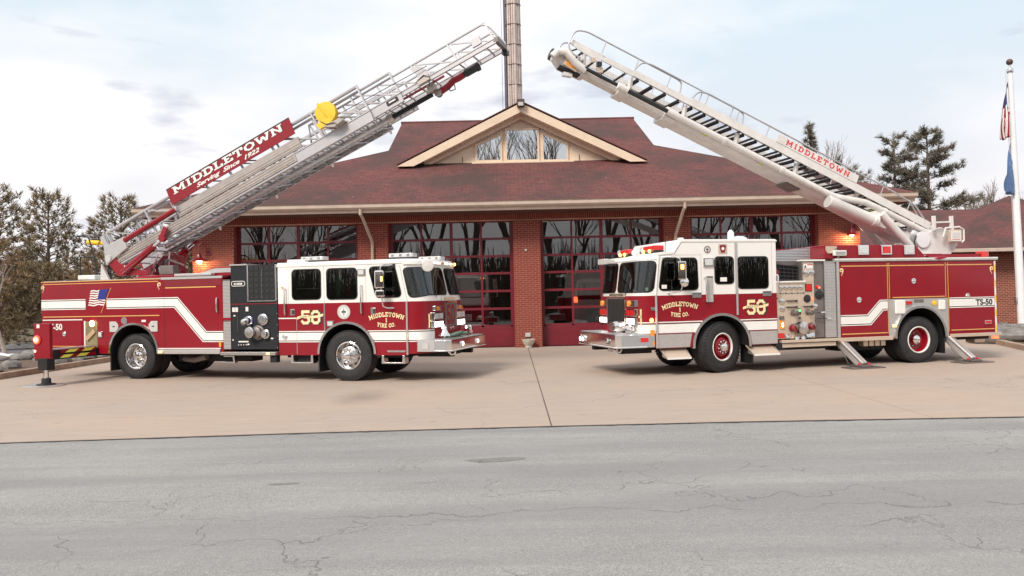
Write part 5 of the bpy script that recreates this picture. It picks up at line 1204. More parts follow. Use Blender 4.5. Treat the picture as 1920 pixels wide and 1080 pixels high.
MB().box(.84, 1.05, -.30, -.20, 2.00, 2.38).build('mirror', 'chrome', mr, bevel=.03); MB().box(.85, 1.05, -.30, -.20, 1.82, 1.97).build('convex_mirror', 'chrome', mr, bevel=.03); B('signal', 'lit_amber', mr, .99, 1.035, -.306, -.301, 2.15, 2.25, .004)
B('arm_clamp', 'black_plastic', mr, 1.10, 1.20, -.03, -.0005, 2.45, 2.52)
o = MB().lathe([(.14, 0), (.13, .015), (.001, .03)], nose(.20, 2.48, .10), (.55, -.8, -.12), 22).build('spot_mirror', 'white_paint', upper, smooth=True)

# ---------------- turntable and aerial ladder (23.5 degrees up, straight over the cab)
TH = R(23.5)
def LD(t, y, n): return Vector((-6.84 + t * math.cos(TH) - n * math.sin(TH), y, 2.92 + t * math.sin(TH) + n * math.cos(TH)))
tt = MB().lathe([(.80, 2.376), (.80, 2.44), (.72, 2.47), (.001, 2.47)], (-5.5, W / 2, 0), (0, 0, 1), 30).build('turntable', 'red_paint', q, smooth=True)
for y_ in (.66, 1.74):
    MB().xz(roundpoly([(-6.98, 2.90), (-6.86, 3.06), (-6.72, 2.98), (-6.55, 2.80), (-6.15, 2.66), (-5.75, 2.58), (-5.70, 2.48), (-6.60, 2.48)], .03), y_, y_ + .05).build('side_plate', 'red_paint', tt, bevel=.006)
MB().xz([(-6.1, 2.48), (-5.38, 2.48), (-5.44, 2.98), (-5.72, 3.05), (-5.92, 2.85)], 1.30, 1.70).build('pedestal', 'red_paint', tt, bevel=.02)
MB().lathe([(.24, 2.47), (.24, 2.60), (.17, 2.63), (.17, 2.85), (.10, 2.90), (.001, 2.90)], (-5.42, 1.22, 0), (0, 0, 1), 20).build('swivel', 'dark_red_paint', tt, smooth=True)
for k, (xa, za, xb, zb) in enumerate(((-5.7, 2.5, -5.3, 2.95), (-5.6, 2.5, -5.1, 2.8), (-5.5, 2.78, -4.9, 2.70), (-5.35, 2.5, -5.2, 3.0), (-5.8, 2.62, -5.2, 2.66))): T('hydraulic_line', ('dull_chrome', 'black_plastic', 'dark_steel')[k % 3], tt, [(xa, .82 + .05 * k, za), ((xa + xb) / 2, .78 + .05 * k, max(za, zb) + .05), (xb, .9 + .05 * k, zb)], .022, 6)
B('valve_bank', 'dark_steel', tt, -5.45, -5.05, .76, .98, 2.48, 2.70, .015)
MB().xz([(-6.05, 2.52), (-5.86, 2.52), (-5.42, 3.02), (-5.56, 3.12)], 1.78, 1.90).build('far_arm', 'red_paint', tt); T('far_hose', 'dark_red_paint', tt, [(-6.0, 1.92, 2.55), (-5.8, 1.92, 2.85), (-5.35, 1.92, 3.22)], .02, 6)
for k in range(5): MB().lathe([(.03, 0), (.03, .16)], (-5.75 + .07 * k, .9, 2.52 + .05 * (k % 3)), (.3, -.5, .8), 8).build('valve', 'dull_chrome' if k % 2 else 'black_plastic', tt)
MB().xz([(-6.98, 2.39), (-6.72, 2.39), (-6.95, 2.78)], .5, .56).build('console', 'grey_plastic', tt); B('plate', 'white_vinyl', tt, -6.40, -6.27, .655, .6595, 2.68, 2.73)
for y_ in (.60, 1.84):
    c_ = T('lift_cylinder', 'red_paint', tt, [(-6.38, y_, 2.56), (-5.46, y_, 3.17)], .085, 14); T('piston_rod', 'chrome', c_, [(-5.46, y_, 3.17), (-5.22, y_, 3.34)], .045, 10)
    MB().lathe([(.09, -.05), (.09, .05)], (-5.20, y_, 3.36), (0, 1, 0), 14).build('pivot', 'red_paint', c_); MB().obox((-5.22, y_, 3.38), (-5.10, y_, 3.62), .05, .12).build('bracket', 'red_paint', c_)
def section(name, t0, t1, ya, yb, nb, nt, top, rail, rungn, sp, t_hand0=None, hand_r=.03, latt=1.05, mt='ladder_aluminium', lw=.05):
    mb = MB()
    for y_ in (ya, yb):
        mb.obox(LD(t0, y_, (nb + nt) / 2), LD(t1, y_, (nb + nt) / 2), rail, nt - nb, up=(-math.sin(TH), 0, math.cos(TH)))
        for n_ in (nb + .012, nt - .012): mb.obox(LD(t0, y_, n_), LD(t1, y_, n_), rail + .03, .022, up=(-math.sin(TH), 0, math.cos(TH)))
    o = mb.build(name, mt, q)
    th0 = t_hand0 or t0 + .15
    for y_ in (ya, yb):
        T('handrail', 'ladder_aluminium', o, [LD(th0 - .10, y_, nt), LD(th0, y_, top), LD(t1 - .05, y_, top)], hand_r, 8)
        n = int((t1 - th0) / latt); st__ = (t1 - .1 - th0) / n
        for i in range(n):
            ta = th0 + i * st__; MB().obox(LD(ta + .02, y_, top), LD(ta + .10, y_, nt), .035, lw, up=(0, 1, 0)).build('upright', 'ladder_aluminium', o)
            MB().obox(LD(ta + .10, y_, top - .03), LD(ta + st__, y_, nt), .028, lw * .7, up=(0, 1, 0)).build('diagonal', 'ladder_aluminium', o)
        MB().obox(LD(t1 - .06, y_, top), LD(t1 - .02, y_, nt), .035, lw, up=(0, 1, 0)).build('upright', 'ladder_aluminium', o)
    me = None; tt_ = t0 + .22 + (rungn + .20) * 1.2
    while tt_ < t1 - .1:
        p = LD(tt_, ya, rungn); r_ = LD(tt_, yb, rungn)
        if me is None: u_ = MB().tube([Vector((0, 0, 0)), r_ - p], .021, 7).build('rung', 'ladder_aluminium', o, smooth=True); me = u_.data
        else: u_ = link('rung', me, o)
        u_.location = p; tt_ += sp
    return o
ls1 = section('ladder_base_section', 0, 7.8, .74, 1.76, -.26, .0, .64, .05, -.20, .355, .12, .042, 1.15, lw=.08)
ls2 = section('ladder_mid_section', .7, 8.6, .84, 1.66, -.18, .05, .57, .04, -.11, .355, 1.0, .032, 1.05, lw=.06)
ls3 = section('ladder_fly_section', 1.4, 11.02, .93, 1.57, -.03, .09, .50, .035, .02, .355, 6.2, .024, .95)
for t_ in [1.2 + .74 * i for i in range(9)]:                           # X bracing under the rungs
    MB().obox(LD(t_, .78, -.24), LD(t_ + .70, 1.72, -.24), .04, .02).build('brace', 'ladder_aluminium', ls1)
MB().obox(LD(.5, 1.785, -.13), LD(7.8, 1.785, -.13), .012, .012).build('rail_line', 'black_line', ls1)
for t_ in [.4 + .24 * i for i in range(30)]: MB().obox(LD(t_, 1.72, -.262), LD(t_ + .15, 1.72, -.262), .03, .004).build('slot', 'black_line', ls1)
MB().obox(LD(.15, .70, -.10), LD(5.7, .70, -.10), .012, .20, up=(-math.sin(TH), 0, math.cos(TH))).build('rail_cover', 'ladder_channel', ls1)
MB().obox(LD(2.3, .695, .16), LD(5.95, .695, .16), .05, .26, up=(-math.sin(TH), 0, math.cos(TH))).build('ladder_rack', 'ladder_channel', ls1)
for n_ in (-.16, -.10, -.04): MB().obox(LD(.2, .692, n_), LD(5.65, .692, n_), .006, .008, up=(-math.sin(TH), 0, math.cos(TH))).build('groove', 'dark_steel', ls1)
for n_ in (.06, .12, .20, .26): MB().obox(LD(2.32, .668, n_), LD(5.93, .668, n_), .006, .010, up=(-math.sin(TH), 0, math.cos(TH))).build('groove', 'dark_steel' if n_ < .2 else 'ladder_aluminium', ls1)
for i in range(15): MB().lathe([(.014, 0), (.001, .008)], LD(.4 + .36 * i, .693, -.18), (0, -1, 0), 6).build('rivet', 'dark_steel', ls1)
for t_ in (.9, 2.7, 4.4, 6.1): MB().lathe([(.04, -.02), (.022, .06), (.001, .065)], LD(t_ + 1.6, 1.78, -.28), (.4, 0, -.9), 10).build('tip_light', 'white_vinyl', ls1)
bxp = [LD(-.15, .63, -.12), LD(-.02, .63, .33), LD(.62, .63, .30), LD(.60, .63, -.0)]
MB().prism(bxp, [p + Vector((0, .07, 0)) for p in bxp]).build('junction_box', 'aluminium', ls1, bevel=.01)
MB().prism([LD(-.02, .70, -.26), LD(-.08, .70, .62), LD(.04, .70, .64), LD(.12, .70, -.2)], [LD(-.02, .76, -.26), LD(-.08, .76, .62), LD(.04, .76, .64), LD(.12, .76, -.2)]).build('heel_post', 'ladder_aluminium', ls1)
ec = T('extension_cylinder', 'red_paint', ls1, [LD(.62, .64, .20), LD(2.30, .64, .23)], .065, 12); MB().lathe([(.075, 0), (.075, .05)], LD(2.30, .64, .23), (math.cos(TH), 0, math.sin(TH)), 12).build('gland', 'ladder_aluminium', ec)
hb_ = MB().lathe([(.09, -.06), (.09, .06)], LD(0, .66, 0), (0, 1, 0), 18).build('heel_pin', 'grey_plastic', tt)
# red name board
sg = [LD(2.23, .635, .375), LD(5.94, .635, .375), LD(5.94, .635, .79), LD(2.23, .635, .79)]
board = MB().prism(sg, [p + Vector((0, .025, 0)) for p in sg]).build('name_board', 'red_paint', ls1)
e_, n_ = Vector((math.cos(TH), 0, math.sin(TH))), Vector((-math.sin(TH), 0, math.cos(TH)))
MB().prism([LD(2.23, .633, .765), LD(5.94, .633, .765), LD(5.94, .633, .79), LD(2.23, .633, .79)], [LD(2.23, .6345, .765), LD(5.94, .6345, .765), LD(5.94, .6345, .79), LD(2.23, .6345, .79)]).build('board_edge', 'black_line', board)
wl = text_width('MIDDLETOWN', .178); kq = 3.3 / wl
for mt, lift, th_, dx in (('black_line', .0008, .27, .012), ('grey_plastic', .004, .20, 0)):
    mb = MB(); lettering(mb, 'MIDDLETOWN', .178, lambda x, h, k: LD(2.40 + dx + x * kq, .635 - lift - .00015 * (k % 14), .575 - dx * .5 + h), th_); mb.build('board_lettering', mt if mt != 'grey_plastic' else 'white_vinyl', board)
for w_, t_, f_ in (('Serving', 3.05, .72), ('Since', 3.86, .50), ('1922', 4.50, .46)): font_text('script_lettering', w_, .135, 'white_vinyl', board, LD(t_, .6335, .435), e_, n_, shear=.38, bold=.004, fit=f_)
# yellow cable reel with bracket
rl = MB().lathe([(.05, -.09), (.24, -.085), (.255, -.06), (.255, .06), (.24, .085), (.05, .09)], LD(6.86, .62, .40), (.15, -1, 0), 26).build('cable_reel', 'yellow_paint', ls2, smooth=True)
MB().obox(LD(6.78, .52, .66), LD(6.98, .52, .14), .05, .05, up=(0, 1, 0)).build('reel_arm', 'yellow_paint', rl); MB().prism([LD(6.55, .50, .24), LD(6.95, .50, .24), LD(6.95, .50, .12), LD(6.62, .50, .10)], [LD(6.55, .60, .24), LD(6.95, .60, .24), LD(6.95, .60, .12), LD(6.62, .60, .10)]).build('reel_box', 'yellow_paint', rl)
MB().prism([LD(6.70, .50, .11), LD(7.15, .50, .11), LD(7.2, .50, .02), LD(6.95, .50, -.02)], [LD(6.70, .80, .11), LD(7.15, .80, .11), LD(7.2, .80, .02), LD(6.95, .80, -.02)]).build('reel_bracket', 'ladder_channel', rl)
T('reel_cable', 'black_plastic', rl, [LD(6.7, .49, .25), LD(6.80, .48, .12), LD(7.0, .48, .06), LD(7.08, .5, -.08)], .010, 5); T('cable', 'black_plastic', ls2, [LD(7.05, .72, .28), LD(9.4, .85, .28)], .009, 5)
pv = [LD(8.20, .80, -.10), LD(8.50, .80, -.10), LD(8.50, .80, .0), LD(8.20, .80, .0)]; lp = MB().prism(pv, [p + Vector((0, .012, 0)) for p in pv]).build('maker_plate', 'black_plastic', ls2, bevel=.02)
MB().prism([LD(8.26, .795, -.065), LD(8.44, .795, -.065), LD(8.44, .795, -.035), LD(8.26, .795, -.035)], [LD(8.26, .799, -.065), LD(8.44, .799, -.065), LD(8.44, .799, -.035), LD(8.26, .799, -.035)]).build('plate_mark', 'white_vinyl', lp)
# waterway and monitor under the tip
wp = T('waterway', 'ladder_aluminium', ls1, [LD(1.2, 1.25, -.20), LD(8.05, 1.25, -.20)], .075, 12); T('inner_waterway', 'pump_black', wp, [LD(8.05, 1.25, -.20), LD(9.15, 1.25, -.20)], .055, 12); MB().lathe([(.10, 0), (.10, .14)], LD(7.95, 1.25, -.20), tuple(e_), 14).build('collar', 'ladder_channel', wp)
mo = MB().box(-.09, .09, -.10, .10, -.09, .09).build('monitor_mount', 'ladder_channel', ls3); mo.location = LD(9.22, 1.18, -.10); mo.rotation_euler = (0, -TH, 0)
MB().tube([LD(9.35, 1.25, -.24), LD(9.55, 1.25, -.22), LD(9.72, 1.25, -.16), LD(9.86, 1.25, -.17), LD(10.0, 1.25, -.16)], .075, 12).build('monitor', 'red_paint', ls3, smooth=True)
MB().lathe([(.06, 0), (.085, .05), (.085, .30), (.10, .33), (.10, .40), (.08, .41), (.07, .3)], LD(10.0, 1.25, -.16), tuple(e_), 16).build('nozzle', 'black_plastic', ls3, smooth=True)
T('monitor_handle', 'black_plastic', ls3, [LD(9.55, 1.2, -.26), LD(9.58, 1.2, -.36), LD(9.70, 1.2, -.38), LD(9.72, 1.2, -.27)], .014, 6)
MB().lathe([(.09, -.05), (.09, .05)], LD(9.3, 1.22, -.26), (0, 1, 0), 14).build('joint', 'dark_steel', ls3)
cx_ = [LD(9.12, .90, .12), LD(9.0, .90, .44), LD(9.22, .90, .42), LD(9.42, .90, .10)]; MB().prism(cx_, [p + Vector((0, .02, 0)) for p in cx_]).build('side_bracket', 'ladder_aluminium', ls3); MB().prism([LD(9.05, .84, -.02), LD(9.35, .84, -.02), LD(9.35, .84, .12), LD(9.05, .84, .12)], [LD(9.05, .93, -.02), LD(9.35, .93, -.02), LD(9.35, .93, .12), LD(9.05, .93, .12)]).build('control_box', 'ladder_channel', ls3)
T('control_cable', 'black_plastic', ls3, [LD(9.0, .85, .06), LD(9.25, .82, .12), LD(9.36, .84, .02), LD(9.24, .9, -.14)], .010, 5)
MB().prism([LD(10.5, .89, .13), LD(10.72, .89, .13), LD(10.74, .89, .30), LD(10.54, .89, .30)], [LD(10.5, .96, .13), LD(10.72, .96, .13), LD(10.74, .96, .30), LD(10.54, .96, .30)]).build('tip_box', 'ladder_aluminium', ls3)
for y_ in (.93, 1.57): T('tip_guard', 'ladder_aluminium', ls3, round3([LD(10.6, y_, .50), LD(10.98, y_, .50), LD(11.10, y_, .12), LD(11.04, y_, .0)], .18), .022, 8)
MB().obox(LD(11.04, .90, .04), LD(11.04, 1.60, .04), .10, .10).build('tip_bar', 'dark_steel', ls3); MB().box(-.06, .06, -.09, .09, -.05, .05).build('tip_camera', 'black_plastic', ls3).location = LD(11.0, 1.62, -.05)
MB().obox(LD(1.8, 1.15, .0), LD(9.6, 1.15, .0), .03, .05).build('extension_cable', 'dark_red_paint', ls3)
ep = MB().lathe([(.42, 0), (.42, .02), (.40, .028), (.001, .028)], (0, 0, 0), (0, 0, 1), 30).build('outrigger_pad', 'aluminium'); ep.location = (-10.42, 18.36, 0.002)
tag(ep, 'round metal pad on the concrete under the left truck outrigger foot', 'ground pad')

# ================================================================ right truck: pumper with telescoping boom
k = thing('boom_truck', 'red and white pumper at the right with a beige telescoping boom raised over its cab', 'fire truck', (4.53, 18.07, 0), R(15.2), 'fire trucks on the apron')
# ---------------- body
ar = arch_pts(5.22, .62, .69, .60)
body = MB().xz([(3.0, .60)] + ar + [(7.44, .60), (7.44, 2.40), (3.0, 2.40)], 0, W).build('body', 'red_paint', k, bevel=.008)
MB().xz([(4.36, .615), (4.36, 1.515), (6.03, 1.515), (6.03, .615)] + [(x, z) for x, z in reversed(arch_pts(5.22, .62, .70, .615))], -.004, -.0005).build('fender_panel', 'aluminium', body)
MB().ring(5.22, .62, .675, .730, -.03, math.pi + .03, -.05, .03).build('fender_trim', 'dull_chrome', body, smooth=True)
mb = MB(); A_ = arch_pts(5.22, .62, .686, .60)
for (xa, za), (xb, zb) in zip(A_[:-1], A_[1:]): mb.poly([(xa, .031, za), (xb, .031, zb), (xb, .80, zb), (xa, .80, za)])
mb.build('wheel_well', 'rubber_black', body)
B('top_rail', 'aluminium', body, 2.92, 7.50, -.03, .06, 2.401, 2.475, .008); B('top_rail_edge', 'white_vinyl', body, 2.92, 7.50, -.034, -.0305, 2.445, 2.473)
B('bottom_rail', 'panel_steel', body, 2.98, 4.45, -.03, .03, .575, .665, .008); B('bottom_rail', 'panel_steel', body, 6.06, 7.56, -.03, .03, .575, .655, .008)
for a_, b_, z0_, z1_ in ((3.06, 4.32, .70, 2.33), (4.42, 5.95, 1.53, 2.33), (6.07, 7.38, .70, 2.33)): MB().box(a_, b_, -.010, -.001, z0_, z1_).build('compartment_door', 'red_paint', body, bevel=.006)
for x in (4.345, 4.395, 5.975, 6.045): B('door_edge', 'gold_leaf', body, x - .006, x + .006, -.008, -.0005, 1.53 if 4.36 < x < 6.0 else .72, 2.36)
B('corner_trim', 'aluminium', body, 2.975, 3.045, -.012, .05, .67, 2.40); B('chevron_strip', 'white_vinyl', body, 7.40, 7.444, -.008, -.0005, .66, 2.38)
for i in range(5): MB().xz([(7.402, .70 + .36 * i), (7.442, .64 + .36 * i + .0), (7.442, .82 + .36 * i), (7.402, .88 + .36 * i)], -.010, -.0082).build('chevron', 'yellow_paint', body)
for a_, b_, z in ((3.10, 5.93, 2.30), (5.99, 7.32, 2.30), (3.08, 4.31, .745), (4.47, 5.93, 1.555), (6.10, 7.36, .745)): B('gold_line', 'gold_leaf', body, a_, b_, -.014, -.0105, z - .012, z + .010)
gold_scroll(body, 3.10, 2.22, 1, -.014); gold_scroll(body, 7.32, 2.22, -1, -.014)
stripe(body, [(3.06, 1.055), (3.815, 1.055), (4.165, 1.385), (4.33, 1.385)], y=-.015); stripe(body, [(6.07, 1.395), (7.38, 1.395)], y=-.015)
font_text('unit_number', 'TS-50', .185, 'black_line', body, (6.82, -.0165, 1.33), fit=.50, bold=.008)
for x, z in ((3.55, 1.52), (5.06, 1.93), (6.59, 1.55)): knob(body, x, z, .065, -.012)
for x0_, x1_, z0_, z1_ in ((4.52, 4.80, 1.17, 1.49), (5.74, 5.93, 1.24, 1.47)): MB().box(x0_, x1_, -.045, -.005, z0_, z1_).build('fender_cover', 'white_vinyl', body, bevel=.03)
lamp_box('warning_light', body, 4.79, 4.98, -.05, -.005, 1.37, 1.47, 'lens_red'); B('name_plate', 'dark_steel', body, 5.07, 5.33, -.014, -.005, 1.42, 1.50)
o = MB().lathe([(.06, 0), (.06, .02), (.001, .03)], (5.64, -.005, 1.40), (0, -1, 0), 16).build('air_cap', 'yellow_paint', body); lamp_box('marker_lamp', body, 4.42, 4.54, -.03, -.005, .86, .93, 'lit_amber')
lamp_box('marker_lamp', body, 7.07, 7.27, -.03, -.012, .86, .95, 'lens_red'); B('tail_light', 'lit_red', body, 7.36, 7.50, .0, .08, .50, .56)
# raised hatch with lights
ht = MB().xz([(2.72, 2.476), (5.50, 2.476), (5.19, 2.785), (2.72, 2.785)], .05, W - .05).build('top_hatch', 'red_paint', k, bevel=.012)
for x, mt in ((3.72, 'lens_clear'), (4.35, 'lens_red'), (4.98, 'lens_clear')): lamp_box('scene_light', ht, x - .145, x + .145, .0, .049, 2.555, 2.78, mt)
for i, p in enumerate((((2.78, 2.60), (3.02, 2.60), (3.02, 2.76), (2.74, 2.76), (2.74, 2.66)),)): MB().xz(p, .02, .049).build('deck_light_box', 'panel_steel', ht)
dl = MB().box(2.90, 3.22, -.06, .018, 2.54, 2.66).build('deck_light', 'white_vinyl', ht, bevel=.01); B('bulb_row', 'dull_chrome', dl, 2.93, 3.19, -.066, -.0605, 2.565, 2.635); T('stalk', 'dark_steel', dl, [(3.02, -.02, 2.477), (3.02, -.02, 2.54)], .03, 8); T('handle', 'black_plastic', dl, [(2.96, .0, 2.665), (2.96, -.03, 2.70), (3.08, -.03, 2.70)], .008, 5)
B('tail_lamp', 'lens_red', k, 7.10, 7.32, .05, .25, 2.476, 2.62, .02); B('tail_rail', 'red_paint', k, 5.6, 7.09, .08, .2, 2.48, 2.56)
MB().prism([(5.52, -.02, 2.49), (6.05, -.04, 2.49), (5.78, -.05, 2.42)], [(5.50, .25, 2.58), (6.1, .25, 2.58), (5.8, .02, 2.478)]).build('red_cover', 'cloth_red', k)
# chassis, wheels
ch = B('chassis', 'undercarriage', k, -1.95, 7.2, .80, 1.64, .50, .95); B('axle', 'undercarriage', ch, 5.11, 5.33, .42, 2.02, .42, .64); B('axle', 'undercarriage', ch, -.10, .12, .45, 2.0, .42, .62)
B('tank', 'undercarriage', ch, 3.2, 4.4, .3, .79, .34, .59); B('crossmember', 'undercarriage', ch, 1.5, 2.9, .25, .79, .42, .55); B('tail_step', 'undercarriage', ch, 6.1, 7.3, .1, .79, .50, .573); B('hitch', 'panel_steel', k, 6.9, 7.2, .12, .4, .42, .498)
for k_ in range(4): B('pipe_rack', 'panel_steel', ch, 3.75 + .16 * k_, 3.87 + .16 * k_, .12, .29, .44, .56)
sr_ = R(17)
wheel(k, .03, .25, .565, .565, .42, .300, -1, 'rf', sr_); wheel(k, .03, W - .25, .565, .565, .42, .300, 1, 'rf', sr_)
wheel(k, 5.22, .17, .545, .545, .285, .305, -1, 'rr'); wheel(k, 5.22, .51, .545, .545, .285, .305, -1, 'rr', inner=True); wheel(k, 5.22, W - .17, .545, .545, .285, .305, 1, 'rr'); wheel(k, 5.22, W - .51, .545, .545, .285, .305, 1, 'rr', inner=True)
B('mud_flap', 'rubber_black', k, 5.92, 5.95, .03, .62, .20, .70); B('mud_flap', 'rubber_black', k, .80, .83, .05, .55, .17, .70)
# jacks: sloping struts with pads
for i, xj in enumerate((3.10, 6.08)):
    a_ = Vector((xj, .10, .57)); b_ = Vector((xj + .20, -.42, .06)); jl = MB().obox(a_, b_, .19, .17).build('jack_leg', 'aluminium', k, bevel=.01)
    MB().obox(a_ + Vector((-.02, -.10, -.02)), b_ + Vector((-.02, -.055, .02)), .13, .02).build('leg_face', 'dark_steel', jl); c_ = a_.lerp(b_, .55); MB().obox(c_ + Vector((-.0, -.10, -.03)), c_.lerp(b_, .6) + Vector((0, -.085, -.02)), .07, .02).build('leg_mark', 'cloth_red', jl)
    B('foot', 'dark_steel', jl, xj + .06, xj + .36, -.56, -.30, .032, .075, .006); 
    for dx in (.08, .34): MB().sphere((xj + dx, -.44, .09), .03, 8).build('foot_pin', 'lens_red', jl)
    T('leg_cable', 'dark_steel', jl, [(xj - .12, .02, .55), (xj - .05, -.25, .10)], .007, 5)
    wx = 4.53 + (xj + .2) * math.cos(R(15.2)) + .43 * math.sin(R(15.2)); wy = 18.07 + (xj + .2) * math.sin(R(15.2)) - .43 * math.cos(R(15.2))
    o = MB().box(-.42, .42, -.22, .22, 0, .022).build('jack_pad', 'dark_steel', bevel=.004); o.location = (wx, wy, .003); o.rotation_euler = (0, 0, R(15.2))
    tag(o, ('flat steel pad under the sloping jack ahead of the rear wheel', 'flat steel pad under the sloping jack behind the rear wheel')[i], 'ground pad', 'jack pads of the right truck')
# ---------------- pump section
ph = B('pump_house', 'dark_steel', k, 1.44, 2.98, .16, W - .1, .68, 2.44)
pp = B('pump_panel', 'panel_steel', ph, 1.44, 2.40, .03, .159, .69, 1.95); B('side_panel', 'dark_steel', ph, 2.401, 2.66, .05, .159, .69, 2.42); up2 = B('upper_panel', 'panel_steel', ph, 2.10, 2.40, .03, .159, 1.955, 2.41); B('panel_hood', 'white_vinyl', ph, 2.06, 2.68, -.01, .16, 2.425, 2.46); B('panel_post', 'dark_steel', ph, 2.07, 2.098, .0, .159, 1.955, 2.42)
lvc = B('louvre_column', 'dull_chrome', k, 2.665, 2.96, .02, .10, .68, 2.42); ribs('louvre', 'aluminium', lvc, 2.675, 2.95, .70, 2.40, .034, .004, .0195)
B('shelf', 'white_vinyl', ph, 1.43, 2.17, -.01, .16, 1.951, 1.985)
MB().xz([(1.43, 2.40), (1.43, 2.655), (2.72, 2.77), (2.72, 2.40)], .6, .66).build('hose_bed_wall', 'ribbed_aluminium', ph)
hn = B('crosslay', 'undercarriage', ph, 1.46, 2.05, .12, .158, 1.99, 2.34)
for i in range(6): T('net_cord', 'net_black', hn, [(1.46 + .11 * i, .105, 1.99), (1.47 + .11 * i, .10, 2.16), (1.46 + .11 * i, .105, 2.36 - .02 * i)], .014, 5)
for i in range(5): T('net_cord', 'net_black', hn, [(1.45, .098, 2.02 + .085 * i), (1.75, .09, 2.01 + .08 * i), (2.04, .098, 2.00 + .075 * i)], .014, 5)
for i, z in enumerate((2.05, 2.18)): MB().lathe([(.075, 0), (.075, .02), (.05, .025), (.001, .02)], (1.47, .10, z), (0, -1, 0), 16).build('hose_end', 'dark_red_paint', hn)
def gauge(x, z, r, y=.03, parent=pp):
    g = MB().lathe([(r, 0), (r, .022), (r * .86, .026)], (x, y - .0005, z), (0, -1, 0), 20).build('gauge', 'dull_chrome', parent, smooth=True); MB().lathe([(r * .86, .018), (.001, .018)], (x, y - .0005, z), (0, -1, 0), 20, caps=False).build('gauge_face', 'gauge_face', g)
    MB().obox((x - r * .35, y - .0205, z - r * .3), (x + r * .3, y - .0205, z + r * .35), .004, .006).build('needle', 'black_line', g)
for x in (1.53, 1.66, 1.79, 1.92, 2.05): gauge(x, 1.84, .052)
gauge(1.56, 1.53, .062); gauge(1.56, 1.37, .062); gauge(2.20, 2.16, .075, .03, up2); gauge(2.36 - .01, 2.17, .06, .03, up2)
o = B('warning_plate', 'white_vinyl', up2, 2.14, 2.38, .024, .0295, 2.26, 2.36); MB().xz([(2.155, 2.275), (2.215, 2.275), (2.185, 2.345)], .0215, .0235).build('warning_triangle', 'black_line', o); B('warning_band', 'lens_red', o, 2.24, 2.375, .0215, .0235, 2.335, 2.355)
scr = B('display', 'black_plastic', pp, 2.17, 2.34, .015, .0295, 1.74, 1.91); B('screen', 'lens_red', scr, 2.185, 2.325, .012, .0145, 1.755, 1.895)
for x in [1.50 + .075 * i for i in range(9)]: B('toggle', 'dull_chrome' if int(x * 40) % 2 else 'black_plastic', pp, x, x + .05, .018, .0295, 1.70, 1.72)
for z, a_, b_ in ((1.535, 1.66, 1.93), (1.395, 1.66, 1.93), (1.40, 2.10, 2.33)): T('lever', 'black_plastic', pp, [(a_, .0, z), (b_, .0, z)], .014, 6); MB().lathe([(.03, 0), (.03, .03)], (b_, .029, z), (0, -1, 0), 10).build('lever_hub', 'dark_steel', pp)
def valve(x, z, r, ln, parent=pp, mt='dark_steel', y=.03):
    v_ = MB().lathe([(r * 1.2, 0), (r * 1.2, .02), (r * .8, .03), (r * .8, ln), (r, ln + .005), (r, ln + .05), (.001, ln + .055)], (x, y - .0005, z), (.25, -1, -.15), 14).build('discharge', mt, parent, smooth=True); return v_
valve(1.84, 1.27, .06, .10); valve(2.22, 1.28, .06, .10); valve(1.80, .93, .07, .08, mt='dark_red_paint'); valve(2.26, .95, .065, .08, mt='dark_red_paint'); valve(1.85, .97, .05, .10); valve(2.31, .99, .05, .10)
MB().lathe([(.13, 0), (.13, .05), (.12, .07), (.001, .075)], (2.0, .029, .93), (.1, -1, 0), 22).build('suction_inlet', 'black_plastic', pp, smooth=True); MB().lathe([(.155, .0), (.155, .03), (.001, .04)], (2.04, -.05, .93), (.15, -1, 0), 6).build('suction_cap', 'dull_chrome', pp)
B('panel_light', 'lit_green', pp, 1.985, 2.035, .02, .0295, 1.29, 1.34); B('indicator_box', 'black_plastic', pp, 1.975, 2.045, .024, .0295, 1.22, 1.36); B('switch', 'dark_steel', pp, 1.985, 2.035, .015, .0295, 1.12, 1.18)
MB().lathe([(.085, 0), (.09, .02), (.07, .03), (.001, .032)], (2.21, .029, 1.58), (0, -1, 0), 18).build('handwheel', 'black_plastic', pp, smooth=True); B('pilot_lamp', 'lit_red', pp, 2.325, 2.37, .015, .0295, 1.55, 1.60)
sp_ = ph
for x, z, mt in ((2.50, 1.84, 'lit_red'),): MB().sphere((x, .03, z), .045, 10).build('pilot_lamp', 'lens_red', sp_); MB().sphere((x + .01, .0, z - .015), .028, 8).build('pilot_glow', mt, sp_)
MB().lathe([(.10, 0), (.105, .02), (.07, .03), (.001, .05)], (2.54, .049, 1.66), (0, -1, 0), 18).build('handwheel', 'black_plastic', sp_, smooth=True); gauge(2.43, 1.40, .06, .05, sp_)
for z, x1_ in ((1.26, 2.62), (1.12, 2.78)): T('pull_rod', 'black_plastic', sp_, [(2.44, .0, z), (x1_ - .08, -.03, z)], .008, 5); T('pull_grip', 'chrome', sp_, [(x1_ - .10, -.03, z), (x1_, -.035, z)], .018, 8)
for pts in ([(1.76, .0, .86), (1.72, -.02, .62 + .1), (1.70, .0, .80)], ): pass
for (xa, za, xb, zb) in ((1.80, .86, 1.66, .76), (1.84, .86, 1.90, .705), (1.88, .86, 2.06, .705), (2.20, .88, 2.19, .76), (2.24, .88, 2.24, .76), (2.28, .88, 2.31, .77)): T('cap_chain', 'dark_steel', pp, [(xa, .01, za), ((xa + xb) / 2, -.012, (za + zb) / 2 - .02), (xb, .0, zb)], .006, 4); MB().lathe([(.05, 0), (.05, .02), (.001, .025)], (xb, -.005, zb - .01), (0, -1, .4), 12).build('hanging_cap', 'dull_chrome', pp)
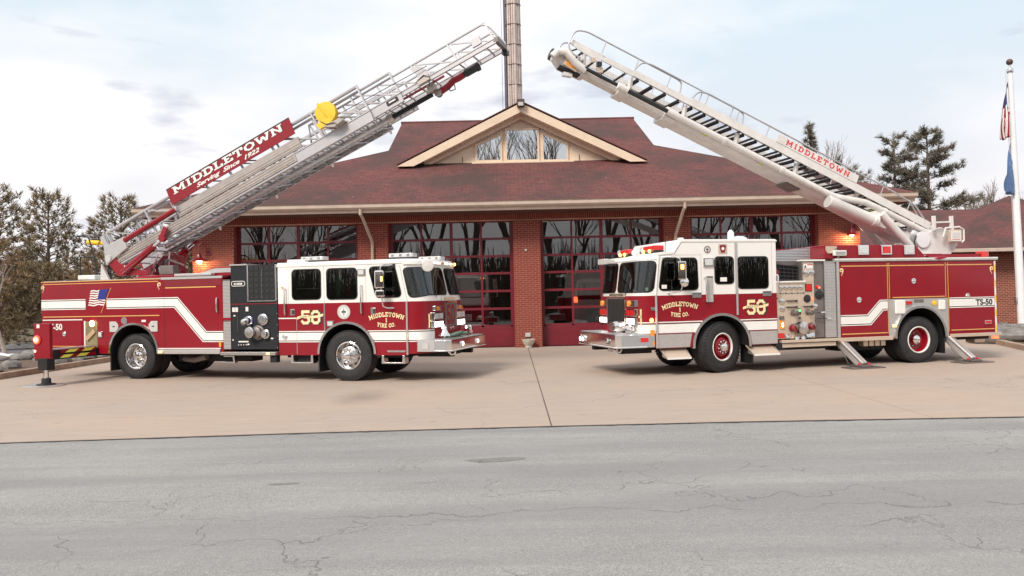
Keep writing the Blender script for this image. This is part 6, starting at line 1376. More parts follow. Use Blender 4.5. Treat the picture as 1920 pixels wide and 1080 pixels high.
o = B('trouble_lamp', 'lens_amber', pp, 1.50, 1.60, .0, .0295, .92, 1.10); B('glow', 'lit_warm', o, 1.535, 1.575, -.004, -.001, .96, 1.05); B('box', 'dark_steel', pp, 1.49, 1.60, .0, .0295, 1.12, 1.20); B('red_reflector', 'lens_red', pp, 1.455, 1.60, -.0, .0295, .71, .82)
rb = MB().box(1.50, 2.97, -.06, .159, .60, .665).build('running_board', 'panel_steel', k, bevel=.008); B('board_skirt', 'panel_steel', rb, 1.52, 2.9, -.03, .0, .50, .585); B('board_line', 'black_line', rb, 1.5, 2.97, -.064, -.0605, .592, .604); B('black_hanger', 'undercarriage', k, 1.38, 1.60, -.02, .3, .44, .60)
# ---------------- cab
nose = Wrap(-1, [(1.52, 0), (1.64, .012), (1.76, .07), (1.84, .19), (1.885, .40), (1.905, .80), (1.91, W / 2)], .14, 1.80)
ac = arch_pts(.02, .60, .665, .59)
lp_ = [(-1.52, .59)] + ac + [(1.42, .59), (1.42, 1.722), (-1.52, 1.722)]
lower = MB().xz(lp_, 0, .05).build('cab_lower', 'red_paint', k); MB().xz(lp_, W - .05, W).build('far_side', 'red_paint', lower)
nose.grid(0, 1, .62, 1.722, 0, 40, 4).build('nose_panel', 'red_paint', lower, smooth=True); B('cab_back', 'red_paint', lower, 1.385, 1.415, .051, W - .051, .60, 1.72); B('cab_floor', 'undercarriage', lower, -1.6, 1.38, .82, W - .82, .96, 1.0)
sidep = [(1.42, 1.7225), (1.42, 2.86), (-.88, 2.86), (-1.05, 2.62), (-1.43, 2.58), (-1.52, 1.7225)]
upper = MB().xz(sidep, 0, .05).build('cab_upper', 'white_paint', k); MB().xz(sidep, W - .05, W).build('far_side', 'white_paint', upper)
nose.grid(0, 1, 1.7225, 2.50, 0, 40, 8).build('nose_panel', 'white_paint', upper, smooth=True); B('cab_back_upper', 'white_paint', upper, 1.385, 1.415, .051, W - .051, 1.721, 2.85)
MB().xz([(1.45, 2.861), (1.45, 2.90), (1.40, 2.925), (-.90, 2.925), (-1.10, 2.64), (-1.06, 2.622), (-.89, 2.861)], -.015, W + .015).build('raised_roof', 'white_paint', upper, bevel=.015)
ol = [nose(u / 24, 2.50, .014)[:2] for u in range(25)]
top_ = [(x * .93 - .05, W / 2 + (y - W / 2) * .95) for x, y in ol]
MB().prism([(x, y, 2.501) for x, y in ol] + [(-1.40, W + .0, 2.57), (-1.40, .0, 2.57)], [(x, y, 2.60) for x, y in top_] + [(-1.04, W - .02, 2.66), (-1.04, .02, 2.66)]).build('front_roof', 'white_paint', upper)
MB().xz([(-1.43, 2.585), (-1.05, 2.622), (-1.05, 2.66), (-1.45, 2.615)], -.012, W + .012).build('drip_rail', 'white_paint', upper)
MB().ring(.02, .60, .655, .712, -.05, math.pi + .05, -.055, .03).build('fender_trim', 'dull_chrome', lower, smooth=True)
mb = MB(); A_ = arch_pts(.02, .60, .66, .59)
for (xa, za), (xb, zb) in zip(A_[:-1], A_[1:]): mb.poly([(xa, .051, za), (xb, .051, zb), (xb, .80, zb), (xa, .80, za)])
mb.build('wheel_well', 'rubber_black', lower)
side_window(upper, [(-1.43, 1.84), (-.52, 1.84), (-.54, 2.51), (-1.33, 2.51)], .09); side_window(upper, [(-.09, 1.96), (.345, 1.96), (.345, 2.53), (-.09, 2.53)], .08); side_window(upper, [(.475, 1.845), (1.20, 1.845), (1.20, 2.525), (.475, 2.525)], .08)
for x in (-.43, .395, .475 - .02, 1.31): B('door_seam', 'grey_plastic', upper, x - .005, x + .005, -.003, -.0005, 1.73, 2.85 if x > .3 else 2.60)
B('door_seam', 'grey_plastic', upper, -1.40, -.435, -.003, -.0005, 2.585, 2.593)
for z0_, z1_, pr_ in ((1.26, 1.72, lower), (1.7235, 2.85, upper)): B('pillar_trim', 'aluminium', pr_, .405, .45, -.018, -.0035, z0_, z1_)
T('pillar_cap', 'aluminium', lower, [(-1.515, -.022, .60), (-1.52, -.022, 1.72)], .024, 8); T('pillar_cap', 'white_paint', upper, [(-1.525, -.014, 1.73), (-1.44, -.014, 2.57)], .018, 8)
uc = nose.u_at_y(W / 2)
for (ua, ub) in ((.020, uc - .018), (uc + .018, .98)):
    lo_, hi_ = rounded(ua - .008, ub + .008, 1.79, 2.475, .05, .10); gk = nose.grid(ua - .008, ub + .008, lo_, hi_, .004, 44, 6).build('windshield', 'rubber_black', upper, smooth=True)
    lo_, hi_ = rounded(ua, ub, 1.81, 2.455, .045, .09); nose.grid(ua, ub, lo_, hi_, .012, 44, 6).build('pane', 'cab_glass', gk, smooth=True)
    for da, db in ((.05, .01),): um = (ua + ub) / 2; T('wiper', 'black_plastic', gk, [nose(um + .06, 1.74, .03), nose(um + .04, 1.95, .035), nose(um + .01, 2.15, .03)], .010, 5)
B('inspection_sticker', 'hose_green', upper, *sorted((nose(.06, 1.86, .02)[0], nose(.06, 1.86, .02)[0] - .06)), nose(.06, 1.86, .02)[1] - .004, nose(.06, 1.86, .02)[1], 1.83, 1.90)
for z0_, z1_, mt in ((.915, 1.105, 'white_vinyl'), (1.112, 1.124, 'black_line'), (1.135, 1.158, 'white_vinyl'), (.893, .907, 'dark_red_paint')):
    side_band(lower, z0_, z1_, -1.50, 1.415, mt, 'stripe' if mt == 'white_vinyl' else 'stripe_edge'); nose.grid(.005, .27, z0_, z1_, .003, 14, 1).build('stripe', mt, lower)
side_band(lower, .60, .888, -1.50, 1.415, 'aluminium', 'kick_panel', r=.76)
badge50(lower, .655, 1.13, 1.255, 1.585, -.001, 'TELE-SQUIRT'.replace('-SQUIRT', ' SQURT')); company(lower, -.955, .82, 1.485, -.001); round_seal(upper, -.27, 2.70, .085, -.001)
o = B('emblem_plate', 'panel_steel', upper, .0, .21, -.005, -.001, 2.60, 2.82); MB().xz([(.06, 2.63), (.15, 2.63), (.185, 2.77), (.16, 2.80), (.05, 2.80), (.025, 2.77)], -.008, -.0055).build('keystone', 'dark_red_paint', o); MB().lathe([(.035, 0), (.035, .002)], (.105, -.0085, 2.72), (0, -1, 0), 16).build('keystone_ring', 'white_vinyl', o)
lamp_box('scene_light', upper, -.385, -.135, -.04, -.001, 2.33, 2.52, 'lens_clear')
vt = B('intake_louvre', 'dark_steel', lower, -.315, -.155, -.012, -.004, 1.55, 2.12); ribs('louvre', 'grey_plastic', vt, -.31, -.16, 1.565, 2.11, .026, -.020, -.0125)
handrail(upper, -.36, -.10, 1.58, 2.09, r=.018, std=.10); handrail(upper, 1.43, -.06, 1.60, 2.12, r=.018, std=.08)
for x in (-.55, 1.17): h_ = MB().box(x - .11, x + .11, -.020, -.001, 1.66, 1.775).build('door_handle', 'dull_chrome', upper, bevel=.006); B('paddle', 'black_plastic', h_, x - .085, x + .085, -.023, -.0205, 1.735, 1.748)
B('window_sticker', 'white_vinyl', upper, -1.38, -1.26, -.0185, -.0165, 1.87, 1.95); B('window_sticker', 'white_vinyl', upper, .02, .18, -.0185, -.0165, 2.0, 2.09)
for x0_, x1_ in ((-1.34, -.78), (.74, 1.38)):
    s_ = MB().prism([(x0_, -.14, .36), (x1_, -.14, .36), (x1_, -.14, .385), (x0_, -.14, .385)], [(x0_ - .06, .12, .56), (x1_ - .06, .12, .56), (x1_ - .06, .12, .585), (x0_ - .06, .12, .585)]).build('cab_step', 'panel_steel', k)
    for x in (x0_, x1_ - .02): MB().add([(x, -.14, .36), (x, -.14, .39), (x - .0, .12, .585), (x + .02, -.14, .36), (x + .02, -.14, .39), (x + .02, .12, .585), (x, .12, .40), (x + .02, .12, .40)], [(0, 1, 2, 6), (3, 4, 5, 7), (0, 3, 4, 1), (1, 4, 5, 2), (2, 5, 7, 6), (0, 3, 7, 6)]).build('step_side', 'aluminium', s_)
    B('step_edge', 'white_vinyl', s_, x0_, x1_, -.150, -.141, .355, .395)
# nose fittings
def fbox(name, mt, ya, yb, za, zb, fa, fb, parent=lower, bevel=.008): return B(name, mt, parent, -fb, -fa, ya, yb, za, zb, bevel)
gr = fbox('grille', 'dark_steel', .72, 1.72, 1.05, 1.68, 1.905, 1.94)
for i in range(12): B('grille_bar', 'undercarriage', gr, -1.952, -1.9405, .75 + .08 * i, .79 + .08 * i, 1.07, 1.66)
for a_ in ((.69, .719), (1.721, 1.75)): B('grille_edge', 'chrome', gr, -1.95, -1.90, a_[0], a_[1], 1.03, 1.70)
tp_ = fbox('title_plate', 'panel_steel', .72, 1.62, 1.70, 1.79, 1.91, 1.932); font_text('title_lettering', 'MIDDLETOWN', .075, 'black_line', tp_, (-1.9335, 1.58, 1.722), (0, -1, 0), (0, 0, 1), bold=.003, fit=.78)
for ya, yb in ((.20, .66), (1.78, 2.24)):
    hb = fbox('headlight', 'chrome', ya, yb, 1.10, 1.25, 1.80, 1.93); 
    for j in (0, 1): B('lens', 'lit_white', hb, -1.940, -1.931, ya + .03 + .22 * j, ya + .21 + .22 * j, 1.12, 1.23)
    hb = fbox('warning_light', 'chrome', ya, yb, 1.28, 1.44, 1.82, 1.93)
    for j in (0, 1): B('lens', 'lens_red', hb, -1.940, -1.931, ya + .03 + .22 * j, ya + .21 + .22 * j, 1.30, 1.42)
    hb = fbox('turn_signal', 'dull_chrome', ya, yb, 1.49, 1.63, 1.82, 1.92); MB().lathe([(.07, 0), (.06, .03), (.001, .04)], (-1.92, (ya + yb) / 2 + .08, 1.56), (-1, 0, 0), 14).build('lens', 'lens_amber', hb, smooth=True)
cr_ = nose(.115, 1.25, .006); mb = MB(); mb.box(cr_[0] - .02, cr_[0] + .02, cr_[1] - .010, cr_[1], 1.10, 1.44); mb.box(cr_[0] - .055, cr_[0] + .055, cr_[1] - .010, cr_[1] - .001, 1.25, 1.30); mb.build('emblem', 'cream_leaf', lower)
for u, z, mt in ((.035, 1.20, 'lit_amber'),): MB().sphere(nose(u, z, .01), .045, 8).build('marker_lamp', mt, lower)
B('side_badge', 'dull_chrome', lower, -1.64, -1.53, -.012, -.0, 1.41, 1.48); B('side_reflector', 'lens_amber', lower, -1.66, -1.57, -.02, -.0, .87, .99)
bp_ = [(-1.55, 0), (-2.32, 0), (-2.42, .12), (-2.42, W - .12), (-2.32, W), (-1.55, W)]
bm_ = MB().xy(bp_, .62, .90).build('bumper', 'chrome', k, bevel=.012); MB().xy([(-1.80, .03), (-2.31, .03), (-2.39, .14), (-2.39, W - .14), (-2.31, W - .03), (-1.80, W - .03)], .901, .918).build('bumper_deck', 'tread_plate', bm_)
T('bumper_lip', 'chrome', bm_, [(-1.75, -.012, .635), (-2.33, -.012, .635), (-2.432, .11, .635), (-2.432, W - .11, .635)], .020, 8); lamp_box('warning_light', bm_, -1.93, -1.69, -.03, -.001, .72, .85, 'lens_red'); B('reflector', 'lens_amber', bm_, -1.60, -1.565, -.012, -.001, .67, .74)
for y_ in (2.0, 2.18): o = MB().lathe([(.075, 0), (.07, .04), (.001, .045)], (-2.42, y_, .76), (-1, 0, 0), 16).build('fog_lamp', 'chrome', bm_, smooth=True); MB().lathe([(.05, .044), (.001, .055)], (-2.42, y_, .74), (-1, 0, 0), 12).build('lens', 'lit_white', o)
o = B('socket_plate', 'dark_steel', bm_, -2.430, -2.421, .42, .62, .69, .83); MB().lathe([(.05, 0), (.045, .03), (.001, .035)], (-2.431, .52, .76), (-1, 0, 0), 14).build('socket', 'chrome', o, smooth=True)
sr2 = MB().lathe([(.05, .12), (.10, .10), (.125, .04), (.13, -.10), (.12, -.14), (.06, -.15)], (-2.12, .72, 1.06), (-1, -.1, 0), 20).build('siren', 'chrome', bm_, smooth=True); MB().lathe([(.11, -.145), (.001, -.135)], (-2.12, .72, 1.06), (1, .1, 0), 18).build('siren_face', 'dull_chrome', sr2); B('siren_foot', 'dull_chrome', sr2, -2.2, -2.04, .66, .78, .919, .95)
MB().lathe([(.03, 0), (.09, .03), (.10, .10), (.06, .14), (.02, .15)], (-2.08, .30, .98), (.3, -.6, .2), 16).build('horn', 'chrome', bm_, smooth=True); B('red_box', 'cloth_red', bm_, -2.12, -1.98, 1.02, 1.30, .919, 1.08, .02)
T('siren_cable', 'black_plastic', bm_, [(-2.0, .35, 1.05), (-1.95, .2, 1.10), (-1.93, .15, .98), (-2.05, .2, .93)], .010, 5)
for y_ in (.25, .7): T('tow_hook', 'dull_chrome', bm_, [(-2.30, y_, .62), (-2.36, y_, .55), (-2.26, y_, .52), (-2.22, y_, .58)], .02, 8)
B('bumper_brace', 'undercarriage', k, -2.2, -1.5, .3, .5, .48, .615); B('bumper_brace', 'undercarriage', k, -2.2, -1.5, 1.9, 2.1, .48, .615)
# roof lights, antennas, mirror
def bar2(xc, ya, yb, z):
    b_ = MB().box(xc - .11, xc + .11, ya, yb, z, z + .035).build('light_bar', 'black_plastic', upper, bevel=.008)
    n = 4; d = (yb - ya) / n
    for i in range(n): B('light_dome', 'lens_clear' if i == n - 1 else 'lens_red', b_, xc - .115, xc + .115, ya + i * d + .004, ya + (i + 1) * d - .004, z + .036, z + .145, .018)
    for i in range(2): MB().sphere((xc - .12, ya + (yb - ya) * (.3 + .4 * i), z + .03), .04, 8).build('bulb', 'lit_amber', b_)
bar2(-1.35, .12, .92, 2.665); bar2(-1.35, 1.55, 2.2, 2.66)
MB().sphere((-1.42, 1.25, 2.70), .085, 12).build('beacon', 'white_paint', upper, smooth=True)
T('whip_antenna', 'black_plastic', upper, [(-1.2, .15, 2.65), (-1.19, .15, 2.98)], .008, 4); B('visor_lamp', 'grey_plastic', upper, -1.97, -1.86, 1.75, 2.2, 2.47, 2.60, .01); B('visor_lamp', 'grey_plastic', upper, -1.98, -1.88, 1.35, 1.6, 2.47, 2.56, .01)
MB().xz(roundpoly([(.43, 2.926), (.57, 2.926), (.57, 3.10), (.50, 3.17), (.43, 3.10)], .03), .30, .36).build('antenna_fin', 'pole_white', upper, bevel=.01); MB().lathe([(.22, 0), (.20, .05), (.12, .09), (.001, .10)], (.75, .45, 2.926), (0, 0, 1), 20).build('dome', 'white_paint', upper, smooth=True); B('roof_stub', 'white_paint', upper, -.88, -.78, .1, .2, 2.926, 2.97)
mr = T('mirror_arm', 'dull_chrome', upper, [(-1.36, -.02, 2.54), (-1.15, -.16, 2.55), (-1.06, -.25, 2.50), (-1.04, -.26, 2.40), (-1.02, -.26, 1.90), (-1.04, -.22, 1.80), (-1.15, -.10, 1.78), (-1.25, -.015, 1.78)], .015, 8)
MB().box(-1.13, -.95, -.34, -.24, 2.05, 2.44).build('mirror', 'chrome', mr, bevel=.02); B('signal', 'lit_amber', mr, -1.08, -1.01, -.346, -.341, 2.27, 2.37, .006); MB().lathe([(.105, 0), (.10, .02), (.05, .04), (.001, .045)], (-.97, -.26, 2.0), (.1, -1, 0), 20).build('convex_mirror', 'chrome', mr, smooth=True)

# ---------------- boom (23.7 degrees up over the cab)
BT = R(23.7)
def BM(t, y, n): return Vector((6.45 - t * math.cos(BT) + n * math.sin(BT), y, 3.0 + t * math.sin(BT) + n * math.cos(BT)))
be, bn = Vector((-math.cos(BT), 0, math.sin(BT))), Vector((math.sin(BT), 0, math.cos(BT)))
def boomtube(name, t0, t1, ya, yb, n0, n1, ch_=.07, parent=k):
    sec = [(ya + ch_, n0), (yb - ch_, n0), (yb, n0 + ch_), (yb, n1 - ch_ * .5), (yb - ch_ * .5, n1), (ya + ch_ * .5, n1), (ya, n1 - ch_ * .5), (ya, n0 + ch_)]
    return MB().prism([BM(t0, y, n) for y, n in sec], [BM(t1, y, n) for y, n in sec]).build(name, 'boom_paint', parent, bevel=.01)
bo1 = boomtube('boom_outer', .6, 7.70, .91, 1.49, -.38, -.12); boomtube('boom_collar', 7.45, 7.74, .885, 1.515, -.41, -.10, parent=bo1); boomtube('boom_mid', 7.6, 8.92, .96, 1.44, -.33, -.13, parent=bo1); boomtube('boom_inner', 8.8, 10.1, 1.0, 1.40, -.29, -.13, parent=bo1); boomtube('boom_collar', 8.7, 8.95, .94, 1.46, -.355, -.115, parent=bo1)
pv = [BM(3.85, 1.0, -.42), BM(4.25, 1.0, -.42), BM(4.25, 1.0, -.385), BM(3.85, 1.0, -.385)]; MB().prism(pv, [p + Vector((0, .46, 0)) for p in pv]).build('wear_pad', 'dark_steel', bo1)
# water pipe along the near side
MB().tube([BM(-.05, .82, .02), BM(1.9, .82, .0), BM(2.2, .82, -.02), BM(3.0, .80, -.24), BM(3.3, .80, -.26), BM(7.75, .80, -.26)], .078, 14).build('water_pipe', 'boom_paint', bo1, smooth=True)
MB().tube([BM(7.75, .80, -.26), BM(8.85, .80, -.26)], .05, 12).build('pipe_stage', 'black_plastic', bo1, smooth=True); MB().lathe([(.085, 0), (.085, .25), (.06, .27)], BM(8.80, .80, -.26), tuple(be), 14).build('pipe_collar', 'boom_paint', bo1, smooth=True); MB().tube([BM(9.0, .80, -.25), BM(9.95, .86, -.22)], .042, 12).build('pipe_stage', 'black_plastic', bo1, smooth=True)
for t_ in (1.6, 4.6, 6.2): MB().lathe([(.092, -.04), (.092, .04)], BM(t_, .82 if t_ < 3 else .80, .0 if t_ < 3 else -.26), tuple(be), 14).build('pipe_clamp', 'boom_paint', bo1)
for t_ in (5.2, 7.5): MB().lathe([(.05, 0), (.04, .012), (.001, .014)], BM(t_, .905, -.31), (0, -1, 0), 14).build('port_plug', 'boom_paint', bo1)
# ladder on top of the boom
lad = MB()
for (ta, tb, ya, yb, n0, n1) in ((.25, 7.3, .82, 1.70, .12, .30), (.9, 8.8, .88, 1.64, .14, .28), (1.5, 10.35, .94, 1.58, .15, .27)):
    for y_ in (ya, yb): lad.obox(BM(ta, y_, (n0 + n1) / 2), BM(tb, y_, (n0 + n1) / 2), .035, n1 - n0, up=tuple(bn))
ladder = lad.build('boom_ladder', 'boom_paint', k)
for (ta, tb, ya, yb, off) in ((.5, 7.3, .82, 1.70, 0), (1.1, 8.8, .88, 1.64, .0), (1.7, 10.3, .94, 1.58, .07)):
    me = None; t_ = ta + off
    while t_ < tb:
        p = BM(t_, ya, .115); r_ = BM(t_, yb, .115)
        if me is None: u_ = MB().tube([Vector((0, 0, 0)), r_ - p], .027, 7).build('rung', 'black_plastic', ladder, smooth=True); me = u_.data
        else: u_ = link('rung', me, ladder)
        u_.location = p; t_ += .36
for t_ in (.7, 2.4, 4.2, 5.9, 7.35, 8.8, 10.0): MB().obox(BM(t_, .95, .12), BM(t_ - .08, 1.0, -.10), .06, .10).build('cradle', 'boom_paint', ladder); MB().obox(BM(t_, 1.60, .12), BM(t_ - .08, 1.5, -.10), .06, .10).build('cradle', 'boom_paint', ladder)
for y_ in (.82, 1.70):
    T('handrail', 'ladder_aluminium', ladder, round3([BM(.42, y_, .18), BM(.46, y_, .30), BM(.86, y_, .52), BM(1.75, y_, .57), BM(7.0, y_, .57), BM(7.22, y_, .50), BM(7.3, y_, .30)], .14), .020, 8)
    T('handrail', 'ladder_aluminium', ladder, round3([BM(5.9, y_ + .03, .30), BM(5.95, y_ + .03, .54), BM(6.1, y_ + .03, .575), BM(8.5, y_ + .03, .57), BM(8.72, y_ + .03, .50), BM(8.8, y_ + .03, .30)], .14), .017, 8)
    T('handrail', 'ladder_aluminium', ladder, round3([BM(7.6, y_ + .06, .30), BM(7.65, y_ + .06, .54), BM(7.8, y_ + .06, .56), BM(10.15, y_ + .06, .56), BM(10.40, y_ + .06, .46), BM(10.44, y_ + .06, .12), BM(10.30, y_ + .06, -.04), BM(10.05, y_ + .06, -.05)], .14), .019, 8)
    for i in range(8): T('stanchion', 'ladder_aluminium', ladder, [BM(1.0 + .85 * i, y_, .29), BM(1.0 + .85 * i, y_, .56)], .012, 6)
    for i in range(5): T('stanchion', 'ladder_aluminium', ladder, [BM(6.25 + .85 * i, y_ + .05, .27), BM(6.25 + .85 * i, y_ + .05, .56)], .011, 6)
    T('brace', 'ladder_aluminium', ladder, [BM(.48, y_, .18), BM(1.05, y_, .56)], .014, 6)
MB().lathe([(.05, -.05), (.07, 0), (.05, .06), (.001, .065)], BM(.15, .82, .22), tuple(-be), 12).build('ladder_foot', 'dull_chrome', ladder, smooth=True); T('foot_loop', 'boom_paint', ladder, [BM(.75, .82, .15), BM(.65, .82, .02), BM(.45, .82, .0), BM(.2, .82, .12)], .018, 7)
sgn = [BM(4.98, .79, .30), BM(4.98, .79, .50), BM(2.60, .79, .50), BM(2.60, .79, .30)]; sb_ = MB().prism(sgn, [p + Vector((0, .02, 0)) for p in sgn]).build('name_board', 'boom_paint', ladder)
wl = text_width('MIDDLETOWN', .135, .28); kq = 1.86 / wl
mb = MB(); lettering(mb, 'MIDDLETOWN', .135, lambda x, h, kk: BM(4.72 - x * kq, .789 - .00015 * (kk % 14), .335 + h), .22, .28); mb.build('board_lettering', 'lens_red', sb_)
tp = MB()
for i in range(2): tp.obox(BM(1.35 + .28 * i, .86, .02), BM(1.35 + .28 * i, 1.5, .02), .20, .03, up=tuple(bn))
tp.build('step_plate', 'hi_vis_yellow', ladder)
for j, (ya_, n_) in enumerate(((.905, -.145), (.905, -.17))): T('hose_line', ('black_plastic', 'dark_steel')[j], bo1, [BM(.8 + .4 * i, ya_ - .012, n_ + .012 * math.sin(i * 1.3 + j)) for i in range(17)], .011, 5)
for t_ in (1.4, 3.6, 5.0, 6.6): pv = [BM(t_, .905, -.33), BM(t_ + .16, .905, -.33), BM(t_ + .16, .905, -.25), BM(t_, .905, -.25)]; MB().prism(pv, [p + Vector((0, .004, 0)) for p in pv]).build('decal', 'white_vinyl' if t_ < 4 else 'hi_vis_yellow', bo1)
# lift cylinders, turret, tip gun
for y_ in (.72,):
    lc = MB().lathe([(.10, 0), (.15, .01), (.15, .30), (.145, .31), (.145, 1.30), (.155, 1.31), (.155, 1.42), (.10, 1.43)], BM(3.22, y_, -.46), tuple((BM(1.75, y_, -.36) - BM(3.22, y_, -.46)).normalized()), 20).build('lift_cylinder', 'boom_paint', bo1, smooth=True)
    MB().lathe([(.12, .002), (.001, .001)], BM(3.22, y_, -.46), tuple((BM(3.22, y_, -.46) - BM(1.75, y_, -.36)).normalized()), 18).build('cylinder_end', 'grey_plastic', lc)
    for ys in (.72, 1.66): T('strut', 'boom_paint', bo1, [(4.82, ys, 3.58), (5.62, ys, 2.80)], .095, 14)
MB().xz([(4.55, 3.62), (4.95, 3.72), (5.3, 3.45), (5.0, 3.22), (4.72, 3.30)], .80, .88).build('trunnion', 'boom_paint', bo1, bevel=.01)
tr_ = MB().xz(roundpoly([(5.45, 2.50), (6.75, 2.50), (7.05, 2.82), (7.0, 3.12), (6.55, 3.26), (6.1, 3.10), (5.95, 2.80), (5.75, 2.66)], .05), .72, .80).build('turret', 'boom_paint', k, bevel=.01)
MB().xz(roundpoly([(5.45, 2.50), (6.75, 2.50), (7.05, 2.82), (7.0, 3.12), (6.55, 3.26), (6.1, 3.10), (5.95, 2.80), (5.75, 2.66)], .05), 1.64, 1.72).build('turret_far_plate', 'boom_paint', tr_, bevel=.01); MB().lathe([(.62, 2.476), (.62, 2.56), (.001, 2.56)], (6.2, W / 2, 0), (0, 0, 1), 26).build('turret_base', 'boom_paint', tr_); MB().lathe([(.26, -.42), (.26, .42)], (6.45, W / 2, 2.98), (0, 1, 0), 20).build('turret_pin', 'boom_paint', tr_)
B('turret_housing', 'boom_paint', tr_, 5.9, 6.8, .82, 1.62, 2.57, 2.80); MB().lathe([(.20, 0), (.20, .05), (.001, .055)], (5.98, .719, 2.95), (0, -1, 0), 20).build('motor_cover', 'pole_white', tr_, smooth=True); T('hydraulic_hose', 'black_plastic', tr_, [(5.78, .68, 3.05), (5.70, .66, 2.9), (5.72, .66, 2.75), (5.85, .68, 2.68)], .014, 6)
op = MB().box(6.62, 7.0, .52, .60, 2.86, 3.18).build('control_stand', 'panel_steel', k, bevel=.03); B('placard', 'white_vinyl', op, 6.66, 6.95, .512, .519, 2.90, 3.14)
for i in range(5): B('placard_line', 'lens_red' if i == 0 else 'grey_plastic', op, 6.69, 6.92, .508, .5115, 2.93 + .04 * i, 2.942 + .04 * i)
T('guard_rail', 'boom_paint', op, [(6.46, .56, 3.0), (6.54, .56, 3.22), (6.95, .56, 3.25), (7.08, .56, 3.18), (7.08, .56, 2.92), (7.0, .56, 2.86)], .024, 8)
for x in (6.22, 6.74): MB().obox((x, .58, 3.18), (x - .01, .58, 3.52), .07, .07).build('step_rail', 'boom_paint', op)
MB().obox((6.22, .58, 3.36), (6.74, .58, 3.38), .03, .04).build('step_rung', 'boom_paint', op)
gun = MB().prism([BM(9.75, .98, -.34), BM(10.35, .98, -.36), BM(10.62, .98, -.20), BM(10.50, .98, -.02), BM(9.95, .98, -.05), BM(9.70, .98, -.2)], [BM(9.75, 1.42, -.34), BM(10.35, 1.42, -.36), BM(10.62, 1.42, -.20), BM(10.50, 1.42, -.02), BM(9.95, 1.42, -.05), BM(9.70, 1.42, -.2)]).build('gun_head', 'boom_paint', k, bevel=.06)
MB().tube([BM(9.85, .90, -.25), BM(10.15, .88, -.20), BM(10.40, .88, -.08), BM(10.58, .90, -.14), BM(10.64, .92, -.30)], .085, 14).build('gun_elbow', 'boom_paint', gun, smooth=True)
pv = [BM(10.02, .93, -.36), BM(10.36, .93, -.33), BM(10.36, .93, -.16), BM(10.02, .93, -.19)]; pt = MB().prism(pv, [p + Vector((0, .045, 0)) for p in pv]).build('gun_plate', 'panel_steel', gun)
pv = [BM(10.08, .925, -.33), BM(10.30, .925, -.31), BM(10.30, .925, -.19), BM(10.08, .925, -.21)]; MB().prism(pv, [p + Vector((0, .004, 0)) for p in pv]).build('gun_label', 'lens_amber', pt)
MB().lathe([(.10, -.10), (.14, 0), (.14, .12), (.11, .14), (.001, .13)], BM(10.48, 1.52, -.02), tuple(be), 18).build('nozzle', 'black_plastic', gun, smooth=True); MB().obox(BM(9.9, 1.1, -.36), BM(10.4, 1.1, -.385), .20, .05).build('gun_guard', 'black_plastic', gun); MB().obox(BM(10.05, 1.1, -.42), BM(10.25, 1.1, -.48), .14, .08).build('gun_foot', 'boom_paint', gun)
for t_, y_, n_, s_ in ((9.62, .84, .0, .05), (9.78, .84, .02, .045), (9.55, .90, -.10, .06)): MB().box(-s_, s_, -s_, s_, -s_, s_).build('valve_block', 'black_plastic' if s_ == .05 else 'panel_steel', gun).location = BM(t_, y_, n_)
MB().obox(BM(9.95, .96, .10), BM(10.05, .96, -.08), .07, .08).build('gun_post', 'boom_paint', gun); T('gun_rod', 'black_plastic', gun, [BM(10.2, .9, .10), BM(10.35, .95, -.02)], .018, 6); pv = [BM(9.6, .90, .06), BM(10.25, .90, .12), BM(10.25, .90, .20), BM(9.6, .90, .16)]; MB().prism(pv, [p + Vector((0, .03, 0)) for p in pv]).build('tip_gusset', 'boom_paint', ladder)

# ================================================================ vehicles inside the bays
it = thing('parked_engine', 'red and white fire engine parked nose-out behind the glass of the second bay door', 'fire truck', (-2.05, 30.6, 0.006))
B('cab', 'white_paint', it, -1.2, 1.2, 0, 3.0, 1.42, 2.62, .08); B('nose', 'red_paint', it, -1.2, 1.2, -.02, 3.0, .62, 1.419, .03); B('body', 'red_paint', it, -1.22, 1.22, 3.02, 7.5, .6, 2.7, .03)
ws = MB().xz(rrect(-1.08, 1.08, 1.72, 2.45, .12), -.016, -.002).build('windshield', 'rubber_black', it); MB().xz(rrect(-1.05, 1.05, 1.75, 2.42, .10), -.024, -.018).build('pane', 'cab_glass', ws); B('mullion', 'white_paint', ws, -.03, .03, -.032, -.025, 1.72, 2.45)
MB().xz([(-.62 + .62 * (1 - math.cos(math.pi * i / 10)), 1.14 + .34 * math.sin(math.pi * i / 10)) for i in range(11)], -.05, -.021).build('hood', 'red_paint', it)
B('grille', 'dull_chrome', it, -.55, .55, -.07, -.021, .84, 1.12, .01); B('plate', 'dark_steel', it, -.25, .25, -.08, -.071, .90, 1.06); font_text('plate_lettering', '52', .14, 'grey_plastic', it, (-.12, -.082, .93))
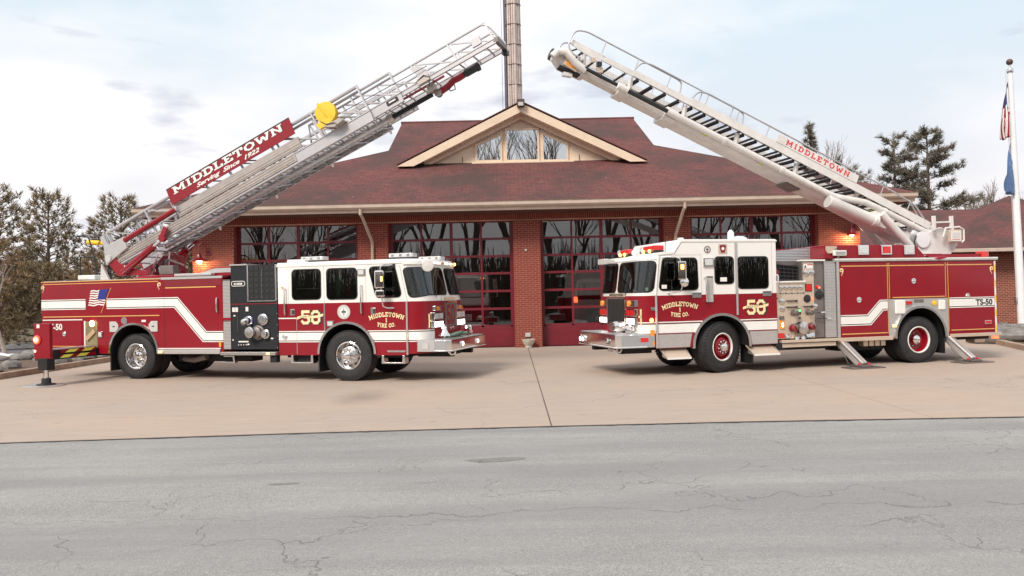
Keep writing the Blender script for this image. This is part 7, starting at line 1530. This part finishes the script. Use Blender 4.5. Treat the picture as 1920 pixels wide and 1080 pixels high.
for x in (-.85, .85): MB().lathe([(.16, 0), (.14, .05), (.001, .06)], (x, -.021, .92), (0, -1, 0), 18).build('headlight', 'chrome', it, smooth=True)
B('bumper', 'chrome', it, -1.2, 1.2, -.45, -.05, .50, .74, .03); 
for s_ in (-1, 1):
    m_ = T('mirror_arm', 'dull_chrome', it, [(s_ * 1.2, .05, 2.5), (s_ * 1.45, -.1, 2.5), (s_ * 1.5, -.12, 2.4), (s_ * 1.5, -.12, 1.75), (s_ * 1.2, .05, 1.7)], .018, 6); B('mirror', 'chrome', m_, s_ * 1.40 - .07, s_ * 1.40 + .07, -.18, -.10, 1.95, 2.4, .03)
    for y_ in (.9, 5.6): wheel_ = MB().lathe([(.3, -.15), (.52, -.15), (.54, -.1), (.54, .1), (.52, .15), (.3, .15)], (s_ * 1.02, y_, .534), (1, 0, 0), 20).build('tyre', 'rubber', it, smooth=True)
vn = thing('parked_van', 'grey utility van with red tail lamps parked inside the third bay', 'van', (3.35, 32.2, 0.006))
MB().xz([(-1.0, .45), (1.0, .45), (1.0, 1.5), (.82, 2.30), (.6, 2.38), (-.6, 2.38), (-.82, 2.30), (-1.0, 1.5)], 0, 4.6).build('van_body', 'grey_plastic', vn, bevel=.04)
ws = MB().xz([(-.84, 1.55), (.84, 1.55), (.72, 2.2), (-.72, 2.2)], -.015, -.002).build('rear_window', 'rubber_black', vn); MB().xz([(-.80, 1.58), (.80, 1.58), (.69, 2.17), (-.69, 2.17)], -.025, -.017).build('pane', 'cab_glass', ws)
for s_ in (-1, 1):
    B('tail_lamp', 'lit_red' if s_ < 0 else 'lens_red', vn, s_ * .88 - .07, s_ * .88 + .07, -.03, -.001, 1.45, 1.66); B('bumper', 'dark_steel', vn, -.98, .98, -.15, -.001, .45, .62) if s_ < 0 else None
    for y_ in (.8, 3.8): MB().lathe([(.2, -.1), (.35, -.1), (.36, 0), (.35, .1), (.2, .1)], (s_ * .85, y_, .353), (1, 0, 0), 18).build('tyre', 'rubber', vn, smooth=True)
